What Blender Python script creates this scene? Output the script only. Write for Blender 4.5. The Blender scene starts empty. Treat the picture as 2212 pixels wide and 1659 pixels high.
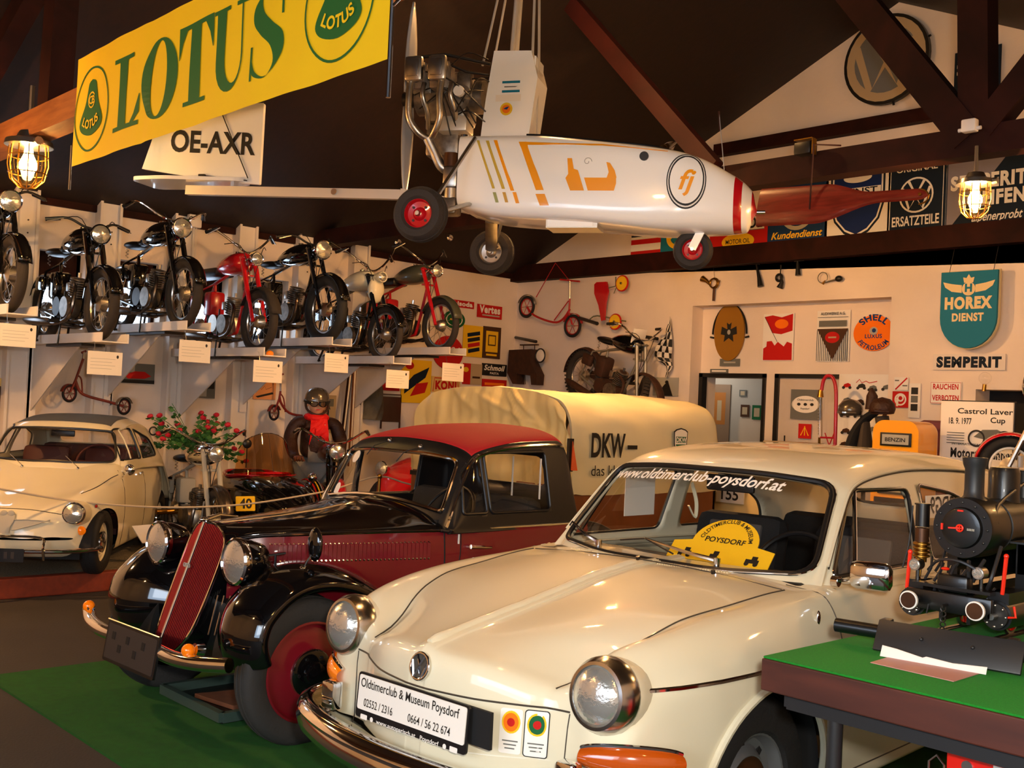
import bpy, bmesh, math, random
from math import sin, cos, pi, radians, sqrt, atan2
from mathutils import Vector, Matrix
from mathutils.bvhtree import BVHTree
random.seed(7)
SC = bpy.context.scene
COL = SC.collection
V = Vector

# ------------------------------------------------------------ camera
FPX = 2332.0
ROLL, PIT, PHI = radians(2.65), radians(1.30), radians(46.8)
CAM = V((10.51, -9.89, 1.557))
FW = V((-sin(PHI)*cos(PIT), cos(PHI)*cos(PIT), sin(PIT)))
RT = V((cos(PHI), sin(PHI), 0))
UP = RT.cross(FW)
cd = bpy.data.cameras.new('camera')
cam = bpy.data.objects.new('camera', cd); COL.objects.link(cam)
cd.sensor_width = 36; cd.lens = 36*FPX/2212; cd.clip_start = .05; cd.clip_end = 200
_r = cos(ROLL)*RT + sin(ROLL)*UP
_u = -sin(ROLL)*RT + cos(ROLL)*UP
cam.matrix_world = Matrix(((_r.x, _u.x, -FW.x, CAM.x), (_r.y, _u.y, -FW.y, CAM.y), (_r.z, _u.z, -FW.z, CAM.z), (0, 0, 0, 1)))
SC.camera = cam

# ------------------------------------------------------------ view, world, daylight and flash
SC.view_settings.view_transform = 'Standard'; SC.view_settings.look = 'None'
SC.view_settings.exposure = 1.2; SC.view_settings.gamma = 1.0; SC.view_settings.use_curve_mapping = False
w = bpy.data.worlds.new('daylight'); SC.world = w; w.use_nodes = True
bg = w.node_tree.nodes['Background']; bg.inputs[0].default_value = (.62, .78, 1, 1); bg.inputs[1].default_value = 3.0

def light(name, kind, loc, energy, col, size=.1, target=None, sy=None, spread=None, glossy=True):
    l = bpy.data.lights.new(name, kind); l.energy = energy; l.color = col
    if kind == 'AREA':
        l.size = size
        if sy: l.shape = 'RECTANGLE'; l.size_y = sy
        if spread: l.spread = spread
    else: l.shadow_soft_size = size
    o = bpy.data.objects.new(name, l); COL.objects.link(o); o.location = loc
    if target is not None: o.rotation_euler = (V(target)-V(loc)).to_track_quat('-Z', 'Y').to_euler()
    return o
light('camera_flash', 'AREA', CAM+RT*.12+UP*.16, 46, (1, .95, .86), .12, CAM+FW*6)
light('added_rear_daylight', 'AREA', (9.5, -12.6, 2.3), 30, (.9, .95, 1), 3.0, (7.0, -5, .6), 1.6)  # soft daylight added behind the camera, as if from an unseen opening

# ------------------------------------------------------------ pixel helpers (pixel of the photo -> point on a plane of the room)
def ray(px, py):
    x, y = px-1106, py-829.5
    c, s = cos(ROLL), sin(ROLL)
    x, y = c*x+s*y, -s*x+c*y
    return FW + RT*(x/FPX) - UP*(y/FPX)
def at(px, py, ax, val):
    d = ray(px, py); k = 'xyz'.index(ax)
    return CAM + d*((val-CAM[k])/d[k])
def atp(px, py, P0, n):
    d = ray(px, py); return CAM + d*((P0-CAM).dot(n)/d.dot(n))

# ------------------------------------------------------------ materials
def lin(c):
    return tuple((x/12.92 if x <= .04045 else ((x+.055)/1.055)**2.4) for x in c)
def hx(s): return lin([int(s[i:i+2], 16)/255 for i in (0, 2, 4)])
MATS = {}
def mat(name, color='808080', rough=.5, metal=0., coat=0., noise=None, bump=None, emit=None, trans=0., ior=1.45, sheen=0., alpha=None, spec=None, transl=None):
    if name in MATS: return MATS[name]
    m = bpy.data.materials.new(name); m.use_nodes = True
    nt = m.node_tree; b = nt.nodes['Principled BSDF']
    c = (*hx(color), 1); b.inputs['Base Color'].default_value = c
    b.inputs['Roughness'].default_value = rough; b.inputs['Metallic'].default_value = metal
    b.inputs['Coat Weight'].default_value = coat; b.inputs['Coat Roughness'].default_value = .04
    b.inputs['IOR'].default_value = ior
    if spec is not None: b.inputs['Specular IOR Level'].default_value = spec
    if trans: b.inputs['Transmission Weight'].default_value = trans
    if sheen: b.inputs['Sheen Weight'].default_value = sheen
    if alpha is not None: b.inputs['Alpha'].default_value = alpha
    if emit: b.inputs['Emission Color'].default_value = (*hx(emit[0]), 1); b.inputs['Emission Strength'].default_value = emit[1]
    tc = nt.nodes.new('ShaderNodeTexCoord')
    if noise:
        sc_, amt, col2 = noise
        n = nt.nodes.new('ShaderNodeTexNoise'); n.inputs['Scale'].default_value = sc_; n.inputs['Detail'].default_value = 6
        nt.links.new(tc.outputs['Object'], n.inputs['Vector'])
        r = nt.nodes.new('ShaderNodeValToRGB'); r.color_ramp.elements[0].position = .5-amt; r.color_ramp.elements[1].position = .5+amt
        r.color_ramp.elements[0].color = c; r.color_ramp.elements[1].color = (*hx(col2), 1)
        nt.links.new(n.outputs['Fac'], r.inputs[0]); nt.links.new(r.outputs[0], b.inputs['Base Color'])
    if bump:
        sc_, st = bump
        n = nt.nodes.new('ShaderNodeTexNoise'); n.inputs['Scale'].default_value = sc_; n.inputs['Detail'].default_value = 4
        nt.links.new(tc.outputs['Object'], n.inputs['Vector'])
        bp = nt.nodes.new('ShaderNodeBump'); bp.inputs['Strength'].default_value = st; bp.inputs['Distance'].default_value = .02
        nt.links.new(n.outputs['Fac'], bp.inputs['Height']); nt.links.new(bp.outputs[0], b.inputs['Normal'])
    MATS[name] = m
    return m
def glassmat(name, tint='ffffff', refl=.5):
    """thin window glass: mostly see-through, mirror-like at grazing angles"""
    m = bpy.data.materials.new(name); m.use_nodes = True; nt = m.node_tree; nt.nodes.clear()
    o = nt.nodes.new('ShaderNodeOutputMaterial'); t = nt.nodes.new('ShaderNodeBsdfTransparent'); g = nt.nodes.new('ShaderNodeBsdfGlossy')
    t.inputs[0].default_value = (*hx(tint), 1); g.inputs['Roughness'].default_value = .01
    ge = nt.nodes.new('ShaderNodeNewGeometry'); dt = nt.nodes.new('ShaderNodeVectorMath'); dt.operation = 'DOT_PRODUCT'; nt.links.new(ge.outputs['Normal'], dt.inputs[0]); nt.links.new(ge.outputs['Incoming'], dt.inputs[1])
    def mth(op, a, b=None):
        n = nt.nodes.new('ShaderNodeMath'); n.operation = op; nt.links.new(a, n.inputs[0])
        if b is not None: n.inputs[1].default_value = b
        return n.outputs[0]
    q = mth('ABSOLUTE', dt.outputs['Value']); q = mth('MULTIPLY', q, -1); q = mth('ADD', q, 1); q = mth('POWER', q, 5); q = mth('MULTIPLY', q, .95); fr = mth('ADD', q, .05)
    x = nt.nodes.new('ShaderNodeMixShader'); k = nt.nodes.new('ShaderNodeMath'); k.operation = 'MULTIPLY'; k.inputs[1].default_value = refl*2
    nt.links.new(fr, k.inputs[0]); nt.links.new(k.outputs[0], x.inputs[0]); nt.links.new(t.outputs[0], x.inputs[1]); nt.links.new(g.outputs[0], x.inputs[2])
    nt.links.new(x.outputs[0], o.inputs[0]); MATS[name] = m
    return m
def woodmat(name, c1, c2, rough=.6, scale=(1, 12, 12), coat=0.):
    m = mat(name, c1, rough, coat=coat); nt = m.node_tree; b = nt.nodes['Principled BSDF']
    tc = nt.nodes.new('ShaderNodeTexCoord'); mp = nt.nodes.new('ShaderNodeMapping'); mp.inputs['Scale'].default_value = scale
    n = nt.nodes.new('ShaderNodeTexNoise'); n.inputs['Scale'].default_value = 3; n.inputs['Detail'].default_value = 8; n.inputs['Distortion'].default_value = .6
    r = nt.nodes.new('ShaderNodeValToRGB'); r.color_ramp.elements[0].color = (*hx(c1), 1); r.color_ramp.elements[1].color = (*hx(c2), 1)
    r.color_ramp.elements[0].position = .35; r.color_ramp.elements[1].position = .65
    nt.links.new(tc.outputs['Object'], mp.inputs[0]); nt.links.new(mp.outputs[0], n.inputs['Vector']); nt.links.new(n.outputs['Fac'], r.inputs[0]); nt.links.new(r.outputs[0], b.inputs['Base Color'])
    return m

mat('wall_paint', 'e8d8c8', .75, noise=(2.5, .3, 'dccbb9'), bump=(30, .08))
mat('white_paint', 'e2d9cf', .5, noise=(5, .3, 'd6ccc2'))
mat('white_gloss', 'f2efe8', .25, coat=.6)
mat('cream', 'd8cfb4', .5, spec=.2, coat=.8, noise=(3, .3, 'd4caac'))
mat('cream2', 'ddd0ac', .35, coat=.7)
mat('chrome', 'e8e8ea', .07, 1)
mat('steel', 'b8b4ae', .28, 1)
mat('chrome_soft', 'c4c2be', .2, 1)
mat('alu', 'c8c2b8', .36, 1, noise=(20, .3, 'a8a094'))
mat('dark_steel', '3a3632', .4, .8)
mat('black_gloss', '08080a', .08, coat=1.)
mat('black_satin', '121112', .4)
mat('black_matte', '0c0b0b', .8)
mat('black_fabric', '151312', .85, bump=(200, .2))
mat('rubber', '1b1a1a', .75, bump=(60, .15))
mat('rubber_brown', '2c2520', .8, bump=(60, .2))
mat('burgundy', '6e0f1c', .22, coat=.9)
mat('red_gloss', 'b8101a', .25, coat=.7)
mat('red_fabric', 'a8121c', .8, bump=(250, .15))
mat('red_paint', 'b01818', .45)
mat('amber', 'e8780c', .12, coat=1., emit=('e86800', .12))
mat('red_lens', 'a01408', .15, coat=1)
mat('yellow', 'f0b400', .5)
mat('orange', 'f08a10', .45)
mat('sign_white', 'e6e0d6', .5)
mat('sign_red', 'b81c18', .6, spec=.15)
mat('sign_blue', '1c3a6e', .6, spec=.15)
mat('sign_navy', '14202e', .6, spec=.15)
mat('sign_teal', '1e7088', .6, spec=.15)
mat('sign_yellow', 'e8b820', .6, spec=.15)
mat('sign_green', '1a5a34', .6, spec=.15)
mat('sign_orange', 'ee7410', .6, spec=.15)
mat('sign_brown', '4a3020', .6, spec=.15)
mat('sign_grey', '6a6a64', .6, spec=.15)
mat('sign_silver', 'a8a498', .6, spec=.15)
mat('ink', '141210', .6)
mat('paper', 'e8ddcc', .8)
mat('felt_green', '046a14', .95, noise=(120, .3, '08801c'), bump=(300, .3))
mat('canvas', 'd2bc84', .42, noise=(4, .3, 'cab27a'), bump=(3.5, .35))
mat('canvas_side', 'cfc6a6', .5, noise=(3, .3, 'c8be9c'), bump=(2.5, .3))
mat('leather', '35190b', .6, bump=(25, .6))
mat('denim', '7c7a78', .85, bump=(100, .2))
mat('skin', 'c89878', .5)
mat('banner_yellow', 'f0c400', .7, noise=(2, .3, 'e8ba00'))
mat('banner_green', '0a5a20', .7)
mat('brass', 'a87c34', .3, 1)
mat('copper_dark', '5a3820', .4, .6, noise=(15, .3, '3a2418'))
mat('engine', '9a8f82', .4, .8, noise=(25, .3, '5c534a'))
mat('rust', '4a2a1a', .7, .2, noise=(18, .3, '2c1c14'))
mat('leaf', '2c5a20', .6, noise=(30, .3, '3e7430'))
mat('rose', 'b8142c', .6)
mat('stone', '6a5e4e', .9, noise=(40, .3, '7c7060'), bump=(50, .8))
mat('seat_grey', '4c4640', .85)
mat('seat_brown', '4a1c12', .6)
mat('loco_black', '0a0a0b', .36, coat=.2)
mat('loco_grey', '1e1e20', .45)
mat('loco_red', 'e02810', .4)
mat('pump_yellow', 'f2a000', .35, coat=.6)
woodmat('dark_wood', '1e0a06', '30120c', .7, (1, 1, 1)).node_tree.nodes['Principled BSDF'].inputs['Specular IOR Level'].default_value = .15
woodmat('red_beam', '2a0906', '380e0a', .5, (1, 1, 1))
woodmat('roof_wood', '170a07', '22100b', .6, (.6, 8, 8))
woodmat('warm_wood', '7a4418', '935826', .6, (1, 8, 8))
woodmat('prop_wood', '6a1c10', '84281a', .3, (2, 14, 14), coat=.6)
woodmat('brown_ply', '6a3a1a', '7c4722', .6, (2, 1, 1))
woodmat('table_edge', '3a170e', '4a2014', .55, (1, 6, 6))
glassmat('glass'); glassmat('glass_dark', 'c8ccc4', .6); glassmat('glass_brown', 'd8b890', .6)
mat('lens', 'd0d0ca', .16, .78, bump=(70, .14))
mat('bulb', 'fff0c0', .4, emit=('ffd070', 60))

# ------------------------------------------------------------ mesh builder
def frame_from(d):
    d = V(d).normalized(); a = V((0, 0, 1)) if abs(d.z) < .9 else V((1, 0, 0))
    x = a.cross(d).normalized(); y = d.cross(x); return x, y, d
def catmull(pts, n):
    out = []; P = [V(p) for p in pts]
    for i in range(len(P)-1):
        p0 = P[max(i-1, 0)]; p1 = P[i]; p2 = P[i+1]; p3 = P[min(i+2, len(P)-1)]
        for k in range(n):
            t = k/n
            out.append(.5*((2*p1)+(-p0+p2)*t+(2*p0-5*p1+4*p2-p3)*t*t+(-p0+3*p1-3*p2+p3)*t*t*t))
    out.append(P[-1]); return out
class MB:
    def __init__(s, m='white_paint'): s.v = []; s.f = []; s.m = []; s.mat = m; s.T = None
    def add(s, vs, fs, m=None):
        b = len(s.v)
        s.v += [(s.T @ V(p)) if s.T is not None else V(p) for p in vs]
        s.f += [tuple(i+b for i in f) for f in fs]; s.m += [m or s.mat]*len(fs); return s
    def box(s, c, d, m=None, rot=None, bev=0):
        hx_, hy, hz = d[0]/2, d[1]/2, d[2]/2; c = V(c)
        if bev:
            b = min(bev, hx_*.9, hy*.9, hz*.9); vs = []; 
            bm = bmesh.new(); bmesh.ops.create_cube(bm, size=1)
            for v in bm.verts: v.co = V((v.co.x*d[0], v.co.y*d[1], v.co.z*d[2]))
            bmesh.ops.bevel(bm, geom=bm.edges[:], offset=b, segments=2, affect='EDGES', profile=.5)
            bm.verts.ensure_lookup_table(); vs = [v.co.copy() for v in bm.verts]; fs = [[v.index for v in f.verts] for f in bm.faces]; bm.free()
        else:
            vs = [V((x, y, z)) for x in (-hx_, hx_) for y in (-hy, hy) for z in (-hz, hz)]
            fs = [(0, 1, 3, 2), (4, 6, 7, 5), (0, 4, 5, 1), (2, 3, 7, 6), (0, 2, 6, 4), (1, 5, 7, 3)]
        if rot is not None: R = rot.to_matrix() if hasattr(rot, 'to_matrix') else rot; vs = [R @ v for v in vs]
        return s.add([v+c for v in vs], fs, m)
    def box2(s, a, b, m=None, bev=0):
        return s.box([(a[i]+b[i])/2 for i in range(3)], [abs(a[i]-b[i]) for i in range(3)], m, bev=bev)
    def beam(s, a, b, w_, h, m=None, up=(0, 0, 1)):
        a, b = V(a), V(b); d = (b-a).normalized(); x = d.cross(V(up)).normalized(); y = x.cross(d)
        vs = [p+x*(sx*w_/2)+y*(sy*h/2) for p in (a, b) for sx, sy in ((-1, -1), (1, -1), (1, 1), (-1, 1))]
        return s.add(vs, [(0, 1, 2, 3), (7, 6, 5, 4), (0, 4, 5, 1), (1, 5, 6, 2), (2, 6, 7, 3), (3, 7, 4, 0)], m)
    def tube(s, pts, r, n=8, m=None, close=False, caps=True, smooth=0, rr=None, flat=None):
        if smooth: pts = catmull(pts, smooth)
        P = [V(p) for p in pts]; N = len(P)
        if N < 2: return s
        vs = []; x = None
        for i, p in enumerate(P):
            if close: t = P[(i+1) % N]-P[i-1]
            else: t = P[min(i+1, N-1)]-P[max(i-1, 0)]
            if t.length < 1e-9: t = V((0, 0, 1))
            t.normalize()
            if x is None: x = frame_from(t)[0]
            x = (x-t*x.dot(t)); x = x.normalized() if x.length > 1e-6 else frame_from(t)[0]
            y = t.cross(x)
            r_ = rr[i] if rr and len(rr) == N else (rr[0]+(rr[-1]-rr[0])*i/(N-1) if rr else r)
            for k in range(n):
                a = 2*pi*k/n+pi/n
                vs.append(p+x*(cos(a)*r_)+y*(sin(a)*r_*(flat or 1)))
        fs = []
        for i in range(N if close else N-1):
            j = (i+1) % N
            for k in range(n): fs.append((i*n+k, i*n+(k+1) % n, j*n+(k+1) % n, j*n+k))
        if caps and not close: fs += [tuple(range(n))[::-1], tuple(range((N-1)*n, N*n))]
        return s.add(vs, fs, m)
    def cyl(s, a, b, r, n=16, m=None, r2=None): return s.tube([a, b], r, n, m, rr=[r, r2 if r2 is not None else r])
    def lathe(s, prof, c=(0, 0, 0), ax=(0, 0, 1), n=24, m=None, ang=2*pi, start=0):
        """prof: list of (radius, height along axis[, material])"""
        x, y, d = frame_from(ax); c = V(c); vs = []; full = abs(ang-2*pi) < 1e-6; K = n if full else n+1
        for p in prof:
            for k in range(K):
                a = start+ang*k/n; vs.append(c+d*p[1]+(x*cos(a)+y*sin(a))*max(p[0], 1e-5))
        for i in range(len(prof)-1):
            mm = prof[i][2] if len(prof[i]) > 2 else m
            fs = []
            for k in range(n):
                k2 = (k+1) % n if full else k+1
                fs.append((i*K+k, i*K+k2, (i+1)*K+k2, (i+1)*K+k))
            b = len(s.v)
            s.f += [tuple(q+b for q in f) for f in fs]; s.m += [mm or s.mat]*len(fs)
        s.v += [(s.T @ p) if s.T is not None else p for p in vs]
        return s
    def torus(s, c, ax, R, r, n=32, k=10, m=None, ang=2*pi, start=0, sq=1.):
        x, y, d = frame_from(ax); c = V(c); full = abs(ang-2*pi) < 1e-6
        pts = [c+(x*cos(start+ang*i/n)+y*sin(start+ang*i/n))*R for i in range(n if full else n+1)]
        return s.tube(pts, r, k, m, close=full)
    def sphere(s, c, r, m=None, n=16, k=10, sc=(1, 1, 1), R=None):
        vs = []; fs = []
        for i in range(k+1):
            t = pi*i/k
            for j in range(n):
                a = 2*pi*j/n; p = V((sin(t)*cos(a)*r*sc[0], sin(t)*sin(a)*r*sc[1], cos(t)*r*sc[2]))
                if R is not None: p = R @ p
                vs.append(V(c)+p)
        for i in range(k):
            for j in range(n): fs.append((i*n+j, (i+1)*n+j, (i+1)*n+(j+1) % n, i*n+(j+1) % n))
        return s.add(vs, fs, m)
    def grid(s, rows, m=None, closeu=False, closev=False):
        nu = len(rows); nv = len(rows[0]); vs = [p for r in rows for p in r]; fs = []
        for i in range(nu if closeu else nu-1):
            for j in range(nv if closev else nv-1):
                a, b = i, (i+1) % nu; c, d = j, (j+1) % nv
                fs.append((a*nv+c, a*nv+d, b*nv+d, b*nv+c))
        return s.add(vs, fs, m)
    def prism(s, poly, o, xd, yd, th, m=None, side=None):
        """polygon in the frame (o,xd,yd), thickness th along the normal (xd x yd), front face at +th"""
        o, xd, yd = V(o), V(xd), V(yd); nrm = xd.cross(yd).normalized(); n = len(poly)
        a = [o+xd*p[0]+yd*p[1] for p in poly]; b = [p+nrm*th for p in a]
        s.add(a+b, [tuple(range(n, 2*n))], m)
        s.add(a+b, [tuple(range(n))[::-1]]+[(i, (i+1) % n, n+(i+1) % n, n+i) for i in range(n)], side or m)
        return s
    def poly(s, poly, o, xd, yd, h=0, m=None):
        o, xd, yd = V(o), V(xd), V(yd); nrm = xd.cross(yd).normalized()
        return s.add([o+xd*p[0]+yd*p[1]+nrm*h for p in poly], [tuple(range(len(poly)))], m)
    def text(s, t, o, xd, yd, size, m='ink', bold=0, shear=0, wid=1, al='CENTER', h=.001, fn=None, fit=None, sp=1):
        vs, fs = text2d(t, bold, shear, sp)
        if not vs: return s
        x0 = min(p[0] for p in vs); x1 = max(p[0] for p in vs)
        k = size/.72
        kx = k*wid
        if fit: kx = fit/(x1-x0)
        off = {'CENTER': (x0+x1)/2, 'LEFT': x0, 'RIGHT': x1}[al]
        o, xd, yd = V(o), V(xd), V(yd); nrm = xd.cross(yd).normalized(); out = []
        for p in vs:
            a, b = (p[0]-off)*kx, p[1]*k
            if fn: a, b = fn(a, b)
            out.append(o+xd*a+yd*b+nrm*h)
        return s.add(out, fs, m)
    def build(s, name, parent=None, smooth=True, ang=40, loc=None, mods=None):
        me = bpy.data.meshes.new(name); me.from_pydata([tuple(v) for v in s.v], [], s.f)
        names = []
        for x in s.m:
            if x not in names: names.append(x)
        for x in names: me.materials.append(MATS[x])
        idx = {x: i for i, x in enumerate(names)}
        me.polygons.foreach_set('material_index', [idx[x] for x in s.m])
        bm = bmesh.new(); bm.from_mesh(me)
        bmesh.ops.recalc_face_normals(bm, faces=bm.faces)
        bm.to_mesh(me); bm.free()
        if smooth:
            me.polygons.foreach_set('use_smooth', [True]*len(me.polygons)); me.set_sharp_from_angle(angle=radians(ang))
        me.update()
        o = bpy.data.objects.new(name, me); COL.objects.link(o)
        if parent is not None: o.parent = parent
        if loc is not None: o.location = loc
        return o
_TC = {}
def text2d(t, bold=0, shear=0, sp=1):
    key = (t, bold, shear, sp)
    if key in _TC: return _TC[key]
    c = bpy.data.curves.new('t', 'FONT'); c.body = t; c.offset = bold; c.shear = shear; c.resolution_u = 4; c.fill_mode = 'FRONT'; c.space_character = sp
    o = bpy.data.objects.new('t', c); COL.objects.link(o)
    me = o.to_mesh()
    r = ([(v.co.x, v.co.y) for v in me.vertices], [tuple(p.vertices) for p in me.polygons])
    o.to_mesh_clear(); bpy.data.objects.remove(o); bpy.data.curves.remove(c)
    _TC[key] = r; return r
def arc(R, a0, flip=1, sq=1.):
    """bend text along a circle of radius R around the origin, centred on angle a0 (degrees); flip=-1 reads along the bottom"""
    A = radians(a0)
    def f(x, y):
        t = A-flip*x/R; r = R+flip*y
        return r*cos(t), r*sin(t)*sq
    return f
def ell(rx, ry, n=36, a0=0, a1=360): return [(rx*cos(radians(a0+(a1-a0)*i/n)), ry*sin(radians(a0+(a1-a0)*i/n))) for i in range(n + (0 if abs(a1-a0) == 360 else 1))]
def rrect(w_, h, r, n=4):
    out = []
    for cx, cy, a in ((w_/2-r, h/2-r, 0), (-w_/2+r, h/2-r, 90), (-w_/2+r, -h/2+r, 180), (w_/2-r, -h/2+r, 270)):
        out += [(cx+r*cos(radians(a+90*i/n)), cy+r*sin(radians(a+90*i/n))) for i in range(n+1)]
    return out
def rpoly(pts, r, n=5):
    """round the corners of a polygon of 2d points"""
    out = []; N = len(pts)
    for i in range(N):
        p = V(pts[i]).to_2d() if len(pts[i]) > 2 else V(pts[i]); a = V(pts[i-1]); b = V(pts[(i+1) % N])
        rr = r[i] if isinstance(r, (list, tuple)) else r
        da = (a-p); db = (b-p); l = min(rr, da.length*.45, db.length*.45); A = p+da.normalized()*l; B = p+db.normalized()*l
        for k in range(n+1):
            t = k/n; q = A*(1-t)**2+p*2*t*(1-t)+B*t*t; out.append((q.x, q.y))
    return out

# ------------------------------------------------------------ things
def thing(name, label, cat, loc=(0, 0, 0), rotz=0, group=None, rot=None):
    o = bpy.data.objects.new(name, None); COL.objects.link(o); o.empty_display_size = .1
    o.location = loc; o.rotation_euler = rot if rot else (0, 0, rotz); o['label'] = label; o['category'] = cat
    if group: o['group'] = group
    return o
def tag(o, label, cat, group=None):
    o['label'] = label; o['category'] = cat
    if group: o['group'] = group
    return o
def struct(o): o['kind'] = 'structure'; return o
def dup(root, loc, rotz, label, group=None):
    r = root.copy(); COL.objects.link(r); r.location = loc; r.rotation_euler = (0, 0, rotz); r['label'] = label
    if group: r['group'] = group
    for ch in list(root.children):
        c = ch.copy(); COL.objects.link(c); c.parent = r
        for g in list(ch.children):
            d = g.copy(); COL.objects.link(d); d.parent = c
    return r

# ------------------------------------------------------------ body-surface tools (cars)
def cr1(xs, ys, x):
    """monotone-ish interpolation of a table"""
    if x <= xs[0]: return ys[0]
    if x >= xs[-1]: return ys[-1]
    i = 0
    while x > xs[i+1]: i += 1
    t = (x-xs[i])/(xs[i+1]-xs[i])
    h = xs[i+1]-xs[i]
    def sl(k):
        if k == 0 or k == len(xs)-1: j = 0 if k == 0 else k-1; return (ys[j+1]-ys[j])/(xs[j+1]-xs[j])
        a = (ys[k]-ys[k-1])/(xs[k]-xs[k-1]); b = (ys[k+1]-ys[k])/(xs[k+1]-xs[k])
        return 0 if a*b <= 0 else 2*a*b/(a+b)
    m0, m1 = sl(i), sl(i+1)
    return (2*t**3-3*t*t+1)*ys[i]+(t**3-2*t*t+t)*h*m0+(-2*t**3+3*t*t)*ys[i+1]+(t**3-t*t)*h*m1
def tab(*pairs):
    p = sorted(pairs); xs = [a for a, _ in p]; ys = [b for _, b in p]
    return lambda x: cr1(xs, ys, x)
def inpoly(p, poly):
    x, y = p; c = False; n = len(poly); j = n-1
    for i in range(n):
        xi, yi = poly[i][0], poly[i][1]; xj, yj = poly[j][0], poly[j][1]
        if (yi > y) != (yj > y) and x < (xj-xi)*(y-yi)/(yj-yi)+xi: c = not c
        j = i
    return c
def nearest(p, poly):
    P = V(p); best = None; n = len(poly)
    for i in range(n):
        a = V(poly[i]); b = V(poly[(i+1) % n]); d = b-a; L = d.length_squared
        t = 0 if L < 1e-12 else max(0, min(1, (P-a).dot(d)/L)); q = a+d*t; e = (P-q).length_squared
        if best is None or e < best[0]: best = (e, q)
    return best[1]
class Surf:
    """a body sheet: grid mesh that can be cut by outlines seen along an axis, and probed"""
    def __init__(s, rows, closev=False):
        mb = MB(); mb.grid(rows, closev=closev); s.v = mb.v; s.f = mb.f
        s.bvh = BVHTree.FromPolygons([tuple(p) for p in s.v], s.f)
    def hit(s, o, d):
        h = s.bvh.ray_cast(V(o), V(d).normalized()); return h[0]
    def hitn(s, o, d):
        h = s.bvh.ray_cast(V(o), V(d).normalized()); return h[0], h[1]
    def proj(s, ax, a, b, sign=1, lift=0.):
        """point of the sheet seen along axis ax from side sign; (a,b) are the two other coordinates"""
        if ax == 'x': o = V((5*sign, a, b)); d = V((-sign, 0, 0))
        elif ax == 'y': o = V((a, 5*sign, b)); d = V((0, -sign, 0))
        else: o = V((a, b, 5*sign)); d = V((0, 0, -sign))
        h = s.bvh.ray_cast(o, d)
        if h[0] is None: return None
        n = h[1]
        if n.dot(d) > 0: n = -n
        return h[0]+n*lift
    def cut(s, ax, outline, sign=1, cond=None):
        k = {'x': (1, 2), 'y': (0, 2), 'z': (0, 1)}[ax]; sa = {'x': 0, 'y': 1, 'z': 2}[ax]
        keep = []; gone = set()
        cut_f = []
        for f in s.f:
            c = V((0, 0, 0))
            for i in f: c += s.v[i]
            c /= len(f)
            ok = cond(c) if cond else (c[sa]*sign > 0)
            if ok and inpoly((c[k[0]], c[k[1]]), outline): cut_f.append(f)
            else: keep.append(f)
        rim = set(i for f in cut_f for i in f) & set(i for f in keep for i in f)
        new = {}
        for i in rim:
            p = s.v[i]; q = nearest((p[k[0]], p[k[1]]), outline)
            h = s.proj(ax, q[0], q[1], sign)
            if h is not None and (h-p).length < .12: new[i] = h
        for i, h in new.items(): s.v[i] = h
        s.f = keep
    def drop(s, cond):
        out = []
        for f in s.f:
            c = V((0, 0, 0))
            for i in f: c += s.v[i]
            if not cond(c/len(f)): out.append(f)
        s.f = out
    def mesh(s, mb, m=None):
        used = sorted(set(i for f in s.f for i in f)); r = {j: i for i, j in enumerate(used)}
        mb.add([s.v[i] for i in used], [tuple(r[i] for i in f) for f in s.f], m); return mb
    def line(s, ax, pts, sign=1, lift=0., n=6, close=False):
        """polyline laid on the sheet"""
        P = [V((*p, 0)) for p in pts]
        if close: P.append(P[0])
        P = catmull(P, n) if n else P
        out = []
        for p in P:
            h = s.proj(ax, p.x, p.y, sign, lift)
            if h is not None: out.append(h)
        return out
    def patch(s, mb, ax, outline, sign=1, lift=-.004, rings=6, m='glass'):
        cx = sum(p[0] for p in outline)/len(outline); cy = sum(p[1] for p in outline)/len(outline)
        rows = []
        for r in range(rings+1):
            t = 1-r/rings*.999; row = []
            for p in outline:
                h = s.proj(ax, cx+(p[0]-cx)*t, cy+(p[1]-cy)*t, sign, lift)
                row.append(h)
            rows.append(row)
        last = rows[0]
        for row in rows:
            for i in range(len(row)):
                if row[i] is None: row[i] = next((q for q in row if q is not None), V((0, 0, 0)))
        mb.grid(rows, m, closev=True); return mb
def mirror_y(pts): return [V((p[0], -p[1], p[2])) for p in pts]
# ============================================================ THE ROOM
def sbox(name, a, b, m, bev=0, parent=None):
    mb = MB(m); mb.box2(a, b, bev=bev); o = mb.build(name, parent, smooth=False)
    if parent is None: struct(o)
    return o
mat('floor_mat', '332e2b', .85, noise=(3, .3, '2c2826'), bump=(80, .15))
mat('carpet_green', '0c5e0c', .95, noise=(25, .35, '0a4c0a'), bump=(400, .6))
mat('gravel', '6e6450', .95, noise=(70, .25, '8c8068'), bump=(60, 1.0))
mat('kerb_red', '8a3214', .7, noise=(20, .3, '702810'))
mat('hall_paint', 'b0a89c', .8)
sbox('floor', (-.3, -13.2, -.15), (11.6, 3.2, 0), 'floor_mat')
sbox('carpet_mat', (4.45, -7.93, 0), (9.9, -2.6, .012), 'carpet_green')
sbox('plinth', (0, -13, 0), (2.2, -.9, .14), 'gravel')
sbox('kerb', (2.2, -13, 0), (2.3, -.9, .15), 'kerb_red', .01)

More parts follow.
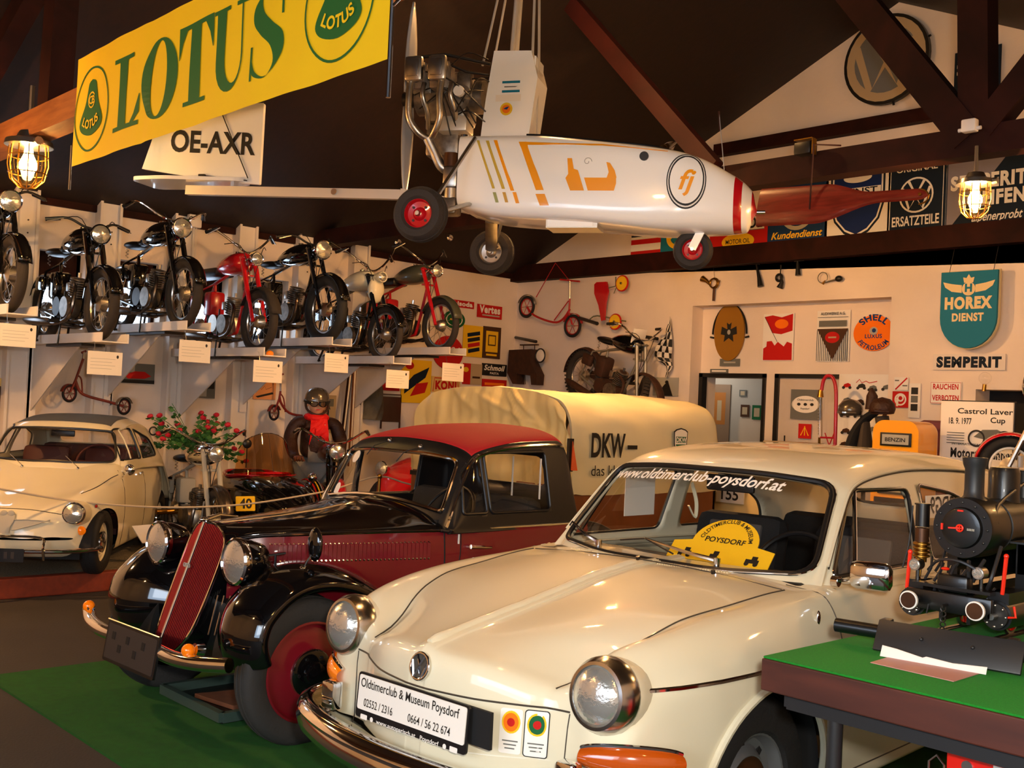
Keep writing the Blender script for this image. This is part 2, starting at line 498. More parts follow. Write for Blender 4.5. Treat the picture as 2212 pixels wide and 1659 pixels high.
# left wall with small windows high up
ys = [-13.0]; wins = []
WZ0, WZ1, WW = 2.13, 2.86, .44
posts = [-8.0, -7.2, -6.39, -5.6, -4.83, -4.10, -3.36, -2.62]
mb = MB('wall_paint')
mb.box2((-.25, -13.2, 0), (0, 0.0, WZ0)); mb.box2((-.25, -13.2, WZ1), (0, 0, 3.28))
y = -13.2
wc = [(posts[i]+posts[i+1])/2 for i in range(6)]
for c in wc:
    mb.box2((-.25, y, WZ0), (0, c-WW/2, WZ1)); y = c+WW/2
mb.box2((-.25, y, WZ0), (0, 0, WZ1))
struct(mb.build('wall_left', smooth=False))
for i, c in enumerate(wc):
    f = MB('dark_wood')
    for a, b in (((-.2, c-WW/2, WZ0), (-.14, c-WW/2+.035, WZ1)), ((-.2, c+WW/2-.035, WZ0), (-.14, c+WW/2, WZ1)), ((-.2, c-WW/2, WZ0), (-.14, c+WW/2, WZ0+.04)), ((-.2, c-WW/2, WZ1-.26), (-.14, c+WW/2, WZ1))): f.box2(a, b)
    fo = struct(f.build('window_%d' % (i+1), smooth=False))
    g = MB('glass'); g.box2((-.175, c-WW/2+.03, WZ0+.035), (-.170, c+WW/2-.03, WZ1-.25)); struct(g.build('pane', fo, smooth=False))
for y in posts:
    mb = MB('white_paint'); mb.box2((-.0, y-.11, 0), (.13, y-.085, 3.42)); mb.box2((.0, y+.085, 0), (.13, y+.11, 3.42)); mb.box2((.075, y-.085, 0), (.10, y+.085, 3.42))
    for z in (2.2, 3.1, 2.98): mb.cyl((.098, y+.02, z), (.106, y+.02, z), .008, 8, 'dark_steel')
    o = mb.build('wall_post', smooth=False); struct(o)
# rail along the top of the wall, dark gap above it
sbox('trim_1', (-.05, -13, 3.28), (.04, 0, 3.36), 'dark_wood')
mb = MB('white_paint'); mb.tube([(.06, -13, 3.40), (.06, -.15, 3.40)], .012, 6); struct(mb.build('trim_2'))

# back wall: lower part with a niche, gable above
NX0, NX1, NZ, ND = 2.93, 5.34, 2.82, .2
mb = MB('wall_paint')
D1, D2 = (2.96, 3.80), (3.97, 5.25)
mb.box2((-.25, 0, 0), (NX0, .45, 3.25)); mb.box2((NX1, 0, 0), (6.2, .45, 3.25)); mb.box2((NX0, 0, NZ), (NX1, .45, 3.25))
mb.box2((6.2, 0, 1.93), (8.2, .45, 3.25)); mb.box2((6.2, 0, 0), (8.2, .45, 1.5)); mb.box2((8.2, 0, 0), (11.6, .45, 3.25))
mb.box2((NX0, ND, 2.02), (NX1, .45, NZ)); mb.box2((NX0, ND, 0), (D1[0], .45, 2.02)); mb.box2((D1[1], ND, 0), (NX1, .45, 2.02))
struct(mb.build('wall_back', smooth=False))
RX, RZ, RS = 5.3, 5.74, .455
mb = MB('wall_paint')
mb.prism([(0, 3.25), (11.6, 3.25), (11.6, RZ-RS*6.3), (RX, RZ), (0, RZ-RS*RX)], (0, .3, 0), (1, 0, 0), (0, 0, 1), .3)
struct(mb.build('wall_gable', smooth=False))
sbox('trim_3', (-.1, -.14, 3.24), (11.4, 0, 3.45), 'dark_wood')
sbox('trim_4', (3.2, -.10, 4.485), (8.6, 0, 4.615), 'dark_wood')
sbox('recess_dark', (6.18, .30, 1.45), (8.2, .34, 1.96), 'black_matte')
# doorway with the hall behind it
sbox('hall_wall', (.6, 1.5, 0), (4.6, 1.6, 2.4), 'hall_paint'); sbox('hall_side', (3.95, .45, 0), (4.05, 1.5, 2.4), 'hall_paint')
sbox('hall_end', (.6, .45, 0), (.7, 1.5, 2.4), 'hall_paint'); sbox('hall_ceiling', (.6, .45, 2.4), (4.6, 1.6, 2.5), 'hall_paint')
for i, (a, b) in enumerate((D1, D2)):
    f = MB('black_satin'); f.box2((a-.03, ND-.03, 0), (a+.02, ND+.06, 2.06)); f.box2((b-.015, ND-.03, 0), (b+.02, ND+.06, 2.06)); f.box2((a-.03, ND-.03, 2.02), (b+.02, ND+.06, 2.065))
    struct(f.build('door_%d' % (i+1), smooth=False))
d = MB('white_paint'); d.box2((D2[0], ND, 0), (D2[1], ND+.04, 2.02)); dd = struct(d.build('door_3', smooth=False))
# point light without a fixture gives the corridor its own light
light('hall_light', 'POINT', (2.2, 1.0, 2.2), 5, (1, .93, .84), .2)

# other walls
sbox('wall_right', (11.4, -13.2, 0), (11.6, .3, 3.6), 'wall_paint')
mb = MB('wall_paint'); mb.box2((-.25, -13.4, 0), (7.5, -13.2, 5.8)); mb.box2((10.9, -13.4, 0), (11.6, -13.2, 5.8)); mb.box2((7.5, -13.4, 3.1), (10.9, -13.2, 5.8)); mb.box2((7.5, -13.4, 0), (10.9, -13.2, 1.1))
struct(mb.build('wall_front', smooth=False))
# roof boards on both slopes
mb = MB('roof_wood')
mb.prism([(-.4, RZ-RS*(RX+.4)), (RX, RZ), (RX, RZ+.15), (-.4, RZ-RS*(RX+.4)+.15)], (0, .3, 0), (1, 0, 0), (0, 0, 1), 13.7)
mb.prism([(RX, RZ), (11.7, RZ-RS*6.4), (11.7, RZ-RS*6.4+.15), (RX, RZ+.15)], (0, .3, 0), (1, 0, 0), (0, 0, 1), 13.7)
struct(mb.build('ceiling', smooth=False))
# trusses
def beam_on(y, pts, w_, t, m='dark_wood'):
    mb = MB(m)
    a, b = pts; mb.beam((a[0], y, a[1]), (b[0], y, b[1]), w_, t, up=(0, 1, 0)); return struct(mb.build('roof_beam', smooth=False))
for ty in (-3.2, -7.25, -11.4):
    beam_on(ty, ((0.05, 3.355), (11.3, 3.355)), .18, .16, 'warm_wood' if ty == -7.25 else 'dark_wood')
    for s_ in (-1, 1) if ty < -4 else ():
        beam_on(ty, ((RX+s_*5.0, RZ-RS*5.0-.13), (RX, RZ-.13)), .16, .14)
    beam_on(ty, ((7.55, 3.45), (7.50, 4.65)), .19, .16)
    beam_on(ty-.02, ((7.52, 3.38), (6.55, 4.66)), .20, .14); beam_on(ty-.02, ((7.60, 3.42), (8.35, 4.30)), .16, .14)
    beam_on(ty+.01, ((3.05, 3.45), (3.10, 4.65)), .19, .16)
beam_on(-3.32, ((5.62, 3.42), (4.05, 5.05)), .14, .10, 'red_beam' if 'red_beam' in MATS else 'dark_wood')

# bulkhead lamps
def bulkhead(px_loc, label, scale=1., watts=60, hang=.10, vis=True):
    x, y, z = px_loc
    t = thing('bulkhead_lamp', label, 'lamp', (x, y, z), group='caged bulkhead lamps')
    m = MB('steel'); m.lathe([(.001, .10), (.045, .10), (.06, .07), (.105, .055), (.11, .03), (.085, .025), (.001, .025)], n=20); m.cyl((0, 0, .1), (0, 0, .1+hang), .012, 8)
    m.cyl((.1, 0, .04), (.13, 0, .04), .02, 8); m.build('housing', t).scale = (scale,)*3
    g = MB('glass'); g.lathe([(.075, .03), (.078, -.06), (.065, -.12), (.035, -.15), (.001, -.155)], n=20); g.build('glass_globe', t).scale = (scale,)*3
    b = MB('bulb'); b.lathe([(.018, .02), (.022, -.01), (.04, -.05), (.04, -.075), (.022, -.105), (.001, -.112)], n=14); b.build('bulb', t).scale = (scale,)*3
    c = MB('brass')
    for k in range(6):
        a = pi*k/6+.2; c.tube([(cos(a)*r, sin(a)*r, h) for r, h in ((.085, .03), (.09, -.06), (.075, -.13), (.04, -.165), (0, -.172), (-.04, -.165), (-.075, -.13), (-.09, -.06), (-.085, .03))], .003, 5)
    c.torus((0, 0, -.02), (0, 0, 1), .088, .003, 24, 5); c.torus((0, 0, -.10), (0, 0, 1), .085, .003, 24, 5); c.build('cage', t).scale = (scale,)*3
    l = light('lamp_light', 'POINT', (x, y, z-.055*scale), watts, (1, .50, .175), .05)
    return t
LW = 270
L1 = at(2107, 410, 'y', -3.30); bulkhead((L1.x, L1.y, L1.z), 'caged bulkhead lamp glowing under the dark roof post at right', 1.05, LW*.8, .16)
L2 = at(62, 330, 'y', -7.30); bulkhead((L2.x, L2.y, L2.z), 'caged bulkhead lamp glowing beside the yellow banner', 1.45, LW*1.5, .22)
hidden = [((4.99, -4.5, 4.80), .9, 'caged bulkhead lamp high above the hanging aircraft'), ((7.7, -7.3, 3.25), .32, 'unseen bulkhead lamp added on the middle truss above the white cars'),
          ((5.6, -11.3, 3.2), .5, 'unseen bulkhead lamp added on the truss nearest the entrance'), ((10.2, -3.3, 3.2), 1.1, 'unseen bulkhead lamp added on the far truss near the side wall'),
          ((2.6, -8.9, 2.8), 2.2, 'unseen bulkhead lamp added to brighten the motorcycle wall from the entrance end'), ((4.36, -3.46, 3.27), 2.1, 'caged bulkhead lamp under the long tie beam behind the aircraft body'), ((10.4, -8.4, 3.2), .2, 'unseen bulkhead lamp added above the model locomotive'), ((9.6, -1.6, 3.9), .6, 'unseen bulkhead lamp added in front of the gable signs')]
for p, k, lb in hidden: bulkhead(p, lb, 1, LW*k, .1)  # lamps beyond the two around the aircraft are unseen, added for warm light
# pink junction box, floodlight on the tie beam
p = at(2095, 272, 'y', -3.36); mb = MB('white_paint'); mb.box(p, (.09, .06, .08), bev=.01)
for s_ in (-1, 1): mb.cyl(p+V((s_*.04, 0, -.02)), p+V((s_*.07, 0, -.02)), .012, 8)
tag(mb.build('junction_box'), 'small white junction box screwed to the foot of the roof post', 'junction box')
p = at(1740, 322, 'y', -3.36); mb = MB('black_satin'); mb.box(p, (.13, .10, .085), bev=.01); mb.box(p+V((.085, -.03, 0)), (.008, .05, .11), 'brass'); mb.box(p+V((.01, -.03, .058)), (.14, .05, .008), 'brass')
tag(mb.build('floodlight'), 'small black floodlight clamped on the long tie beam', 'floodlight')
p = at(420, 478, 'x', .16); mb = MB('white_paint'); mb.box(p, (.06, .14, .13), bev=.01); mb.cyl(p+V((0, 0, -.06)), p+V((0, 0, -.9)), .004, 6); mb.cyl(p+V((0, .03, -.06)), p+V((0, .03, -.9)), .004, 6)
tag(mb.build('wall_switch_box'), 'pale box with two cables on the wall post above the motorcycles', 'switch box')
# ============================================================ CREAM FASTBACK CAR
def sstep(a, b, x):
    t = max(0., min(1., (x-a)/(b-a))); return t*t*(3-2*t)
def dense(tabs_x, profile, nv):
    rows = []
    for x in tabs_x:
        P = profile(x); rows.append(catmull([V(p) for p in P], nv))
    return rows
def full_rows(rows):
    """half rows (centre ... centre bottom) to whole rings"""
    return [mirror_y(r[1:])[::-1]+list(r) for r in rows]
def lin_x(a, b, n): return [a+(b-a)*i/n for i in range(n+1)]

def wheel(parent, loc, r_t, w_t, r_r, side, rimcol, hubparts, tyre='rubber', name='wheel', kids=True):
    """wheel whose outer face looks along side*y"""
    t = MB(tyre); a = (0, side, 0); h = w_t/2
    t.lathe([(r_r*.98, -h*.7), (r_r*1.03, -h*.9), (r_t*.9, -h), (r_t*.97, -h*.82), (r_t, -h*.5), (r_t, h*.5), (r_t*.97, h*.82), (r_t*.9, h), (r_r*1.06, h*.92), (r_r*.98, h*.7)], ax=a, n=48)
    for q in (-.25, .25): t.torus((0, side*h*q, 0), a, r_t-.001, .004, 48, 5)
    o = t.build(name, parent, loc=loc)
    m = MB(rimcol); hubparts(m, a, h, r_r); m.build('rim', o)
    return o

def car_vw():
    T0 = thing('car', 'cream fastback car at front with web address lettering across its windscreen', 'car', (7.77, -6.82, 0), radians(-86.9))
    zc = tab((-3.4, .80), (-3.2, .86), (-2.6, .93), (-.6, .99), (-.42, .985), (-.25, .982), (0, .955), (.3, .90), (.6, .848), (.79, .812), (.86, .795), (.885, .77), (.897, .72), (.902, .60), (.905, .44))
    zh = tab((-3.4, .78), (-3.2, .84), (-2.6, .90), (-.6, .955), (-.42, .95), (-.25, .945), (.05, .918), (.31, .895), (.47, .862), (.60, .822), (.72, .765), (.80, .735), (.86, .72), (.89, .69), (.902, .58), (.905, .43))
    yh = tab((-3.4, .45), (-3, .55), (-.6, .62), (-.3, .60), (.05, .57), (.47, .53), (.72, .46), (.86, .42), (.905, .40))
    zf = tab((-3.4, .72), (-3.1, .80), (-2.6, .90), (-.6, .955), (-.2, .935), (.22, .912), (.6, .872), (.74, .845), (.83, .80), (.87, .74), (.895, .64), (.902, .56), (.905, .425))
    ybody = tab((-3.4, .60), (-3.2, .70), (-2.9, .77), (-2.4, .80), (-.3, .80), (.3, .80), (.6, .785), (.8, .745), (.905, .70))
    zb = tab((-3.4, .46), (-3.3, .34), (-3.0, .25), (.6, .235), (.8, .24), (.87, .27), (.895, .33), (.905, .415))
    def g(y):
        y = abs(y)
        if y < .45: return .16*(y/.45)**2
        if y < .62: return .16+.0*(y-.45)
        return .16+1.05*(y-.62)**1.6*3.2
    def prof(x):
        c = sstep(-.1, .9, x); c2 = sstep(-2.4, -3.4, x)*-.7
        yb, b, h, f, z0 = ybody(x), zb(x), zh(x), zf(x), zc(x)
        s = f-b
        P = [(0, z0), (.03, z0-.008), (.06, z0-.016), (yh(x)*.55, (z0*.55+h*.45)+.004), (yh(x)*.93, h+.006), (yh(x)+.02, h+.002), (yh(x)+(yb-yh(x))*.35, f+.002), (yh(x)+(yb-yh(x))*.62, f-.02*min(1, s*3)),
             (yb-.028, b+s*.85), (yb-.004, b+s*.70), (yb, b+s*.50), (yb-.006, b+s*.30), (yb-.03, b+s*.10), (yb-.07, b), (.4, b-.005), (0, b-.005)]
        return [V((x-(c+c2)*g(y), y, z)) for y, z in P]
    xs = lin_x(-3.4, .75, 170)+lin_x(.76, .905, 22)
    S = Surf(full_rows([catmull(prof(x), 4) for x in xs]))
    S0 = Surf(full_rows([catmull(prof(x), 4) for x in xs]))
    for wx in (.06, -2.34):
        for s_ in (1, -1):
            S.cut('y', [(wx+.355*cos(a*pi/24), .335+.36*sin(a*pi/24)) for a in range(48)], s_, cond=lambda c, s_=s_: c.y*s_ > .45)
    S.drop(lambda c: -3.0 < c.x < -.52 and abs(c.y) < .60 and c.z > .8)
    mb = MB('cream'); S.mesh(mb); body = mb.build('body', T0, ang=60)
    # arch lips
    for s_ in (1, -1):
        b2 = MB('cream')
        P = S0.line('y', [(.065+.362*cos(radians(a)), .335+.366*sin(radians(a))) for a in range(-2, 185, 6)], s_, .004, 1)
        b2.tube(P, .013, 8); b2.build('wheel_arch_lip', T0)
    well = MB('black_matte')
    for wx in (.06, -2.34):
        for s_ in (1, -1): well.lathe([(.01, .40), (.37, .40), (.38, .76)], (wx, 0, .335), (0, s_, 0), 32, ang=pi, start=0)
    well.box2((-3.2, -.66, .22), (.62, .66, .26)); well.build('underbody', T0)
    mat('seam_dark', '3c342a', .6); seam = MB('seam_dark')
    for s_ in (1, -1):
        hs = [(x, s_*(yh(x)+.012)) for x in lin_x(-.30, .865, 28)]
        P = [S0.proj('z', x-sstep(-.1, .9, x)*g(y), y, 1, .001) for x, y in hs]; seam.tube([p for p in P if p], .003, 5)
        P = S0.line('y', [(-.39, .955), (-.405, .85), (-.41, .6), (-.40, .30)], s_, .0, 6); seam.tube(P, .003, 5)
        P = S0.line('y', [(-1.42, .94), (-1.43, .8), (-1.42, .5), (-1.38, .30)], s_, .0, 6); seam.tube(P, .003, 5)
        P = S0.line('y', [(-.39, .30), (-1.38, .30)], s_, .0, 6); seam.tube(P, .003, 5)
    lip = [S0.proj('x', y, .665+.00*abs(y), 1, .0015) for y in lin_x(-.50, .50, 40)]
    seam.tube([p for p in lip if p], .0032, 5)
    for s_ in (1, -1): seam.tube([p for p in [S0.proj('x', s_*(.50-.012*k/8), .66-.30*k/8, 1, .001) for k in range(9)] if p], .002, 5)
    P = [S0.proj('z', x, y, 1, .001) for x, y in [(-.30, -.60), (-.30, -.3), (-.27, 0), (-.30, .3), (-.30, .60)]]
    seam.tube(catmull([V(p) for p in P if p], 6), .0025, 5)
    seam.build('panel_gap', T0)
    hr = MB('cream'); hr.tube([p for p in [S0.proj('z', x, 0, 1, -.006) for x in lin_x(-.24, .85, 40)] if p], .016, 10, rr=[.005]+[.016]*36+[.018, .02, .02, .014][:5]); hr.build('bonnet_ridge', T0)
    tr = MB('chrome')
    for s_ in (1, -1): tr.tube(S0.line('y', [(.70, .745), (.35, .752), (.0, .757), (-1.0, .76), (-2.2, .75)], s_, .005, 10), .0075, 6)
    tr.build('side_strip', T0)
    # ---- greenhouse
    Tt = tab((-.32, .95), (-.42, 1.045), (-.53, 1.155), (-.70, 1.315), (-.77, 1.37), (-.90, 1.41), (-1.12, 1.438), (-1.5, 1.455), (-2.0, 1.445), (-2.7, 1.36), (-3.1, 1.14), (-3.39, .80))
    def gprof(x):
        zb_ = min(.945, zf(x)-.012)
        t = max(Tt(x), zb_); f = max(0, (t-.95)/.50); ye = .665-.10*f; yb = .70-.02*f-.35*sstep(-2.6, -3.4, x)
        fade = 1-sstep(-.95, -1.4, x); dn = .04+.035*f
        P = [(0, t), (.2, t-.004), (.38, t-.014), (ye-.09, t-.03), (ye-.03, t-.055), (ye, t-dn), (ye+.004, t-dn-.02)]
        zt = max(t-dn-.02, zb_)
        P = [(a, max(b, zb_)) for a, b in P]
        P[-1] = (ye+.004, zt)
        for k in range(1, 6):
            u = k/5; P.append((ye+.004+(yb-ye-.004)*u+.012*sin(pi*u), zt+(zb_-zt)*u))
        P.append((yb+.012, zb_-.012)); P.append((yb+.05, zb_-.05))
        r = []
        for y, z in P: r.append(V((x-(.10-.03*f)*(y/.6)**2*fade, y, z)))
        return r
    gx = lin_x(-.325, -.95, 62)+lin_x(-.97, -3.39, 90)
    rows = [catmull(gprof(x), 5) for x in gx]
    grow = [mirror_y(r[1:])[::-1]+list(r) for r in rows]
    G = Surf(grow); G0 = Surf(grow)
    ws = rpoly([(-.61, .99), (-.3, .972), (.3, .972), (.61, .99), (.535, 1.315), (.25, 1.338), (-.25, 1.338), (-.535, 1.315)], [.07, .1, .1, .07, .07, .2, .2, .07], 6)
    sw = rpoly([(-.56, .985), (-1.30, .985), (-1.345, 1.29), (-.87, 1.293), (-.80, 1.25)], [.03, .05, .05, .04, .04], 5)
    qw = rpoly([(-1.45, .99), (-2.3, .99), (-2.22, 1.10), (-1.85, 1.26), (-1.46, 1.305)], [.05, .08, .08, .12, .04], 5)
    rw = rpoly([(-.52, 1.08), (.52, 1.08), (.46, 1.32), (-.46, 1.32)], .08, 5)
    G.cut('x', ws, 1, cond=lambda c: c.x > -1.0)
    G.cut('x', rw, -1, cond=lambda c: c.x < -2.2)
    for s_ in (1, -1):
        for o in (sw, qw): G.cut('y', o, s_, cond=lambda c, s_=s_: c.y*s_ > .45)
    mb = MB('cream'); G.mesh(mb); o = mb.build('roof', T0, ang=60)
    md = o.modifiers.new('s', 'SOLIDIFY'); md.thickness = .02; md.offset = -1
    def ring(ax, out, sign, lift, r, m, mb): mb.tube([p for p in [G0.proj(ax, a, b, sign, lift) for a, b in out] if p], r, 7, m, close=True)
    ru = MB('black_satin'); ch = MB('chrome')
    sc_ = lambda out, k: [(sum(p[0] for p in out)/len(out)+(a-sum(p[0] for p in out)/len(out))*k, sum(p[1] for p in out)/len(out)+(b-sum(p[1] for p in out)/len(out))*k) for a, b in out]
    ring('x', ws, 1, .002, .011, None, ru); ring('x', sc_(ws, 1.018), 1, .006, .005, None, ch)
    ring('x', rw, -1, .002, .010, None, ru)
    for s_ in (1, -1):
        for o in (sw, qw): ring('y', o, s_, .0, .009, None, ru); ring('y', sc_(o, 1.02), s_, .005, .004, None, ch)
        ch.tube(G0.line('y', [(-.70, 1.0), (-.86, 1.285)], s_, .006, 3), .009, 7)
        P = [V((q.x, s_*(q.y+.006), q.z-.004)) for q in [gprof(x)[5] for x in [-.45, -.55, -.65, -.75, -.85, -1.0, -1.2, -1.4, -1.6, -1.9, -2.2]]]
        ch.tube(catmull([p for p in P if p], 6), .006, 6, 'cream'); ch.tube([p+V((0, s_*.003, -.010)) for p in catmull([p for p in P if p], 6)], .0035, 5, 'ink')
    ru.build('window_seal', T0); ch.build('window_trim', T0)
    gl = MB('glass'); G0.patch(gl, 'x', ws, 1, -.004, 8); gl.build('windscreen', T0)
    gl = MB('glass'); G0.patch(gl, 'x', rw, -1, -.004, 5); gl.build('rear_window', T0)
    for s_ in (1, -1):
        for o, nm in ((sw, 'side_window'), (qw, 'quarter_window')): gl = MB('glass'); G0.patch(gl, 'y', o, s_, -.006, 4); gl.build(nm, T0)
    # lettering on the windscreen
    tx = MB('sign_white')
    vs, fs = text2d('www.oldtimerclub-poysdorf.at', .02, .25, 1)
    W = max(p[0] for p in vs); out = []
    for x, y in vs:
        a = -.515+(x/W)*.88; b = 1.262+y*.052*1.15+.022*(1-(a/.5)**2)
        out.append(G0.proj('x', a, b, 1, .002) or V((-.7, a, b)))
    tx.add(out, fs); tx.build('lettering', T0)
    st = MB('sign_white'); G0.patch(st, 'x', [(-.56+a, 1.245+b) for a, b in rrect(.04, .055, .012)], 1, .002, 2, 'sign_white'); st.build('vignette_sticker', T0)
    # ---- headlights
    for s_ in (1, -1):
        h = MB('cream'); ax = (1, 0, .12); c = V((.60, s_*.597, .718))
        h.lathe([(.085, -.03), (.104, .0), (.113, .06), (.110, .085)], c, ax, 32)
        o = h.build('headlight_bowl', T0)
        r = MB('chrome_soft'); r.lathe([(.112, .07), (.116, .085), (.112, .115), (.098, .14), (.088, .142), (.085, .130)], c, ax, 40); r.build('headlight_rim', o)
        l = MB('lens'); l.lathe([(.087, .132), (.075, .150), (.05, .163), (.02, .169), (.0, .170)], c, ax, 32)
        l.build('headlight_lens', o)
    # indicators (wrap round the corner below the lights)
    for s_ in (1, -1):
        def cor(t, z, lf=0): # t along the corner, 0 front .. 1 side
            a = radians(12+62*t); return V((.50+(.275+lf)*cos(a)-.02, s_*(.50+(.305+lf)*sin(a)), z))
        m = MB('amber' if s_ < 0 else 'amber_red')
        rows = []
        for k in range(9):
            v = k/8; hh = .036*sin(pi*min(1, max(0, v*.94+.03)))**.4
            rows.append([cor(.0+.95*i/14, .558+(-1+2*v)*(.046*(sin(pi*(i/14*.9+.05))**.35)), .028*sin(pi*v)**.5) for i in range(15)])
        m.grid(rows); m.build('indicator', T0)
        c = MB('chrome'); c.tube([cor(.95*i/14, .558+.047*(sin(pi*(i/14*.9+.05))**.35), .006) for i in range(15)], .006, 6)
        c.tube([cor(.95*i/14, .558-.047*(sin(pi*(i/14*.9+.05))**.35), .006) for i in range(15)], .005, 6); c.build('indicator_trim', T0)
    # ---- bumper
    bp = MB('chrome'); prof_b = [(-.02, -.062), (.012, -.058), (.034, -.035), (.042, -.005), (.030, .012), (.030, .020), (.040, .030), (.030, .050), (.005, .064), (-.02, .060)]
    path = [(.55, -.80), (.70, -.775), (.80, -.70), (.88, -.55), (.945, -.30), (.965, 0), (.945, .30), (.88, .55), (.80, .70), (.70, .775), (.55, .80)]
    P = catmull([V((a, b, 0)) for a, b in path], 5); rows = []
    for i, p in enumerate(P):
        t = (P[min(i+1, len(P)-1)]-P[max(i-1, 0)]).normalized(); nrm = V((t.y, -t.x, 0))
        rows.append([p+nrm*a+V((0, 0, .415+b)) for a, b in prof_b])
    bp.grid(rows); bo = bp.build('bumper', T0, ang=60)
    bo.modifiers.new('s', 'SOLIDIFY').thickness = .004
    for s_ in (-1, 1): ov = MB('chrome'); ov.box((.80, s_*.56, .50), (.05, .07, .10), bev=.012); ov.build('bumper_bracket', bo)
    # ---- number-plate panel with the club's address
    pb = MB('black_matte'); pb.box2((.893, -.13, .545), (.905, .34, .655)); pb.build('plate_backing', T0)
    pl = MB('black_satin'); X = .918; pl.T = Matrix.Translation((X, 0, .585)) @ Matrix.Rotation(radians(-4), 4, 'Y')
    pl.prism([(a, b) for a, b in rrect(.528, .146, .012)], (0, .003, .004), (0, 1, 0), (0, 0, 1), .008)
    pl.prism([(a, b) for a, b in rrect(.510, .112, .008)], (.008, .003, .014), (0, 1, 0), (0, 0, 1), .003, 'sign_white')
    pl.text('Oldtimerclub & Museum Poysdorf', (.012, -.005, .032), (0, 1, 0), (0, 0, 1), .030, fit=.47, bold=.006)
    pl.text('02552 / 2316', (.012, -.145, -.028), (0, 1, 0), (0, 0, 1), .026, fit=.145, bold=.003)
    pl.text('0664 / 56 22 674', (.012, .10, -.028), (0, 1, 0), (0, 0, 1), .026, fit=.195, bold=.003)
    pl.text('www.autoparisch.at   Poysdorf', (.009, 0, -.070), (0, 1, 0), (0, 0, 1), .014, 'sign_white', fit=.30, bold=.01)
    for y in (-.215, .215): pl.poly(rrect(.034, .016, .003), (.009, y, -.064), (0, 1, 0), (0, 0, 1), 0, 'sign_white')
    for y in (-.175, .175): pl.poly(ell(.008, .008, 12), (.009, y, -.064), (0, 1, 0), (0, 0, 1), 0, 'sign_white')
    pl.build('number_plate', T0)
    for i, (y, cc) in enumerate(((.335, 'sign_orange'), (.405, 'sign_green'))):
        s = MB('sign_white'); m2 = lambda pts, mm, lf: S0.patch(s, 'x', pts, 1, lf, 3, mm)
        if i: m2([(y+a, .585+b) for a, b in rrect(.068, .140, .010)], 'ink', .002)
        m2([(y+a, .585+b) for a, b in rrect(.062, .134, .008)], 'sign_white', .003)
        m2([(y+a, .612+b) for a, b in ell(.026, .034, 20)], 'sign_yellow', .004); m2([(y+a, .612+b) for a, b in ell(.021, .028, 20)], cc, .005); m2([(y+a, .612+b) for a, b in ell(.011, .013, 12)], 'sign_red', .006)
        for k in range(3): m2([(y+a, .556-.011*k+b) for a, b in rrect(.044-.008*k, .004, .001)], 'sign_grey', .004)
        s.build('club_sticker', T0)
    # ---- badge
    bd = MB('chrome'); c = S0.proj('x', .012, .728, 1, .006); R = .041
    X_, Y_ = V((0, 1, 0)), V((-.22, 0, 1)).normalized(); nrm = X_.cross(Y_).normalized()
    bd.torus(c, nrm, R, .005, 36, 8)
    def bar(a, b): bd.tube([c+X_*a[0]*R+Y_*a[1]*R, c+X_*b[0]*R+Y_*b[1]*R], .0052, 6)
    for s_ in (-1, 1):
        bar((s_*.42, .85), (0, .12)); bar((s_*.86, .35), (s_*.42, -.86)); bar((s_*.42, -.86), (0, -.05))
    bd.poly([(a*1, b) for a, b in ell(R*.98, R*.98, 30)], c, X_, Y_, -.004, 'seam_dark'); bd.build('badge', T0)
    # ---- wipers, cowl vents, jets, mirror, fender jewel
    wp = MB('steel')
    def gp(y, z, l=.02): return G0.proj('x', y, z, 1, l) or V((-.5, y, z))
    for (b, e) in (((.265, .965), (-.085, 1.035)), ((-.335, .972), (-.60, 1.045))):
        base = V((-.40-.12*(b[0]/.6)**2+.03, b[0], .985)); wp.cyl(base-V((0, 0, .02)), base+V((0, 0, .03)), .014, 10, 'chrome'); E_ = gp(*e)
        wp.tube([base+V((0, 0, .02)), base.lerp(E_, .35)+V((.015, 0, .012)), E_], .006, 6, 'chrome', rr=[.010, .004]); mid = E_
        wp.tube([gp(e[0]+.16, e[1]-.035, .012), E_, gp(max(-.62, e[0]-.13), e[1]-.015, .012)], .004, 5, 'black_satin')
    wp.build('wiper', T0)
    for (y0, y1) in ((-.45, -.33), (-.31, -.20), (.02, .17), (.19, .36)):
        cv = MB('cream2')
        for k in range(int((y1-y0)/.011)):
            y = y0+k*.011; p = S0.proj('z', -.335-.06*(y/.5)**2, y, 1, .0); 
            if p: cv.box(p, (.042, .005, .006))
        cv.build('cowl_vent', T0)
    for y in (-.02, .33): jt = MB('dark_steel'); p = S0.proj('z', -.27, y, 1, .004); jt.cyl(p, p+V((.004, 0, .012)), .009, 8); jt.build('washer_jet', T0)
    mr = MB('chrome'); mr.tube([(-.50, .70, .985), (-.49, .76, .985), (-.45, .80, 1.0)], .008, 8); mr.cyl((-.50, .695, .98), (-.50, .72, .98), .02, 12)
    mr.T = Matrix.Translation((-.45, .865, 1.025)) @ Matrix.Rotation(radians(8), 4, 'Z')
    mr.box((0, 0, 0), (.055, .15, .10), bev=.03); mr.build('door_mirror', T0)
    jw = MB('chrome'); p = S0.proj('y', -.28, .875, 1, .006); jw.sphere(p, .012, sc=(.9, .6, 2.2)); jw.build('fender_light', T0)
    hd = MB('chrome'); hd.tube(S0.line('y', [(-1.18, .83), (-1.34, .83)], 1, .03, 4), .010, 8); hd.build('door_handle', T0)
    # ---- interior
    it = MB('cream2')
    it.box2((-.62, -.64, .45), (-.50, .64, .90), 'black_satin'); it.box((-.56, 0, .93), (.30, 1.22, .06), 'black_satin', bev=.02)
    it.box2((-3.0, -.66, .28), (-.5, .66, .32), 'black_fabric')
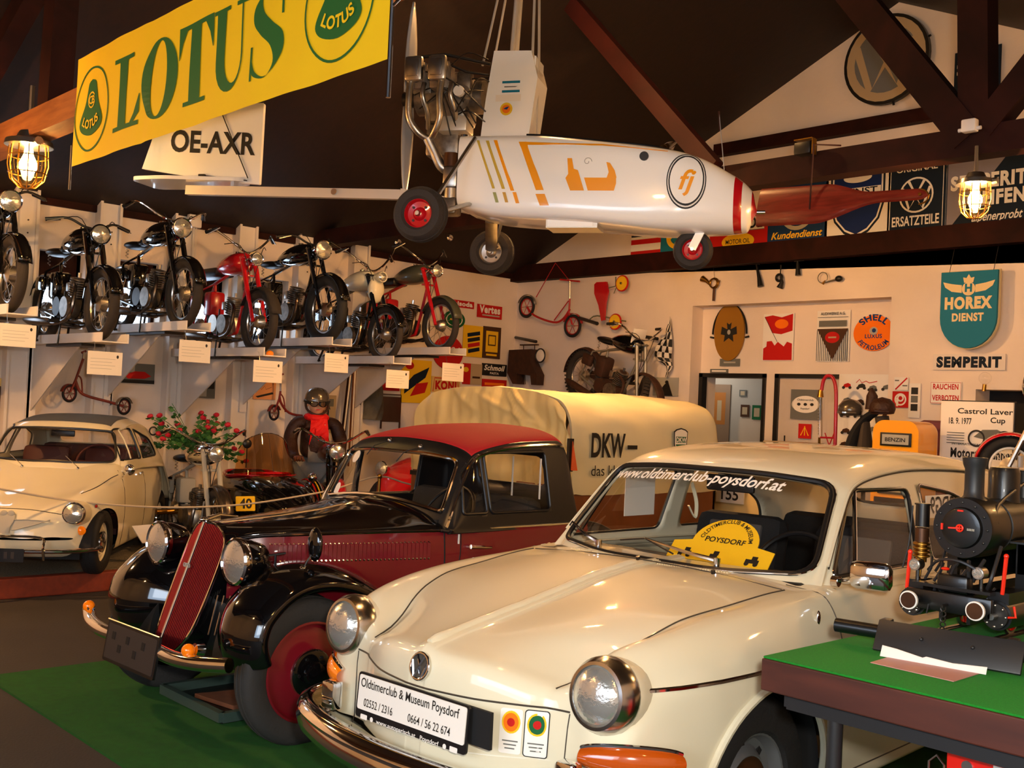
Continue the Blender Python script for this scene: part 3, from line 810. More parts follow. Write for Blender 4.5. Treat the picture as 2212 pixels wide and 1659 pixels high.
    for s_ in (1, -1): it.box2((-2.9, s_*.70, .32), (-.55, s_*.735, .93), 'cream2')
    it.build('interior', T0)
    for y in (.33, -.33):
        s = MB('seat_grey'); s.box((-1.25, y, .50), (.50, .50, .16), bev=.05); s.box((-1.50, y, .80), (.13, .50, .58), 'black_fabric', rot=Matrix.Rotation(radians(-12), 3, 'Y'), bev=.06)
        s.box((-1.435, y, .80), (.03, .30, .50), 'seat_grey', rot=Matrix.Rotation(radians(-12), 3, 'Y'), bev=.014); s.build('front_seat', T0)
    s = MB('seat_grey'); s.box((-2.2, 0, .52), (.5, 1.25, .18), bev=.06); s.box((-2.5, 0, .78), (.15, 1.25, .52), 'black_fabric', bev=.06); s.box((-2.95, 0, .86), (.8, 1.3, .06), 'cream2'); s.build('rear_seat', T0)
    sw_ = MB('black_satin'); sw_.torus((-.86, .33, .92), (-.9, 0, -.45), .19, .011, 36, 8); sw_.tube([(-.86, .15, .92), (-.82, .33, .90), (-.86, .51, .92)], .008, 6); sw_.cyl((-.84, .33, .91), (-.55, .33, .78), .02, 8); sw_.build('steering_wheel', T0)
    rm = MB('black_satin'); rm.box((-.86, .02, 1.275), (.02, .24, .07), bev=.02); rm.cyl((-.85, .02, 1.30), (-.82, .02, 1.37), .008, 8); rm.build('rear_view_mirror', T0)
    for s_ in (1, -1):
        k = MB('cream2'); k.tube([(-1.48, s_*.60, 1.22), (-1.50, s_*.58, 1.12), (-1.50, s_*.585, 1.04), (-1.46, s_*.60, 1.10)], .012, 6, smooth=5, flat=.4); k.build('grab_strap', T0)
    # wheels
    def hub(m, a, h, r):
        m.lathe([(r, h*.7), (r*1.02, h*.78), (r*.97, h*.74), (r*.90, h*.25), (r*.78, h*.12), (r*.70, h*.30), (r*.62, h*.52), (r*.60, h*.50)], ax=a, n=40)
        m.lathe([(r*.60, h*.50), (r*.5, h*.46), (r*.3, h*.62), (r*.12, h*.70), (0, h*.7)], ax=a, n=32, m='copper_dark')
        for k in range(8):
            q = 2*pi*k/8; m.box((cos(q)*r*.80, a[1]*h*.17, sin(q)*r*.80), (r*.10, .006, r*.13), 'black_matte', rot=Matrix.Rotation(-q, 3, 'Y'))
    for wx in (.06, -2.34):
        for s_ in (1, -1): wheel(T0, (wx, s_*.665, .335), .325, .165, .195, s_, 'steel_grey', hub)
    return T0, S0, G0
mat('amber_red', 'a8480c', .12, coat=1., emit=('a02000', .05)); mat('steel_grey', '77787a', .35, .5)
VWC, VWS, VWG = car_vw()
def vwp(x, y, z):
    a = radians(-86.9); return V((7.77+x*cos(a)-y*sin(a), -6.82+x*sin(a)+y*cos(a), z))
# things on and in the car
def place_vw(o): o.location = (7.77, -6.82, 0); o.rotation_euler = (0, 0, radians(-86.9))
mb = MB('sign_yellow'); mb.T = Matrix.Translation((-.575, .14, .965)) @ Matrix.Rotation(radians(-42), 4, 'Y')
shape = [(-.24, 0), (.24, 0), (.24, .085), (.155, .10)]+[(.155*cos(radians(a)), .10+.125*sin(radians(a))) for a in range(10, 175, 10)]+[(-.155, .10), (-.24, .085)]
mb.prism(shape, (0, 0, 0), (0, 1, 0), (0, 0, 1), .004)
mb.text('POYSDORF', (.005, 0, .10), (0, 1, 0), (0, 0, 1), .026, bold=.02, fit=.19)
mb.text('OLDTIMERCLUB & MUSEUM', (.005, 0, .095), (0, 1, 0), (0, 0, 1), .020, fn=lambda x, y: arc(.108, 90)(x*.92, y), bold=.015, fit=.33)
for y, k in ((-.16, 1), (.16, 1), (-.02, .6)): mb.box((.006, y, .03), (.001, .06*k, .018), 'ink'); mb.poly(ell(.011, .011, 12), (.006, y-.02*k, .018), (0, 1, 0), (0, 0, 1), 0, 'ink'); mb.poly(ell(.011, .011, 12), (.006, y+.02*k, .018), (0, 1, 0), (0, 0, 1), 0, 'ink'); mb.box((.006, y+.008, .045), (.001, .025, .02), 'ink')
o = mb.build('club_sign'); place_vw(o); tag(o, 'yellow club sign with rounded top lying behind the windscreen of the front car', 'sign')
mb = MB('paper_blue' if 0 else 'paper'); mb.box((-1.06, -.615, 1.175), (.24, .003, .22)); o = mb.build('paper_sheet'); place_vw(o); tag(o, 'blank paper sheet taped inside the far side window of the front car', 'paper')
mb = MB('sign_white'); mb.T = Matrix.Translation((-1.75, .60, 1.205)) @ Matrix.Rotation(radians(4), 4, 'X'); mb.box((0, 0, 0), (.42, .004, .10)); mb.text('ZBDG9', (0, -.003, -.03), (1, 0, 0), (0, 0, 1), .075, fit=.34, bold=.02, h=.001); mb.text('ZBDG9', (0, .003, -.03), (1, 0, 0), (0, 0, 1), .075, fit=.34, bold=.02, h=-.001); o = mb.build('spare_number_plate'); place_vw(o); tag(o, 'white number plate standing in the rear side window of the front car', 'number plate')
# ============================================================ BURGUNDY AND BLACK SALOON
def car_dkw():
    T0 = thing('car', 'burgundy and black pre-war car with red fabric roof and tall ribbed radiator grille', 'car', (5.70, -7.17, 0), radians(-87.85))
    wd = tab((.17, .165), (.10, .19), (0, .245), (-.3, .365), (-.6, .465), (-.85, .54), (-1.1, .59), (-1.6, .61), (-2.0, .58), (-2.5, .45), (-2.7, .28))
    top = tab((.17, .935), (0, .945), (-.32, .968), (-.6, 1.0), (-.82, 1.04), (-.90, 1.02), (-1.0, .93), (-1.9, .93), (-2.3, .86), (-2.6, .66), (-2.7, .5))
    sh = tab((.17, .85), (.1, .88), (0, .895), (-.85, .912), (-1.9, .91), (-2.3, .82), (-2.7, .46))
    def prof(x):
        w_, t, s_ = wd(x), top(x), sh(x); b = .40 if x > -1.9 else .40+(-1.9-x)*.05; d = t-s_
        P = [(0, t), (w_*.35, t-d*.08), (w_*.68, t-d*.32), (w_*.90, t-d*.68), (w_*.985, s_+.012), (w_, s_-.01), (w_+.012, s_*.75+b*.25), (w_+.012, s_*.45+b*.55), (w_-.005, s_*.15+b*.85), (w_-.04, b), (0, b)]
        return [V((x, y, z)) for y, z in P]
    xs = lin_x(.17, -2.7, 150)
    S = Surf(full_rows([catmull(prof(x), 5) for x in xs])); S0 = Surf(full_rows([catmull(prof(x), 5) for x in xs]))
    S.drop(lambda c: -1.9 < c.x < -.97 and abs(c.y) < .56 and c.z > .85)
    allf = S.f
    def sub(cond, name, m):
        S.f = [f for f in allf if cond(sum((S.v[i] for i in f), V())/len(f))]
        mb = MB(m); S.mesh(mb); return mb.build(name, T0, ang=60)
    zl = lambda c: sh(c.x)
    sub(lambda c: c.z > zl(c) and c.x > -.87, 'bonnet', 'black_gloss')
    sub(lambda c: c.z <= zl(c) and c.x > -.87, 'bonnet_side', 'burgundy')
    sub(lambda c: c.z <= zl(c) and c.x <= -.87 and c.x > -1.95, 'door', 'burgundy')
    sub(lambda c: (c.z > zl(c) and c.x <= -.87) or c.x <= -1.95, 'rear_body', 'black_satin')
    ch = MB('chrome')
    for s_ in (1, -1):
        ch.tube([S0.proj('y', x, sh(x)-.002, s_, .004) for x in lin_x(.12, -.88, 30)], .008, 7)
        ch.tube([S0.proj('y', x, sh(x)+.004, s_, .004) for x in lin_x(-.90, -1.88, 20)], .006, 6)
    ch.tube([S0.proj('z', x, 0, 1, .002) for x in lin_x(.16, -.80, 20)], .004, 6)
    ch.build('waist_strip', T0)
    sm = MB('ink')
    for s_ in (1, -1):
        for x in (-.865, -1.80): sm.tube([S0.proj('y', x+.0*k, .90-.45*k/8, s_, .001) for k in range(9)], .004, 5)
        sm.tube([p for p in [S0.proj('y', -.96+.10*(k/8)**2, .90-.45*k/8, s_, .001) for k in range(9)] if p], .003, 5)
    sm.build('panel_gap', T0)
    for s_ in (1, -1):
        lv = MB('burgundy')
        for k in range(38):
            x = -.01-.765*k/37; p = S0.proj('y', x, .812, s_, .0)
            lv.add([p+V((a, s_*b, c)) for a, b, c in ((-.008, 0, -.04), (.008, 0, -.04), (.008, 0, .042), (-.008, 0, .042), (-.007, .009, -.035), (-.007, .009, .037))], [(4, 5, 2, 1), (0, 1, 4), (2, 3, 5), (0, 4, 5, 3)])
            for z in (.853, .772): q = S0.proj('y', x, z, s_, .002); lv.sphere(q, .0062, 'chrome', 6, 4)  # chrome beads stand in for the highlights at the louvre ends
        lv.build('louvre_panel', T0, smooth=False)
    hn = MB('chrome'); hn.tube(S0.line('y', [(-1.0, .825), (-1.13, .815)], 1, .03, 4), .009, 8, rr=[.012, .006]); hn.cyl(S0.proj('y', -1.0, .825, 1, 0), S0.proj('y', -1.0, .825, 1, .03), .012, 8)
    hn.build('door_handle', T0)
    hn = MB('sign_white'); p = S0.proj('y', -.945, .865, 1, .004); hn.box(p, (.008, .006, .05)); hn.build('door_hinge', T0)
    # ---- radiator grille
    cx = lambda z: .20+(.94-z)*.36          # raked: the foot stands forward
    def gout(n=40):
        half = [(0, .945), (.05, .940), (.10, .922), (.145, .88), (.165, .82), (.168, .70), (.160, .55), (.145, .45), (.11, .38), (.06, .34), (0, .325)]
        P = catmull([V((a, b, 0)) for a, b in half], 5); return [(p.x, p.y) for p in P]
    hf = gout()
    edge = lambda y, z, l=0: V((cx(z)-.34*abs(y)+l, y, z))
    hw = lambda z: max([0]+[a[0]+(b[0]-a[0])*(a[1]-z)/(a[1]-b[1]+1e-9) for a, b in zip(hf, hf[1:]) if a[1] >= z > b[1]])
    sb = MB('black_gloss')   # shell behind the grille, back to the bonnet
    r0 = [edge(y, z, -.01) for y, z in hf]; r1 = [V((min(.16, edge(y, z).x-.03), y*1.04, z*1.0)) for y, z in hf]; r2 = [V((.14, y*1.05, max(z, .42))) for y, z in hf]
    for s_ in (1, -1):
        f_ = (lambda r: r) if s_ > 0 else mirror_y
        sb.grid([f_(r0), f_(r1), f_(r2)])
    sb.build('radiator_shell', T0)
    gf = MB('burgundy_dark')
    for s_ in (1, -1):
        rows = []
        for y in lin_x(0, .166, 16):
            zz = [z for z in lin_x(.33, .94, 30)]; rows.append([edge(s_*min(y, hw(z)), z, -.012) for z in zz])
        gf.grid(rows)
    gf.build('grille_core', T0)
    for s_ in (1, -1):
        g = MB('grille_metal')
        for k in range(17):
            y = .009+.0094*k; zt = [z for z in lin_x(.33, .944, 60) if hw(z) > y]
            if len(zt) < 2: continue
            g.tube([edge(s_*y, z) for z in (zt[0], zt[len(zt)//2], zt[-1])], .0036, 6)
        g.build('grille_bars', T0)
    fr = MB('chrome')
    fr.tube([edge(y, z, .004) for y, z in hf]+[edge(-y, z, .004) for y, z in hf[::-1][1:]], .006, 7, close=False)
    fr.tube([V((cx(z)+.006, 0, z)) for z in lin_x(.33, .945, 10)], .006, 7)
    fr.sphere((cx(.94), 0, .955), .018, sc=(1.6, .8, .7)); fr.tube([(cx(.95)+.0, 0, .955), (.12, 0, .975), (.02, 0, .962)], .008, 8, rr=[.012, .004])
    fr.build('grille_frame', T0)
    eb = MB('sign_silver')
    for k in range(4): eb.torus((cx(.74)+.012, -.021+.014*k, .74), (1, 0, 0), .009, .0022, 14, 5)
    eb.build('badge', T0)
    # ---- fenders
    path = [(.345, .37), (.372, .45), (.372, .54), (.325, .645), (.20, .752), (.04, .800), (-.16, .785), (-.36, .70), (-.56, .55), (-.78, .40), (-1.0, .34), (-1.9, .34)]
    P = catmull([V((a, b, 0)) for a, b in path], 8)
    sec = [(.13, -.26), (.20, -.16), (.28, -.075), (.38, -.015), (.48, .0), (.58, -.004), (.66, -.025), (.71, -.055), (.722, -.085), (.715, -.10)]
    SC_ = catmull([V((a, b, 0)) for a, b in sec], 4)
    for s_ in (1, -1):
        rows = []
        for i, p in enumerate(P):
            t = (P[min(i+1, len(P)-1)]-P[max(i-1, 0)]).normalized(); nrm = V((-t.y, t.x, 0)) if t.x < 0 else V((-t.y, t.x, 0))
            nrm = V((t.y, -t.x, 0)); 
            row = []
            for q in SC_:
                k = 1 if q.x > .4 else max(.45, 1-.0*i)
                inn = max(0, .5-q.x); flat = sstep(.5, .0, p.x) if p.x < .5 else 0
                row.append(V((p.x+nrm.x*q.y*k - (inn*.30 if p.x > .2 else inn*.30*sstep(-.2, .2, p.x)), s_*q.x, p.y+nrm.y*q.y*k)))
            rows.append(row)
        f = MB('black_gloss'); f.grid(rows); o = f.build('front_wing', T0, ang=80)
        m = o.modifiers.new('s', 'SOLIDIFY'); m.thickness = .012; m.offset = -1
    ap = MB('black_satin'); ap.box2((-.2, -.40, .34), (.22, .40, .60), bev=.04); ap.box2((-2.3, -.5, .25), (.1, .5, .40)); ap.build('underbody', T0)
    for s_ in (1, -1):
        w_ = MB('black_matte'); w_.lathe([(.01, .30), (.30, .30), (.31, .50)], (0, 0, .36), (0, s_, 0), 30, ang=pi); w_.build('wheel_well', T0)
    rw_ = [(-1.55, .34), (-1.62, .50), (-1.78, .66), (-2.05, .74), (-2.35, .68), (-2.6, .5), (-2.7, .32)]
    P2 = catmull([V((a, b, 0)) for a, b in rw_], 6)
    for s_ in (1, -1):
        f = MB('black_gloss'); rows = []
        for p in P2:
            rows.append([V((p.x, s_*y, p.y+d)) for y, d in ((.48, -.05), (.56, .0), (.66, -.01), (.72, -.05), (.735, -.12))])
        f.grid(rows); f.build('rear_wing', T0, ang=80)
    # cooling fins between grille and wing
    for s_ in (1, -1):
        f = MB('steel')
        for k in range(6): f.tube([(.22-.02*k, s_*(.19+.022*k), .62), (.26-.02*k, s_*(.19+.022*k), .44)], .004, 5)
        f.build('side_vent', T0)
    # ---- headlights
    for s_ in (1, -1):
        c = V((.20, s_*.365, .80)); ax = (1, 0, .03)
        b = MB('black_gloss'); b.lathe([(.0, -.14), (.04, -.13), (.08, -.085), (.10, -.02), (.104, .03)], c, ax, 32); b.tube([c+V((-.03, 0, -.07)), c+V((-.06, 0, -.2))], .02, 8); hb = b.build('headlight_bowl', T0)
        r = MB('chrome'); r.lathe([(.104, .02), (.110, .03), (.109, .052), (.100, .060), (.094, .054)], c, ax, 36); r.build('headlight_rim', hb)
        l = MB('lens'); l.lathe([(.096, .053), (.064, .067), (.03, .073), (0, .075)], c, ax, 28); l.build('headlight_lens', hb)
    # mirror on the near wing, clamp
    m = MB('black_gloss'); m.tube([(.04, .60, .775), (.02, .605, .82), (-.01, .61, .86)], .006, 8, 'chrome'); m.sphere((.04, .60, .785), .016, 'chrome', 10, 6)
    m.sphere((-.015, .612, .895), .068, sc=(.35, .75, 1.15)); m.build('wing_mirror', T0)
    m = MB('black_satin'); m.tube([(.10, .47, .78), (.10, .47, .84)], .006, 6); m.tube([(.13, .46, .835), (.06, .49, .845)], .005, 6); m.build('bonnet_catch', T0)
    # ---- bumper, plate, lamps
    for s_ in (1, -1):
        b = MB('chrome'); b.tube([(.505, s_*.17, .395), (.515, s_*.35, .395), (.495, s_*.52, .405), (.44, s_*.68, .42)], .033, 12, smooth=5, flat=1.); b.build('bumper', T0)
        a = MB('amber'); y = .44 if s_ > 0 else -.66; a.sphere((.50 if s_ > 0 else .45, y, .445+(.01 if s_ < 0 else 0)), .030, n=14, k=10); a.cyl((.47, y, .445), (.43, y, .44), .028, 14, 'chrome'); a.build('indicator', T0)
    p = MB('black_satin'); p.T = Matrix.Translation((.535, 0, .375)) @ Matrix.Rotation(radians(-8), 4, 'Y')
    p.prism(rrect(.50, .19, .01), (0, 0, 0), (0, 1, 0), (0, 0, 1), .012); p.prism(rrect(.47, .16, .008), (.012, 0, 0), (0, 1, 0), (0, 0, 1), .002, 'plate_dark')
    for k, x0 in enumerate((-.17, -.10, -.03, .05, .12)): p.box((.015, x0, .03-.05*(k % 2)), (.002, .03, .035), 'black_matte')
    p.tube([(.014, -.25, .095), (.014, .25, .095)], .004, 5, 'steel'); p.build('number_plate', T0)
    # ---- cabin
    Tt = tab((-.80, .93), (-.84, 1.03), (-.97, 1.29), (-1.0, 1.34), (-1.06, 1.385), (-1.2, 1.42), (-1.45, 1.452), (-1.75, 1.462), (-1.83, 1.44), (-1.88, 1.36), (-1.92, 1.15), (-1.95, .93))
    def gprof(x):
        t = Tt(x); f = (t-.93)/.53; ye = .565-.05*f; zb_ = .92; yb = .60; dn = .05+.05*f
        P = [(0, t), (.17, t-.006), (.32, t-.018), (ye-.09, t-.04), (ye-.03, t-.065), (ye, t-dn), (ye+.004, t-dn-.02)]
        P = [(a, max(b, zb_)) for a, b in P]; zt = max(t-dn-.02, zb_)
        for k in range(1, 6): u = k/5; P.append((ye+.004+(yb-ye-.004)*u+.01*sin(pi*u), zt+(zb_-zt)*u))
        P.append((yb+.005, zb_-.02))
        return [V((x-.04*(y/.55)**2*(1-sstep(-1.1, -1.5, x))+.06*(y/.55)**2*sstep(-1.7, -1.9, x), y, z)) for y, z in P]
    gx = lin_x(-.80, -1.12, 40)+lin_x(-1.13, -1.95, 60)
    grow = [mirror_y(r[1:])[::-1]+list(r) for r in [catmull(gprof(x), 5) for x in gx]]
    G = Surf(grow); G0 = Surf(grow); NC = len(grow[0])-1; hc = (NC+1)//2; fid = {tuple(f): (k//NC, k % NC) for k, f in enumerate(G.f)}
    ws = rpoly([(-.50, 1.0), (-.25, 1.035), (0, 1.048), (.25, 1.035), (.50, 1.0), (.47, 1.27), (.25, 1.29), (-.25, 1.29), (-.47, 1.27)], [.03, .2, .2, .2, .03, .05, .2, .2, .05], 5)
    sw = rpoly([(-.955, .995), (-1.125, .995), (-1.115, 1.30), (-1.06, 1.285), (-.985, 1.20)], [.02, .02, .02, .05, .06], 4)
    dw = rpoly([(-1.15, .995), (-1.62, .995), (-1.62, 1.32), (-1.14, 1.31)], .03, 4)
    G.cut('x', ws, 1, cond=lambda c: c.x > -1.2)
    G.cut('x', rpoly([(-.3, 1.1), (.3, 1.1), (.28, 1.28), (-.28, 1.28)], .05), -1, cond=lambda c: c.x < -1.7)
    for s_ in (1, -1):
        for o in (sw, dw): G.cut('y', o, s_, cond=lambda c, s_=s_: c.y*s_ > .4)
    allg = G.f
    def subg(cond, name, m):
        G.f = [f for f in allg if cond(fid[tuple(f)])]
        mb = MB(m); G.mesh(mb); o = mb.build(name, T0, ang=60); q = o.modifiers.new('s', 'SOLIDIFY'); q.thickness = .018; q.offset = -1; return o
    red = lambda ij: gx[ij[0]] < -1.03 and gx[ij[0]] > -1.86 and hc-24 <= ij[1] < hc+22
    subg(lambda c: not red(c), 'cabin', 'black_satin'); subg(red, 'fabric_roof', 'red_fabric')
    def ring(ax, out, sign, lift, r, mb, m=None): mb.tube([q for q in [G0.proj(ax, a, b, sign, lift) for a, b in out] if q], r, 7, m, close=True)
    t = MB('chrome'); ring('x', ws, 1, .004, .010, t); t.build('windscreen_frame', T0)
    for s_ in (1, -1):
        for o in (sw, dw): t = MB('black_satin'); ring('y', o, s_, .002, .008, t); t.build('window_frame', T0)
    for s_ in (1, -1):
        t = MB('chrome'); t.tube([S0.proj('y', -.865, .90, s_, .01)]+[V((q.x, s_*(q.y+.008), q.z-.002)) for q in [gprof(x)[5] for x in (-.845, -.88, -.92, -.96, -1.0, -1.06, -1.15, -1.3, -1.5, -1.7, -1.8)]], .009, 7, smooth=3); t.build('drip_strip', T0)
        for o, nm in ((sw, 'quarter_window'), (dw, 'side_window')): g = MB('glass_dark'); G0.patch(g, 'y', o, s_, -.006, 4); g.build(nm, T0)
    g = MB('glass'); G0.patch(g, 'x', ws, 1, -.004, 6); g.build('windscreen', T0)
    for x, y in ((-1.05, -.10), (-1.04, .18)): 
        t = MB('chrome'); q = G0.proj('z', x+.045, y, 1, .008); t.sphere(q, .014, n=10, k=6); t.tube([q, q+V((.03, -.10, -.035)), q+V((.06, -.13, -.09))], .003, 5, 'black_satin'); t.build('wiper', T0)
    st = MB('sign_white'); G0.patch(st, 'x', [(-.415+a, 1.045+b) for a, b in rrect(.055, .07, .025)], 1, .004, 2, 'sign_white'); G0.patch(st, 'x', [(-.36+a, 1.235+b) for a, b in ell(.035, .035, 12)], 1, .004, 2, 'paper'); st.build('vignette_sticker', T0)
    it = MB('black_fabric'); it.box((-.92, 0, .90), (.14, 1.0, .12)); 
    for y in (.28, -.28): it.box((-1.55, y, .78), (.14, .46, .55), rot=Matrix.Rotation(radians(-10), 3, 'Y'), bev=.05); it.box((-1.3, y, .5), (.48, .46, .14), bev=.04)
    it.box2((-1.9, -.55, .40), (-.9, .55, .44)); it.build('seats', T0)
    sw_ = MB('black_satin'); sw_.torus((-1.12, .27, .95), (-.8, 0, -.55), .19, .010, 32, 7); sw_.cyl((-1.12, .27, .95), (-.9, .27, .80), .014, 8); sw_.tube([(-1.12, .09, .95), (-1.12, .45, .95)], .007, 6); sw_.build('steering_wheel', T0)
    for y in (.30, .52): s = MB('paper'); s.tube([(-1.60, y, 1.28), (-1.60, y, 1.05)], .007, 5, flat=.4); s.build('window_strap', T0)
    def hub(m, a, h, r):
        m.lathe([(r, h*.6), (r*1.04, h*.9), (r*1.0, h*.95), (r*.95, h*.5), (r*.80, h*.72), (r*.62, h*.95), (r*.50, h*1.05)], ax=a, n=40, m='burgundy')
        m.lathe([(r*.50, h*1.05), (r*.49, h*1.22)], ax=a, n=30, m='chrome'); m.lathe([(r*.49, h*1.22), (r*.42, h*1.38), (r*.25, h*1.45)], ax=a, n=30, m='black_gloss'); m.lathe([(r*.25, h*1.45), (r*.22, h*1.85), (r*.12, h*1.95), (0, h*1.96)], ax=a, n=24, m='black_gloss')
        for k in range(6): q = 2*pi*k/6; m.cyl((cos(q)*r*.36, a[1]*h*1.40, sin(q)*r*.36), (cos(q)*r*.36, a[1]*h*1.5, sin(q)*r*.36), r*.035, 6, 'black_satin')
    for wx in (0.02, -2.15):
        for s_ in (1, -1): wheel(T0, (wx, s_*.61, .33), .33, .125, .218, s_, 'burgundy', hub, 'rubber_grey')
    return T0
mat('grille_metal', '9a2c38', .16, .85, coat=.6); mat('burgundy_dark', '14040a', .4, coat=.5); mat('plate_dark', '2e2826', .6); mat('rubber_grey', '2e2c2a', .8, bump=(60, .15))
car_dkw()
# display tray standing on the carpet under the wing
mat('tray_green', '34463e', .6); mat('tray_brown', '9a5c3c', .6, noise=(8, .3, '6e4430'))
mb = MB('tray_green'); w0 = at(375, 1490, 'z', .02)
for a, b in (((0, 0), (.62, 0)), ((0, .5), (.62, .5)), ((0, 0), (0, .5)), ((.62, 0), (.62, .5))):
    mb.beam((a[0], a[1], .03), (b[0], b[1], .03), .035, .045)
mb.box2((0, 0, .0), (.62, .5, .008), 'black_satin')
o = mb.build('drip_tray', loc=(5.28, -7.33, .012), smooth=False); tag(o, 'shallow grey-green drip tray on the carpet beneath the burgundy car', 'tray')
mb = MB('tray_brown'); mb.prism([(0, 0), (.30, .05), (.34, .30), (.06, .26)], (0, 0, 0), (1, 0, 0), (0, 1, 0), .02)
o = mb.build('cardboard_sheet', loc=(5.45, -7.24, .022)); tag(o, 'brown card lying in the drip tray', 'card')
# ============================================================ TABLE WITH MODEL LOCOMOTIVE
TX0, TX1, TY0, TY1 = 8.80, 10.35, -7.28, -5.0
t = thing('display_table', 'display table with green felt top, brown edge and dark steel legs beside the front car', 'table', (TX0, TY0, 0))
m = MB('table_edge'); m.box2((0, 0, .805), (TX1-TX0, TY1-TY0, .893), bev=.004); m.build('tabletop', t, smooth=False)
m = MB('felt_green'); m.box2((.003, .003, .893), (TX1-TX0-.003, TY1-TY0-.003, .90), bev=.003); m.build('felt_cover', t)
m = MB('dark_steel2'); mat('dark_steel2', '2a2a2c', .45, .4)
for a, b in (((.06, .06), (1.49, .06)), ((.06, 2.2), (1.49, 2.2)), ((.06, .06), (.06, 2.2)), ((1.49, .06), (1.49, 2.2))): m.beam((*a, .782), (*b, .782), .04, .047)
m.build('table_frame', t, smooth=False)
for x in (.20, 1.45):
    for y in (.06, 2.2): m = MB('dark_steel2'); m.tube([(x, y, 0), (x, y, .775)], .021, 10); m.build('leg', t)

# model locomotive
L = thing('model_locomotive', 'large black model steam locomotive with red rods on the green table', 'model locomotive', (9.0, -6.5, .90), radians(-90))
# local: +x forward (towards -y of the room), y left
m = MB('loco_black')
zc_ = .345
m.lathe([(.0, .0), (.050, .003), (.062, .0), (.066, -.012), (.094, -.012), (.097, -.02), (.097, -.15), (.088, -.16), (.088, -.78)], (0.0, 0, zc_), (1, 0, 0), 40)
for k in range(12): q = 2*pi*k/12; m.sphere((-.008, .081*cos(q), zc_+.081*sin(q)), .004, n=6, k=4)
m.lathe([(.088, -.18), (.092, -.181), (.092, -.20), (.088, -.201)], (0, 0, zc_), (1, 0, 0), 32); m.lathe([(.088, -.48), (.092, -.481), (.092, -.50), (.088, -.501)], (0, 0, zc_), (1, 0, 0), 32)
m.build('boiler', L)
m = MB('loco_red'); m.torus((.006, 0, zc_), (1, 0, 0), .010, .003, 16, 6); m.tube([(.008, 0, zc_), (.012, -.034, zc_-.002)], .003, 6); m.tube([(.008, -.010, zc_), (.008, .010, zc_)], .002, 5); m.tube([(.008, 0, zc_-.01), (.008, 0, zc_+.01)], .002, 5)
m.box((.004, -.058, zc_), (.006, .006, .02)); m.box((.004, 0, zc_+.055), (.006, .018, .005)); m.build('smokebox_handle', L)
m = MB('sign_silver'); [m.box((.004, .024+.005*k, zc_-.002), (.001, .003, .007)) for k in range(5)]; m.build('number_lettering', L)
m = MB('loco_grey'); m.lathe([(.044, .085), (.032, .10), (.030, .12), (.030, .185), (.036, .20), (.039, .222), (.037, .224), (.026, .224), (.024, .15)], (-.09, 0, zc_), (0, 0, 1), 28); m.build('chimney', L)
m = MB('loco_black'); m.lathe([(.052, .075), (.050, .10), (.050, .175), (.044, .19), (.0, .195)], (-.32, 0, zc_), (0, 0, 1), 28); m.build('steam_dome', L)
m = MB('loco_black'); m.lathe([(.056, .07), (.054, .09), (.054, .17), (.05, .18), (0, .182)], (-.50, 0, zc_), (0, 0, 1), 28); m.tube([(-.45, 0, zc_+.19), (-.45, 0, zc_+.23)], .01, 8, 'steel'); m.tube([(-.42, .03, zc_+.14), (-.12, .065, zc_+.075), (-.06, .09, zc_+.02)], .006, 8, 'loco_grey', smooth=4); m.build('sand_dome', L)
m = MB('loco_black'); m.box2((-.74, -.13, .14), (-.20, -.095, .30)); m.box2((-.74, .095, .14), (-.20, .13, .30)); m.box2((-.95, -.15, .13), (-.74, .15, .50), bev=.01); m.box2((-.97, -.16, .49), (-.70, .16, .51), bev=.005)
m.box2((-.80, -.05, .05), (.02, -.038, .14)); m.box2((-.80, .038, .05), (.02, .05, .14)); m.box2((-.06, -.125, .155), (.06, .125, .165)); m.build('side_tank', L)
m = MB('loco_grey'); m.box2((-.66, .09, .30), (-.16, .15, .306)); m.box2((-.66, -.15, .30), (-.16, -.09, .306)); m.box2((-.40, .10, .20), (-.20, .16, .30)); m.build('running_board', L)
m = MB('loco_black'); m.box2((.055, -.135, .085), (.075, .135, .145), bev=.003); m.box2((.0, -.05, .145), (.05, .05, .20), bev=.01)
m.tube([(.065, -.06, .12), (.085, -.06, .075)], .003, 5); m.build('buffer_beam', L)
for y in (-.105, .105):
    m = MB('loco_black'); m.cyl((.07, y, .112), (.11, y, .112), .014, 14, 'loco_grey'); m.cyl((.11, y, .112), (.118, y, .112), .029, 28, 'sign_white', .029); m.cyl((.1185, y, .112), (.121, y, .112), .0245, 24, 'copper_dark'); m.build('buffer', L)
m = MB('dark_steel'); 
for k in range(5): m.torus((.10, 0, .10-.016*k), (1, .3*(k % 2), 0), .008, .0022, 12, 5)
m.tube([(.08, 0, .11), (.11, 0, .108)], .005, 6); m.torus((.105, 0, .02), (1, 0, 0), .014, .003, 12, 5); m.build('coupling_chain', L)
for y in (-.135, .135):
    m = MB('loco_black'); m.cyl((.03, y, .095), (-.14, y, .095), .045, 24); m.cyl((.03, y, .095), (.045, y, .095), .038, 24, 'dark_steel'); m.cyl((.045, y, .095), (.075, y, .095), .010, 10, 'steel')
    for k in range(8): q = 2*pi*k/8; m.sphere((.046, y+.032*cos(q), .095+.032*sin(q)), .004, 'steel', 6, 4)
    m.box2((-.12, y-.03, .13), (.02, y+.03, .165)); m.build('cylinder', L)
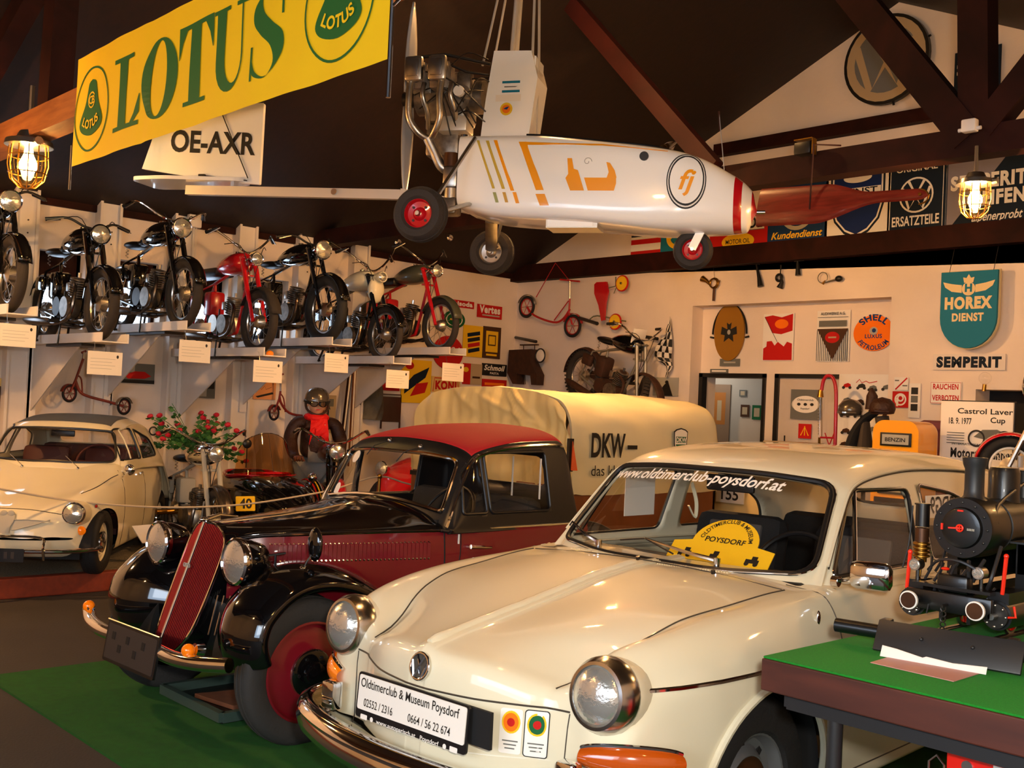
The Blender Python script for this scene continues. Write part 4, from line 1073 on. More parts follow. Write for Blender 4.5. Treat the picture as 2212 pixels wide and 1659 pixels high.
for x in (-.22, -.38, -.54, -.70):
    for y in (-.075, .075):
        m = MB('loco_red'); m.torus((x, y, .062), (0, 1, 0), .055, .007, 28, 6, 'steel'); m.lathe([(.048, -.008), (.048, .008)], (x, y, .062), (0, 1, 0), 24)
        for k in range(8): q = 2*pi*k/8; m.tube([(x, y, .062), (x+.048*cos(q), y, .062+.048*sin(q))], .004, 5)
        m.cyl((x, y-.012, .062), (x, y+.012, .062), .012, 12); m.build('driving_wheel', L)
m = MB('steel')
for s_ in (-1, 1): m.tube([(-.22, s_*.098, .045), (-.70, s_*.098, .045)], .005, 6); m.tube([(-.02, s_*.115, .095), (-.38, s_*.105, .045)], .005, 6)
m.build('connecting_rod', L)
for s_, (x, y, z) in enumerate(((.02, -.16, .135), (.02, .145, .16))):
    m = MB('loco_red'); m.tube([(x, y, z), (x+.01, y+.012, z+.115)], .006, 8); m.sphere((x+.01, y+.012, z+.118), .008, n=8, k=6); m.tube([(x+.01, y+.04, z-.03), (x+.02, y+.05, z-.06), (x+.02, y+.02, z-.065)], .004, 6); m.build('marker_rod', L)
for y in (-.13, .075):
    m = MB('loco_black'); m.cyl((.0, y, .215), (.035, y, .215), .019, 18, 'steel'); m.cyl((.035, y, .215), (.038, y, .215), .015, 16, 'lens'); m.tube([(.01, y, .165), (.01, y, .20)], .006, 6); m.build('lantern', L)
m = MB('brass'); m.cyl((-.02, -.135, .285), (-.02, -.135, .33), .022, 18, 'copper_dark'); m.cyl((-.02, -.135, .335), (-.02, -.135, .405), .022, 18, 'loco_black'); m.cyl((-.02, -.135, .405), (-.02, -.135, .41), .026, 18, 'loco_black')
for k in range(4): m.torus((-.02, -.135, .24+.013*k), (0, 0, 1), .023, .005, 18, 6)
m.cyl((-.02, -.135, .22), (-.02, -.135, .33), .018, 14); m.tube([(-.02, -.135, .22), (-.02, -.14, .17), (.0, -.12, .15)], .006, 6); m.tube([(-.01, -.165, .40), (0, -.168, .28), (.03, -.172, .20)], .003, 5, 'ink', smooth=4); m.build('feed_pump', L)
m = MB('loco_grey')
for i in range(14):
    random.seed(i+3); y = -.12+.24*random.random(); z = .17+.10*random.random(); x = -.05+.06*random.random()
    m.tube([(x, y, z), (x+.03, y+.03*(random.random()-.5), z-.03), (x+.02, y+.05*(random.random()-.5), z-.07)], .004+.003*random.random(), 6)
m.tube([(.0, -.10, .20), (.03, -.05, .24), (.04, .02, .245), (.03, .08, .22)], .005, 6, smooth=4); m.tube([(.02, .10, .17), (.04, .12, .21), (-.02, .12, .30)], .006, 6, smooth=4); m.sphere((.03, -.03, .215), .014, 'loco_red', 8, 6, sc=(1, 1, .4)); m.build('pipework', L)
# track under it
for dy in (-.085, .085):
    mb = MB('loco_black'); mb.box2((9.0+dy-.016, -6.62, .900), (9.0+dy+.016, -5.4, .903)); mb.box2((9.0+dy-.005, -6.62, .903), (9.0+dy+.005, -5.4, .906))
    tag(mb.build('track_rail', smooth=False), 'black steel rail under the %s wheels of the model locomotive' % ('left' if dy < 0 else 'right'), 'rail')
# buffer bar with plate, lying in front
mb = MB('loco_black'); a = V((8.80, -6.885, .945)); b = V((9.75, -6.735, .945)); u = (b-a).normalized(); n_ = V((u.y, -u.x, 0))
bb = thing('coupling_bar', 'black steel bar with dark plate lying on the green felt in front of the locomotive', 'bar', tuple(a), atan2(u.y, u.x))
mb.tube([(0, 0, 0), (.16, 0, 0)], .021, 14); mb.build('round_bar', bb); mb = MB('loco_black'); mb.tube([(.50, 0, 0), (1.0, 0, 0)], .021, 14); mb.build('round_bar', bb)
mb = MB('loco_grey'); mb.T = Matrix.Translation((.34, -.05, -.0)) @ Matrix.Rotation(radians(-32), 4, 'X'); mb.box((0, 0, 0), (.40, .012, .095), bev=.003); 
for x in (-.07, .07): mb.sphere((x, -.008, .005), .006, n=8, k=5)
mb.T = None; mb.box((.15, .01, .02), (.03, .04, .04), bev=.004); mb.box((.50, .01, .02), (.03, .04, .04), bev=.004); mb.build('plate', bb)
mb = MB('sign_white'); mb.prism([(0, 0), (.285, 0), (.29, .022), (.20, .016), (.13, .022), (.12, .017), (.05, .030), (.01, .034)], (9.0, -6.988, .903), tuple(u), (0, -.25, .97), .002)
tag(mb.build('torn_label', smooth=False), 'torn white paper strip leaning at the foot of the dark steel plate', 'label')
mb = MB('pink_paper'); mat('pink_paper', 'b08078', .6); q = [at(px, py, 'z', .901) for px, py in ((1880, 1432), (1950, 1412), (2128, 1452), (2060, 1473))]
mb.add([p for p in q]+[p+V((0, 0, .002)) for p in q], [(4, 5, 6, 7), (3, 2, 1, 0), (0, 1, 5, 4), (1, 2, 6, 5), (2, 3, 7, 6), (3, 0, 4, 7)])
tag(mb.build('pink_card', smooth=False), 'pink printed card lying flat on the green felt', 'card')
# red crate under the table
c0 = at(2045, 1600, 'y', -7.15); 
cr = thing('red_case', 'red case marked 2067.01 standing under the green table', 'case', (c0.x, -7.15, 0))
mb = MB('case_red'); mat('case_red', 'c8140c', .35, coat=.3); H_ = c0.z; mb.box2((0, 0, .0), (.75, .35, H_), bev=.006); mb.build('body', cr)
mb = MB('sign_white'); kx = .235
mb.text('2067.01', (.155, -.001, H_-.115), (1, 0, 0), (0, 0, 1), .020, 'sign_white', bold=.02, h=.001); 
for p in ([(.12, -.03), (.19, -.03), (.19, -.045), (.15, -.045), (.15, -.055), (.185, -.055), (.185, -.085), (.115, -.085), (.115, -.07), (.165, -.07), (.165, -.068), (.12, -.068)],): mb.poly(p, (0, -.001, H_), (1, 0, 0), (0, 0, 1), .001)
mb.build('lettering', cr, smooth=False)
mb = MB('steel'); mb.cyl((.055, -.004, H_-.05), (.055, 0, H_-.05), .014, 16); mb.cyl((.26, -.004, H_-.05), (.26, 0, H_-.05), .014, 16); mb.build('rivet', cr)
mb = MB('steel'); mb.tube([(-.04, -.01, H_-.2), (-.04, -.01, H_-.06), (-.02, -.01, H_-.04), (.0, -.01, H_-.06), (.0, -.01, H_-.2)], .003, 6); mb.build('wire_handle', cr)

# ============================================================ SMALL TARPAULIN TRUCK
mat('orange_refl', 'c85020', .3, coat=.5)
K = thing('delivery_truck', 'small delivery truck with pale yellow tarpaulin lettered on its side', 'truck', (3.865, -3.9, 0))
W2, LN = .965, 1.85
# arch profile (x, z)
def arch(k=1., dz=0): 
    pts = [(-W2, 1.0), (-W2, 1.35), (-W2+.05, 1.54), (-W2+.22, 1.66), (-.4, 1.715), (0, 1.73), (.4, 1.715), (W2-.22, 1.665), (W2-.06, 1.56), (W2, 1.35), (W2+.01, 1.1), (W2+.01, .92)]
    P = catmull([V((a, b, 0)) for a, b in pts], 5); return [(p.x*k, p.y+dz) for p in P]
rows = []
def wr(a, b, c): return .010*sin(a*9+b*4)+.008*sin(b*17+c*6+1)+.006*sin(a*23-c*11)
def fold(x, z): return sum(k*math.exp(-((x*cs+z*sn-o)/w)**2)*max(0, 1-((x*-sn+z*cs-p)/L)**2) for cs, sn, o, w, k, p, L in ((.75, .66, 1.30, .022, .03, .9, .5), (.62, .78, 1.52, .02, .035, .8, .45), (.80, .60, 1.62, .025, .03, .45, .4), (.5, .86, 1.25, .03, .02, 1.2, .4), (.9, .42, .25, .03, .02, 1.35, .3), (.3, .95, 1.55, .02, .016, .2, .5), (-.5, .86, 1.5, .02, .02, .6, .4)))
A0 = arch()
A1 = [(V((*a, 0)).lerp(V((*b, 0)), k/3)) for a, b in zip(A0, A0[1:]) for k in range(3)]+[V((*A0[-1], 0))]; A1 = [(p.x, p.y) for p in A1]
for v, (k, dy, dz) in enumerate([(.97, .01, -.02), (1.0, .0, 0), (1.002, .05, .005), (1.0, .12, -.005)]+[(1.0, .12+ (LN-.12)*i/24, -.012*abs(sin(i*pi/8))) for i in range(1, 25)]+[(.99, LN+.03, -.01), (.95, LN+.05, -.04)]):
    rows.append([V((x*k+(.006*sin(z*14+dy*9) if abs(x) > .9 else 0), dy, z+dz+wr(x, dy, z)*.5*(1 if z > 1.4 else 0))) for x, z in A0])
m = MB('canvas_side'); m.grid(rows); m.build('tarpaulin', K, ang=70)
m = MB('canvas'); rows = []
for i in range(61):
    t_ = i/60
    row = []
    for (x, z) in A1:
        zz = 1.0+(z-1.0)*t_ if z > 1.0 else z*1; xx = x*(1 if t_ > .0 else 1)
        row.append(V((xx*.985, -.02-.05*sin(pi*t_)*(1-(x/W2)**2)*.6+wr(x*2, t_, z*2)*.9-.012*sin(x*7+t_*9)-fold(xx, z*t_+.95*(1-t_)), (z*t_+(.95)*(1-t_)))))
    rows.append(row)
m.grid(rows); m.build('front_sheet', K, ang=80)
m = MB('canvas'); m.box2((W2-.055, -.035, .84), (W2+.012, .02, 1.25), bev=.01); m.tube([(W2-.02, -.04, .86), (W2-.06, -.05, .80), (W2-.12, -.03, .84)], .006, 6, 'ink'); m.build('tarpaulin_strap', K)
m = MB('black_satin'); m.box2((W2+.0, -.055, 1.10), (W2+.03, -.01, 1.35)); m.prism([(0, 0), (.05, 0), (.004, .22)], (W2+.035, -.04, 1.11), (.5, .85, 0), (0, 0, 1), .02, 'orange_refl'); m.build('turn_arm', K)
m = MB('ink'); fr = ((W2+.022, 0, 0), (0, 1, 0), (0, 0, 1))
m.box((W2+.026, .68, 1.29), (.002, .12, .032)); m.text('DKW', (W2+.026, .19, 1.215), (0, 1, 0), (0, 0, 1), .185, fit=.40, bold=.03, al='LEFT'); m.text('das kleine Wunder', (W2+.026, .20, 1.065), (0, 1, 0), (0, 0, 1), .085, fit=.95, bold=.0, al='LEFT'); m.build('lettering', K, smooth=False)
m = MB('sign_green'); sh_ = [(-.075, .07), (-.05, .085), (0, .095), (.05, .085), (.075, .07), (.07, -.02), (.045, -.07), (0, -.10), (-.045, -.07), (-.07, -.02)]
m.prism([(a*1.25, b*1.2) for a, b in sh_], (W2+.020, 1.305, 1.345), (0, 1, 0), (0, 0, 1), .002, 'ink'); m.prism([(a*1.1, b*1.08) for a, b in sh_], (W2+.022, 1.305, 1.345), (0, 1, 0), (0, 0, 1), .002, 'sign_white')
m.prism([(-.068, -.025), (.068, -.025), (.045, -.07), (0, -.095), (-.045, -.07)][::-1], (W2+.024, 1.305, 1.345), (0, 1, 0), (0, 0, 1), .002); m.prism([(-.07, .03), (.07, .03), (.066, -.02), (-.066, -.02)][::-1], (W2+.0245, 1.305, 1.355), (0, 1, 0), (0, 0, 1), .002); m.text('DKW', (W2+.028, 1.305, 1.34), (0, 1, 0), (0, 0, 1), .040, 'sign_white', bold=.03); m.build('emblem', K, smooth=False)
m = MB('brown_ply'); m.box2((-W2, -.0, .48), (-W2+.03, LN, .98)); m.box2((W2-.03, 0, .48), (W2, LN, .95)); m.box2((-W2, -.02, .48), (W2, .02, .98)); m.box2((-W2, LN-.03, .48), (W2, LN, .98)); m.box2((-W2, 0, .45), (W2, LN, .50)); m.build('cargo_bed', K, smooth=False)
m = MB('black_satin'); m.box2((-.35, 0, .28), (.35, LN+.2, .45)); m.box2((-W2-.01, -.03, .93), (W2+.01, -.02, .97)); m.build('chassis', K, smooth=False)
for x in (-.78, .78):
    for y in (.55,): m = MB('rubber'); m.lathe([(.18, -.07), (.30, -.075), (.32, -.05), (.32, .05), (.30, .075), (.18, .07)], (x, y, .32), (1, 0, 0), 32); m.lathe([(.18, .05), (.1, .03), (0, .04)], (x, y, .32), (1 if x > 0 else -1, 0, 0), 24, 'cream2'); m.build('wheel', K)
# ============================================================ HANGING GYROCOPTER
GO = V((5.04, -5.27, 2.69)); GY = atan2(.512, .857); GF = V((.857, .512, 0)).normalized(); GN = V((-GF.y, GF.x, 0))
def gpix(px, py, y=-.28):
    p = atp(px, py, GO+GN*y, GN)-GO; return (p.dot(GF), p.z)
def gyro():
    T0 = thing('gyrocopter', 'white open-cockpit gyrocopter with orange stripes hanging from the roof', 'gyrocopter', tuple(GO), GY)
    tip = gpix(1636, 440, 0)
    zt = tab((.04, .615), (.46, .608), (.97, .557), (1.40, .507), (1.55, .47), (1.72, .39), (1.88, .27), (1.96, .20), (tip[0], .155))
    zb = tab((.04, .145), (.28, .088), (.85, .050), (1.45, .004), (1.70, .006), (1.85, .018), (1.95, .055), (tip[0], .135))
    wy = tab((.04, .27), (.8, .285), (1.4, .265), (1.6, .235), (1.8, .17), (1.93, .11), (tip[0]-.02, .06), (tip[0], .01))
    def prof(x):
        a, b, w_ = zt(x), zb(x), wy(x); h = (a-b)/2; c = (a+b)/2; e = 2.2+5.0*sstep(1.95, .8, x); out = []
        for k in range(17):
            t = pi/2-pi*k/16; cs, sn = cos(t), sin(t)
            out.append(V((x, w_*abs(cs)**(2/e), c+h*(abs(sn)**(2/e))*(1 if sn > 0 else -1))))
        return out
    xs = lin_x(.04, 1.5, 60)+lin_x(1.52, tip[0], 50)
    rows = full_rows([prof(x) for x in xs]); S = Surf(rows); S0 = Surf(rows)
    S.cut('z', rpoly([(.47, -.20), (1.30, -.17), (1.42, 0), (1.30, .17), (.47, .20)], .06), 1, cond=lambda c: c.z > .35)
    red = lambda c: (tip[0]-.135 < c.x < tip[0]-.085) or (c.x > tip[0]-.035)
    allf = S.f
    S.f = [f for f in allf if not red(sum((S.v[i] for i in f), V())/len(f))]; m = MB('white_gloss'); S.mesh(m); m.poly([(p.y, p.z) for p in rows[0]], (.04, 0, 0), (0, 1, 0), (0, 0, 1)); o = m.build('fuselage', T0, ang=60)
    S.f = [f for f in allf if red(sum((S.v[i] for i in f), V())/len(f))]; m = MB('red_gloss'); S.mesh(m); m.build('nose_stripe', T0, ang=60)
    m = MB('black_satin'); m.box2((.45, -.24, .12), (1.35, .24, .15)); m.tube([S0.proj('z', x, y, 1, .004) for x, y in catmull([V(p+(0,)) for p in [(.47, -.20), (.9, -.19), (1.28, -.17), (1.41, 0), (1.28, .17), (.9, .19), (.47, .20)]], 6) for x, y in [(x, y)]] if 0 else [q for q in [S0.proj('z', p.x, p.y, 1, .004) for p in catmull([V((a, b, 0)) for a, b in [(.47, -.20), (.9, -.19), (1.28, -.17), (1.41, 0), (1.28, .17), (.9, .19), (.47, .20)]], 6)] if q], .010, 7)
    m.box((.62, 0, .42), (.08, .34, .40), bev=.03); m.box((.80, 0, .30), (.36, .34, .08), bev=.03); m.cyl((1.15, 0, .2), (1.05, 0, .56), .012, 8); m.build('cockpit', T0)
    m = MB('glass_brown'); m.grid([[V((1.30+.10*t-.06*abs(a), a*.17, .50+.09*t*(1-a*a*.6))) for a in lin_x(-1, 1, 10)] for t in (1, .5, 0)]); m.build('windshield', T0)
    # painted stripes and marks on the side
    def deco(name, polys, mm=None):
        mb = MB('orange_paint')
        for pl, c in polys: S0.patch(mb, 'y', [gpix(*p) for p in pl], -1, .003, 4, c)
        return mb.build(name, T0)
    mat('orange_paint', 'f09a08', .3, coat=.5); mat('gold_paint', 'c8a83c', .3, coat=.5); mat('olive_paint', '9a9a58', .35); mat('tan_paint', 'c89838', .35)
    def strip(a, b, w_): return [(a[0], a[1]), (a[0]+w_, a[1]), (b[0]+w_, b[1]), (b[0], b[1])]
    deco('side_stripes', [(strip((1028, 302), (1063, 407), 6), 'gold_paint'), (strip((1064, 415), (1070, 437), 7), 'olive_paint'), (strip((1048, 303), (1084, 408), 7), 'gold_paint'), (strip((1085, 415), (1091, 437), 7), 'tan_paint'),
        (strip((1065, 302), (1103, 412), 8), 'orange_paint'), (strip((1107, 415), (1114, 439), 8), 'orange_paint'), (strip((1120, 306), (1158, 411), 17), 'orange_paint'), (strip((1157, 419), (1166, 444), 20), 'orange_paint'),
        ([(1130, 306), (1300, 310), (1300, 314), (1138, 313)], 'orange_paint'), ([(1300, 310), (1440, 322), (1440, 324), (1300, 314)], 'orange_paint')])
    deco('orange_emblem', [([(1226, 342), (1236, 342), (1240, 365), (1249, 368), (1262, 412), (1232, 412), (1222, 385), (1228, 376)], 'orange_paint'), ([(1262, 384), (1310, 384), (1331, 384), (1331, 396), (1326, 412), (1270, 412)], 'orange_paint'), ([(1310, 350), (1318, 352), (1328, 368), (1332, 384), (1310, 386), (1315, 372)], 'orange_paint')])
    c = gpix(1481, 388)
    mb = MB('ink'); rx = .118; rz = .172
    for r1, mm, l in ((1.0, 'ink', .003), (.94, 'sign_white', .006), (.89, 'ink', .009), (.82, 'white_gloss', .012)): S0.patch(mb, 'y', [(c[0]+a, c[1]+b) for a, b in ell(rx*r1, rz*r1, 40)], -1, l, 5, mm)
    vs, fs = text2d('fj', .012, .28); w0 = max(p[0] for p in vs); h0 = max(p[1] for p in vs)
    mb.add([S0.proj('y', c[0]-.055+.11*x/w0, c[1]-.055+.17*y, -1, .015) or V((c[0], -.28, c[1])) for x, y in vs], fs, 'orange_paint'); mb.build('nose_badge', T0)
    m = MB('black_satin'); q = gpix(1391, 337); p = S0.proj('y', q[0], q[1], -1, .003); m.cyl(p, p+V((0, -.012, 0)), .028, 20); m.build('filler_cap', T0)
    m = MB('steel'); q = gpix(1270, 350); p = S0.proj('y', q[0], q[1], -1, .01); m.tube([p+V((cos(k*.5)*(.028-.0016*k), -.003, sin(k*.5)*(.028-.0016*k))) for k in range(14)], .002, 5); m.build('coil_spring', T0)
    m = MB('chrome'); m.tube([(tip[0]-.01, 0, .145), (tip[0]+.05, 0, .145)], .012, 10); m.build('pitot_tube', T0)
    m = MB('steel'); q = gpix(1566, 350, 0); m.tube([(q[0], 0, zt(q[0])-.01), (q[0]-.05, 0, .78)], .003, 5); m.tube([(q[0]-.05, 0, .78), (q[0]-.04, .01, .66)], .006, 5, 'red_beam'); m.build('antenna', T0)
    # mast fairing
    o_ = [(.137, .60), (.150, .75), (.164, .883), (.204, 1.185), (.455, 1.175), (.505, 1.002), (.461, .60)]
    m = MB('white_gloss'); m.prism([(a, b) for a, b in o_][::-1], (0, .13, 0), (1, 0, 0), (0, 0, 1), .26); m.prism([(-.0, 0), (.012, 0), (.012, .15), (0, .15)], (.47, .10, 1.0), (1, 0, 0), (0, 0, 1), .2)
    mf = m.build('mast_fairing', T0, smooth=False); q = mf.modifiers.new('b', 'BEVEL'); q.width = .02; q.segments = 3; q.limit_method = 'ANGLE'
    m = MB('sign_blue'); fr_ = lambda a, b: (a, -.1315, b)
    for z in (.975, .915): m.poly([(-.06, -.008), (.06, -.008), (.06, .008), (-.06, .008)], fr_(.33, z), (1, 0, 0), (0, 0, 1), .0, 'sign_teal')
    m.poly([(-.085, -.022), (.085, -.022), (.085, .022), (-.085, .022)], fr_(.315, .872), (1, 0, 0), (0, 0, 1), .0, 'paper'); m.poly([(-.045, -.004), (.03, -.004), (.045, .002), (-.045, .004)], fr_(.33, .945), (1, 0, 0), (0, 0, 1), 0, 'sign_grey'); m.poly(ell(.042, .042, 24), fr_(.305, .80), (1, 0, 0), (0, 0, 1), 0, 'sign_yellow'); m.poly(ell(.028, .028, 20), fr_(.305, .80), (1, 0, 0), (0, 0, 1), .001, 'sign_orange'); m.poly([(-.02, .0), (.0, .012), (.02, .015), (.005, -.005)], fr_(.305, .80), (1, 0, 0), (0, 0, 1), .002, 'sign_blue')
    m.build('sticker', T0, smooth=False)
    mat('alu_light', 'cfc6b6', .4, .5)
    # mast tubes and control rods up to the rotor head
    top = 2.3
    for k, (a, b, r) in enumerate((((.30, -.05, 1.1), (.34, -.03, top), .016), ((.30, .05, 1.1), (.34, .03, top), .016), ((.12, -.10, 1.1), (.32, -.03, top), .008), ((.12, .10, 1.1), (.32, .03, top), .008), ((.46, -.10, .9), (.42, -.02, top), .009), ((.47, .10, .62), (.42, .02, top), .009), ((.50, -.06, .62), (.44, -.01, top), .006))):
        m = MB('alu_light'); m.tube([a, b], r, 8); m.build('mast_strut', T0)
    m = MB('steel'); m.lathe([(.06, 0), (.07, .06), (.05, .10), (0, .12)], (.36, 0, top-.02), (0, 0, 1), 20); m.build('rotor_head', T0)
    m = MB('alu'); m.box((.36, .0, top+.12), (.2, 2.4, .02), rot=Matrix.Rotation(radians(25), 3, 'Z')); m.build('rotor_blade', T0)
    # engine
    ex, ez = -.16, .93
    m = MB('engine'); m.box((-.12, 0, .90), (.30, .26, .34), bev=.04); m.box((-.14, 0, .62), (.24, .2, .22), bev=.03); m.cyl((-.35, 0, .92), (.12, 0, .92), .11, 20)
    for k in range(5): m.torus((-.02+.0*k, -.16-.0*k, .86), (0, 1, 0), .05+.006*k, .005, 16, 5)
    m.box((.02, -.14, .98), (.10, .08, .14), bev=.02); m.cyl((.03, -.15, .90), (.03, -.20, .90), .045, 18, 'alu'); m.build('crankcase', T0)
    for i, x in enumerate((-.275, -.115)):
        m = MB('engine'); 
        for k in range(8): m.box((x, -.15-.017*k, 1.0), (.125, .006, .17), bev=.002)
        m.cyl((x, -.1, 1.0), (x, -.28, 1.0), .05, 16); m.build('cylinder', T0)
        m = MB('alu'); m.box((x, -.31, 1.03), (.125, .05, .165), bev=.035); m.box((x, -.338, 1.03), (.08, .012, .11), 'steel', bev=.006); m.build('rocker_cover', T0)
        m = MB('engine'); 
        for k in range(8): m.box((x, .15+.017*k, 1.0), (.125, .006, .17), bev=.002)
        m.box((x, .31, 1.03), (.115, .05, .155), 'alu', bev=.02); m.build('cylinder', T0)
    for x0, x1 in ((-.30, -.20), (-.09, -.17)):
        m = MB('alu'); m.tube([(x0, -.29, .96), (x0-.005, -.30, .84), (x0-.0, -.29, .72), ((x0+x1)/2, -.26, .635), (x1, -.22, .60)], .023, 10, smooth=6); m.build('exhaust_pipe', T0)
    for x0 in (-.22, -.03): m = MB('alu'); m.tube([(x0, -.26, .95), (x0, -.28, .86), (x0+.02, -.22, .76), (x0+.0, -.15, .68)], .016, 9, smooth=6); m.build('inlet_pipe', T0)
    m = MB('alu'); m.tube([(-.19, -.22, .60), (-.15, -.20, .52), (-.10, -.18, .42), (-.04, -.16, .40)], .034, 12, smooth=5); m.build('exhaust_collector', T0)
    m = MB('alu'); m.cyl((-.03, -.2, .41), (-.03, -.2, .50), .048, 16, 'copper_dark'); m.box((-.02, -.2, .34), (.10, .10, .14), bev=.02); m.cyl((-.02, -.2, .27), (-.02, -.2, .14), .045, 14, 'alu'); m.build('carburettor', T0)
    m = MB('engine'); m.box((-.05, -.18, .155), (.16, .14, .11), bev=.02); m.build('air_filter', T0)
    m = MB('alu_light'); m.box((-.04, -.12, .70), (.20, .16, .10), bev=.01); m.build('oil_tank', T0)
    m = MB('chrome'); m.cyl((.05, -.19, .50), (.05, -.19, .62), .03, 14); m.cyl((.05, -.19, .56), (.05, -.19, .58), .034, 14, 'dark_steel'); m.build('fuel_filter', T0)
    m = MB('sign_white'); m.cyl((.02, -.24, .89), (.02, -.27, .89), .035, 18); m.build('pulley', T0)
    m = MB('dark_steel'); random.seed(5)
    for k in range(12):
        a = V((-.30+.4*random.random(), -.12-.15*random.random(), .75+.4*random.random())); b = V((-.05+.25*random.random(), -.1-.12*random.random(), .6+.55*random.random())); m.tube([a, a.lerp(b, .5)+V((0, -.04, .05)), b], .005, 6, smooth=4)
    m.tube([(-.32, -.2, 1.14), (-.1, -.2, 1.15), (.18, -.12, 1.10)], .012, 8); m.tube([(-.1, -.22, 1.09), (.05, -.2, 1.03), (.18, -.15, 1.02)], .008, 8); m.build('engine_piping', T0)
    # propeller behind the engine
    for s_ in (1, -1):
        m = MB('prop_grey'); mat('prop_grey', 'a09c98', .35, coat=.3); rows = []
        for i in range(13):
            r = .05+.62*i/12; ch = .10*sin(pi*min(1, .25+r/.85))**.6*(1 if i < 12 else .3)+.012; tw = radians(60-40*i/12)
            rows.append([V((-.43+sin(tw)*ch*c2*.5*.6, s_*0+cos(tw)*ch*c2*.5, .92+s_*r)) for c2 in (-1, -.4, .4, 1)])
        m.grid(rows); o = m.build('propeller_blade', T0); q = o.modifiers.new('s', 'SOLIDIFY'); q.thickness = .014
    m = MB('dark_steel'); m.cyl((-.34, 0, .92), (-.46, 0, .92), .05, 20); m.build('propeller_hub', T0)
    # boom, fin, tailplane
    m = MB('alu_light'); mat('alu_light', 'cfc6b6', .4, .5); m.beam((.3, 0, .14), (-.45, 0, .275), .06, .08); m.beam((-.45, 0, .275), (-2.1, 0, .325), .05, .065); m.cyl((-.93, -.028, .295), (-.93, -.04, .295), .022, 12, 'steel'); m.build('tail_boom', T0, smooth=False)
    fin = [gpix(573, 224, 0), gpix(563, 400, 0), gpix(470, 392, 0), gpix(310, 366, 0), gpix(340, 280, 0), gpix(362, 266, 0), gpix(450, 228, 0)]
    m = MB('white_gloss'); m.prism(fin[::-1], (0, .02, 0), (1, 0, 0), (0, 0, 1), .04); q = m.build('tail_fin', T0, smooth=False); b = q.modifiers.new('b', 'BEVEL'); b.width = .012; b.segments = 2
    m = MB('ink'); a = gpix(368, 326, -.022); b = gpix(551, 334, -.022); cx_ = ((a[0]+b[0])/2, -.0225, (a[1]+b[1])/2)
    m.text('OE-AXR', (cx_[0], -.0225, cx_[2]), (1, 0, (b[1]-a[1])/(b[0]-a[0])), (.02, 0, 1), .155, fit=b[0]-a[0], bold=.028); m.build('registration_lettering', q, smooth=False)
    m = MB('dark_steel')
    for P in ([(-1.9, -.03, 1.0), (-1.6, -.03, .40)], [(-2.1, -.03, .99), (-2.1, -.03, .85)], [(-1.95, -.04, .42), (-1.6, -.04, .38)]): m.tube(P, .004, 5)
    m.box((-1.96, -.04, .42), (.05, .02, .02)); m.build('rudder_linkage', T0)
    m = MB('white_gloss'); sh_ = rpoly([(-2.46, -.17), (-2.20, -.19), (-1.62, -.08), (-1.62, .08), (-2.20, .19), (-2.46, .17)], .07, 5)
    m.prism(sh_, (0, 0, .37), (1, 0, 0), (0, 1, 0), .025); m.build('tailplane', T0)
    # undercarriage
    def whl(x, y, z, r, w_, rim, side=-1):
        m = MB('rubber_brown'); a = (0, side, 0); h = w_/2; m.lathe([(r*.5, -h*.7), (r*.62, -h), (r*.85, -h), (r*.97, -h*.6), (r, 0), (r*.97, h*.6), (r*.85, h), (r*.62, h), (r*.5, h*.7)], ax=a, n=36)
        for k in (-.35, 0, .35): m.torus((0, side*h*k, 0), a, r*.99, .003, 36, 5)
        o = m.build('wheel', T0, loc=(x, y, z)); m = MB(rim)
        m.lathe([(r*.53, h*.75), (r*.50, h*.80), (r*.45, h*.3), (r*.25, h*.25), (r*.20, h*.6), (r*.10, h*.75), (0, h*.75)], ax=a, n=30); m.lathe([(r*.12, h*.76), (r*.08, h*1.0), (0, h)], ax=a, n=12, m='steel')
        for k in range(4): q = pi/4+pi/2*k; m.cyl((cos(q)*r*.33, side*h*.27, sin(q)*r*.33), (cos(q)*r*.33, side*h*.36, sin(q)*r*.33), r*.05, 8, 'dark_steel')
        m.build('rim', o); return o
    whl(-.01, -.75, 0, .165, .13, 'red_gloss'); whl(-.02, .75, 0.0, .165, .13, 'alu')
    m = MB('alu'); m.tube([(.12, -.25, .16), (.02, -.66, .02)], .028, 8, flat=.5); m.tube([(.15, -.27, .58), (.0, -.68, .03)], .014, 8, 'steel'); m.build('gear_leg', T0)
    m = MB('alu'); m.tube([(.12, .25, .14), (.0, .66, .01)], .045, 8, flat=.4); m.tube([(.20, .27, .20), (.02, .68, .02)], .012, 8, 'steel'); m.build('gear_leg', T0)
    nx, nz = gpix(1497, 541, 0); whl(nx, 0, nz, .122, .09, 'red_gloss')
    m = MB('white_gloss')
    for y in (-.06, .06): m.beam((nx, y, nz), (nx+.09, y*.9, nz+.20), .012, .05, up=(1, 0, 0))
    m.box((nx+.09, 0, nz+.205), (.10, .15, .02), 'steel'); m.cyl((nx, -.07, nz), (nx, .07, nz), .012, 8, 'steel'); m.build('nose_fork', T0)
    m = MB('alu_light'); a = gpix(1180, 468, -.2); m.box2((a[0], -.20, a[1]-.07), (a[0]+.33, .0, a[1]+.005)); m.box2((a[0]+.01, -.201, a[1]-.062), (a[0]+.30, -.199, a[1]-.005), 'white_gloss'); m.build('battery_tray', T0, smooth=False)
    # hanging ropes
    for (x, y) in ((1.45, 0), (.3, 0)):
        pass
gyro()
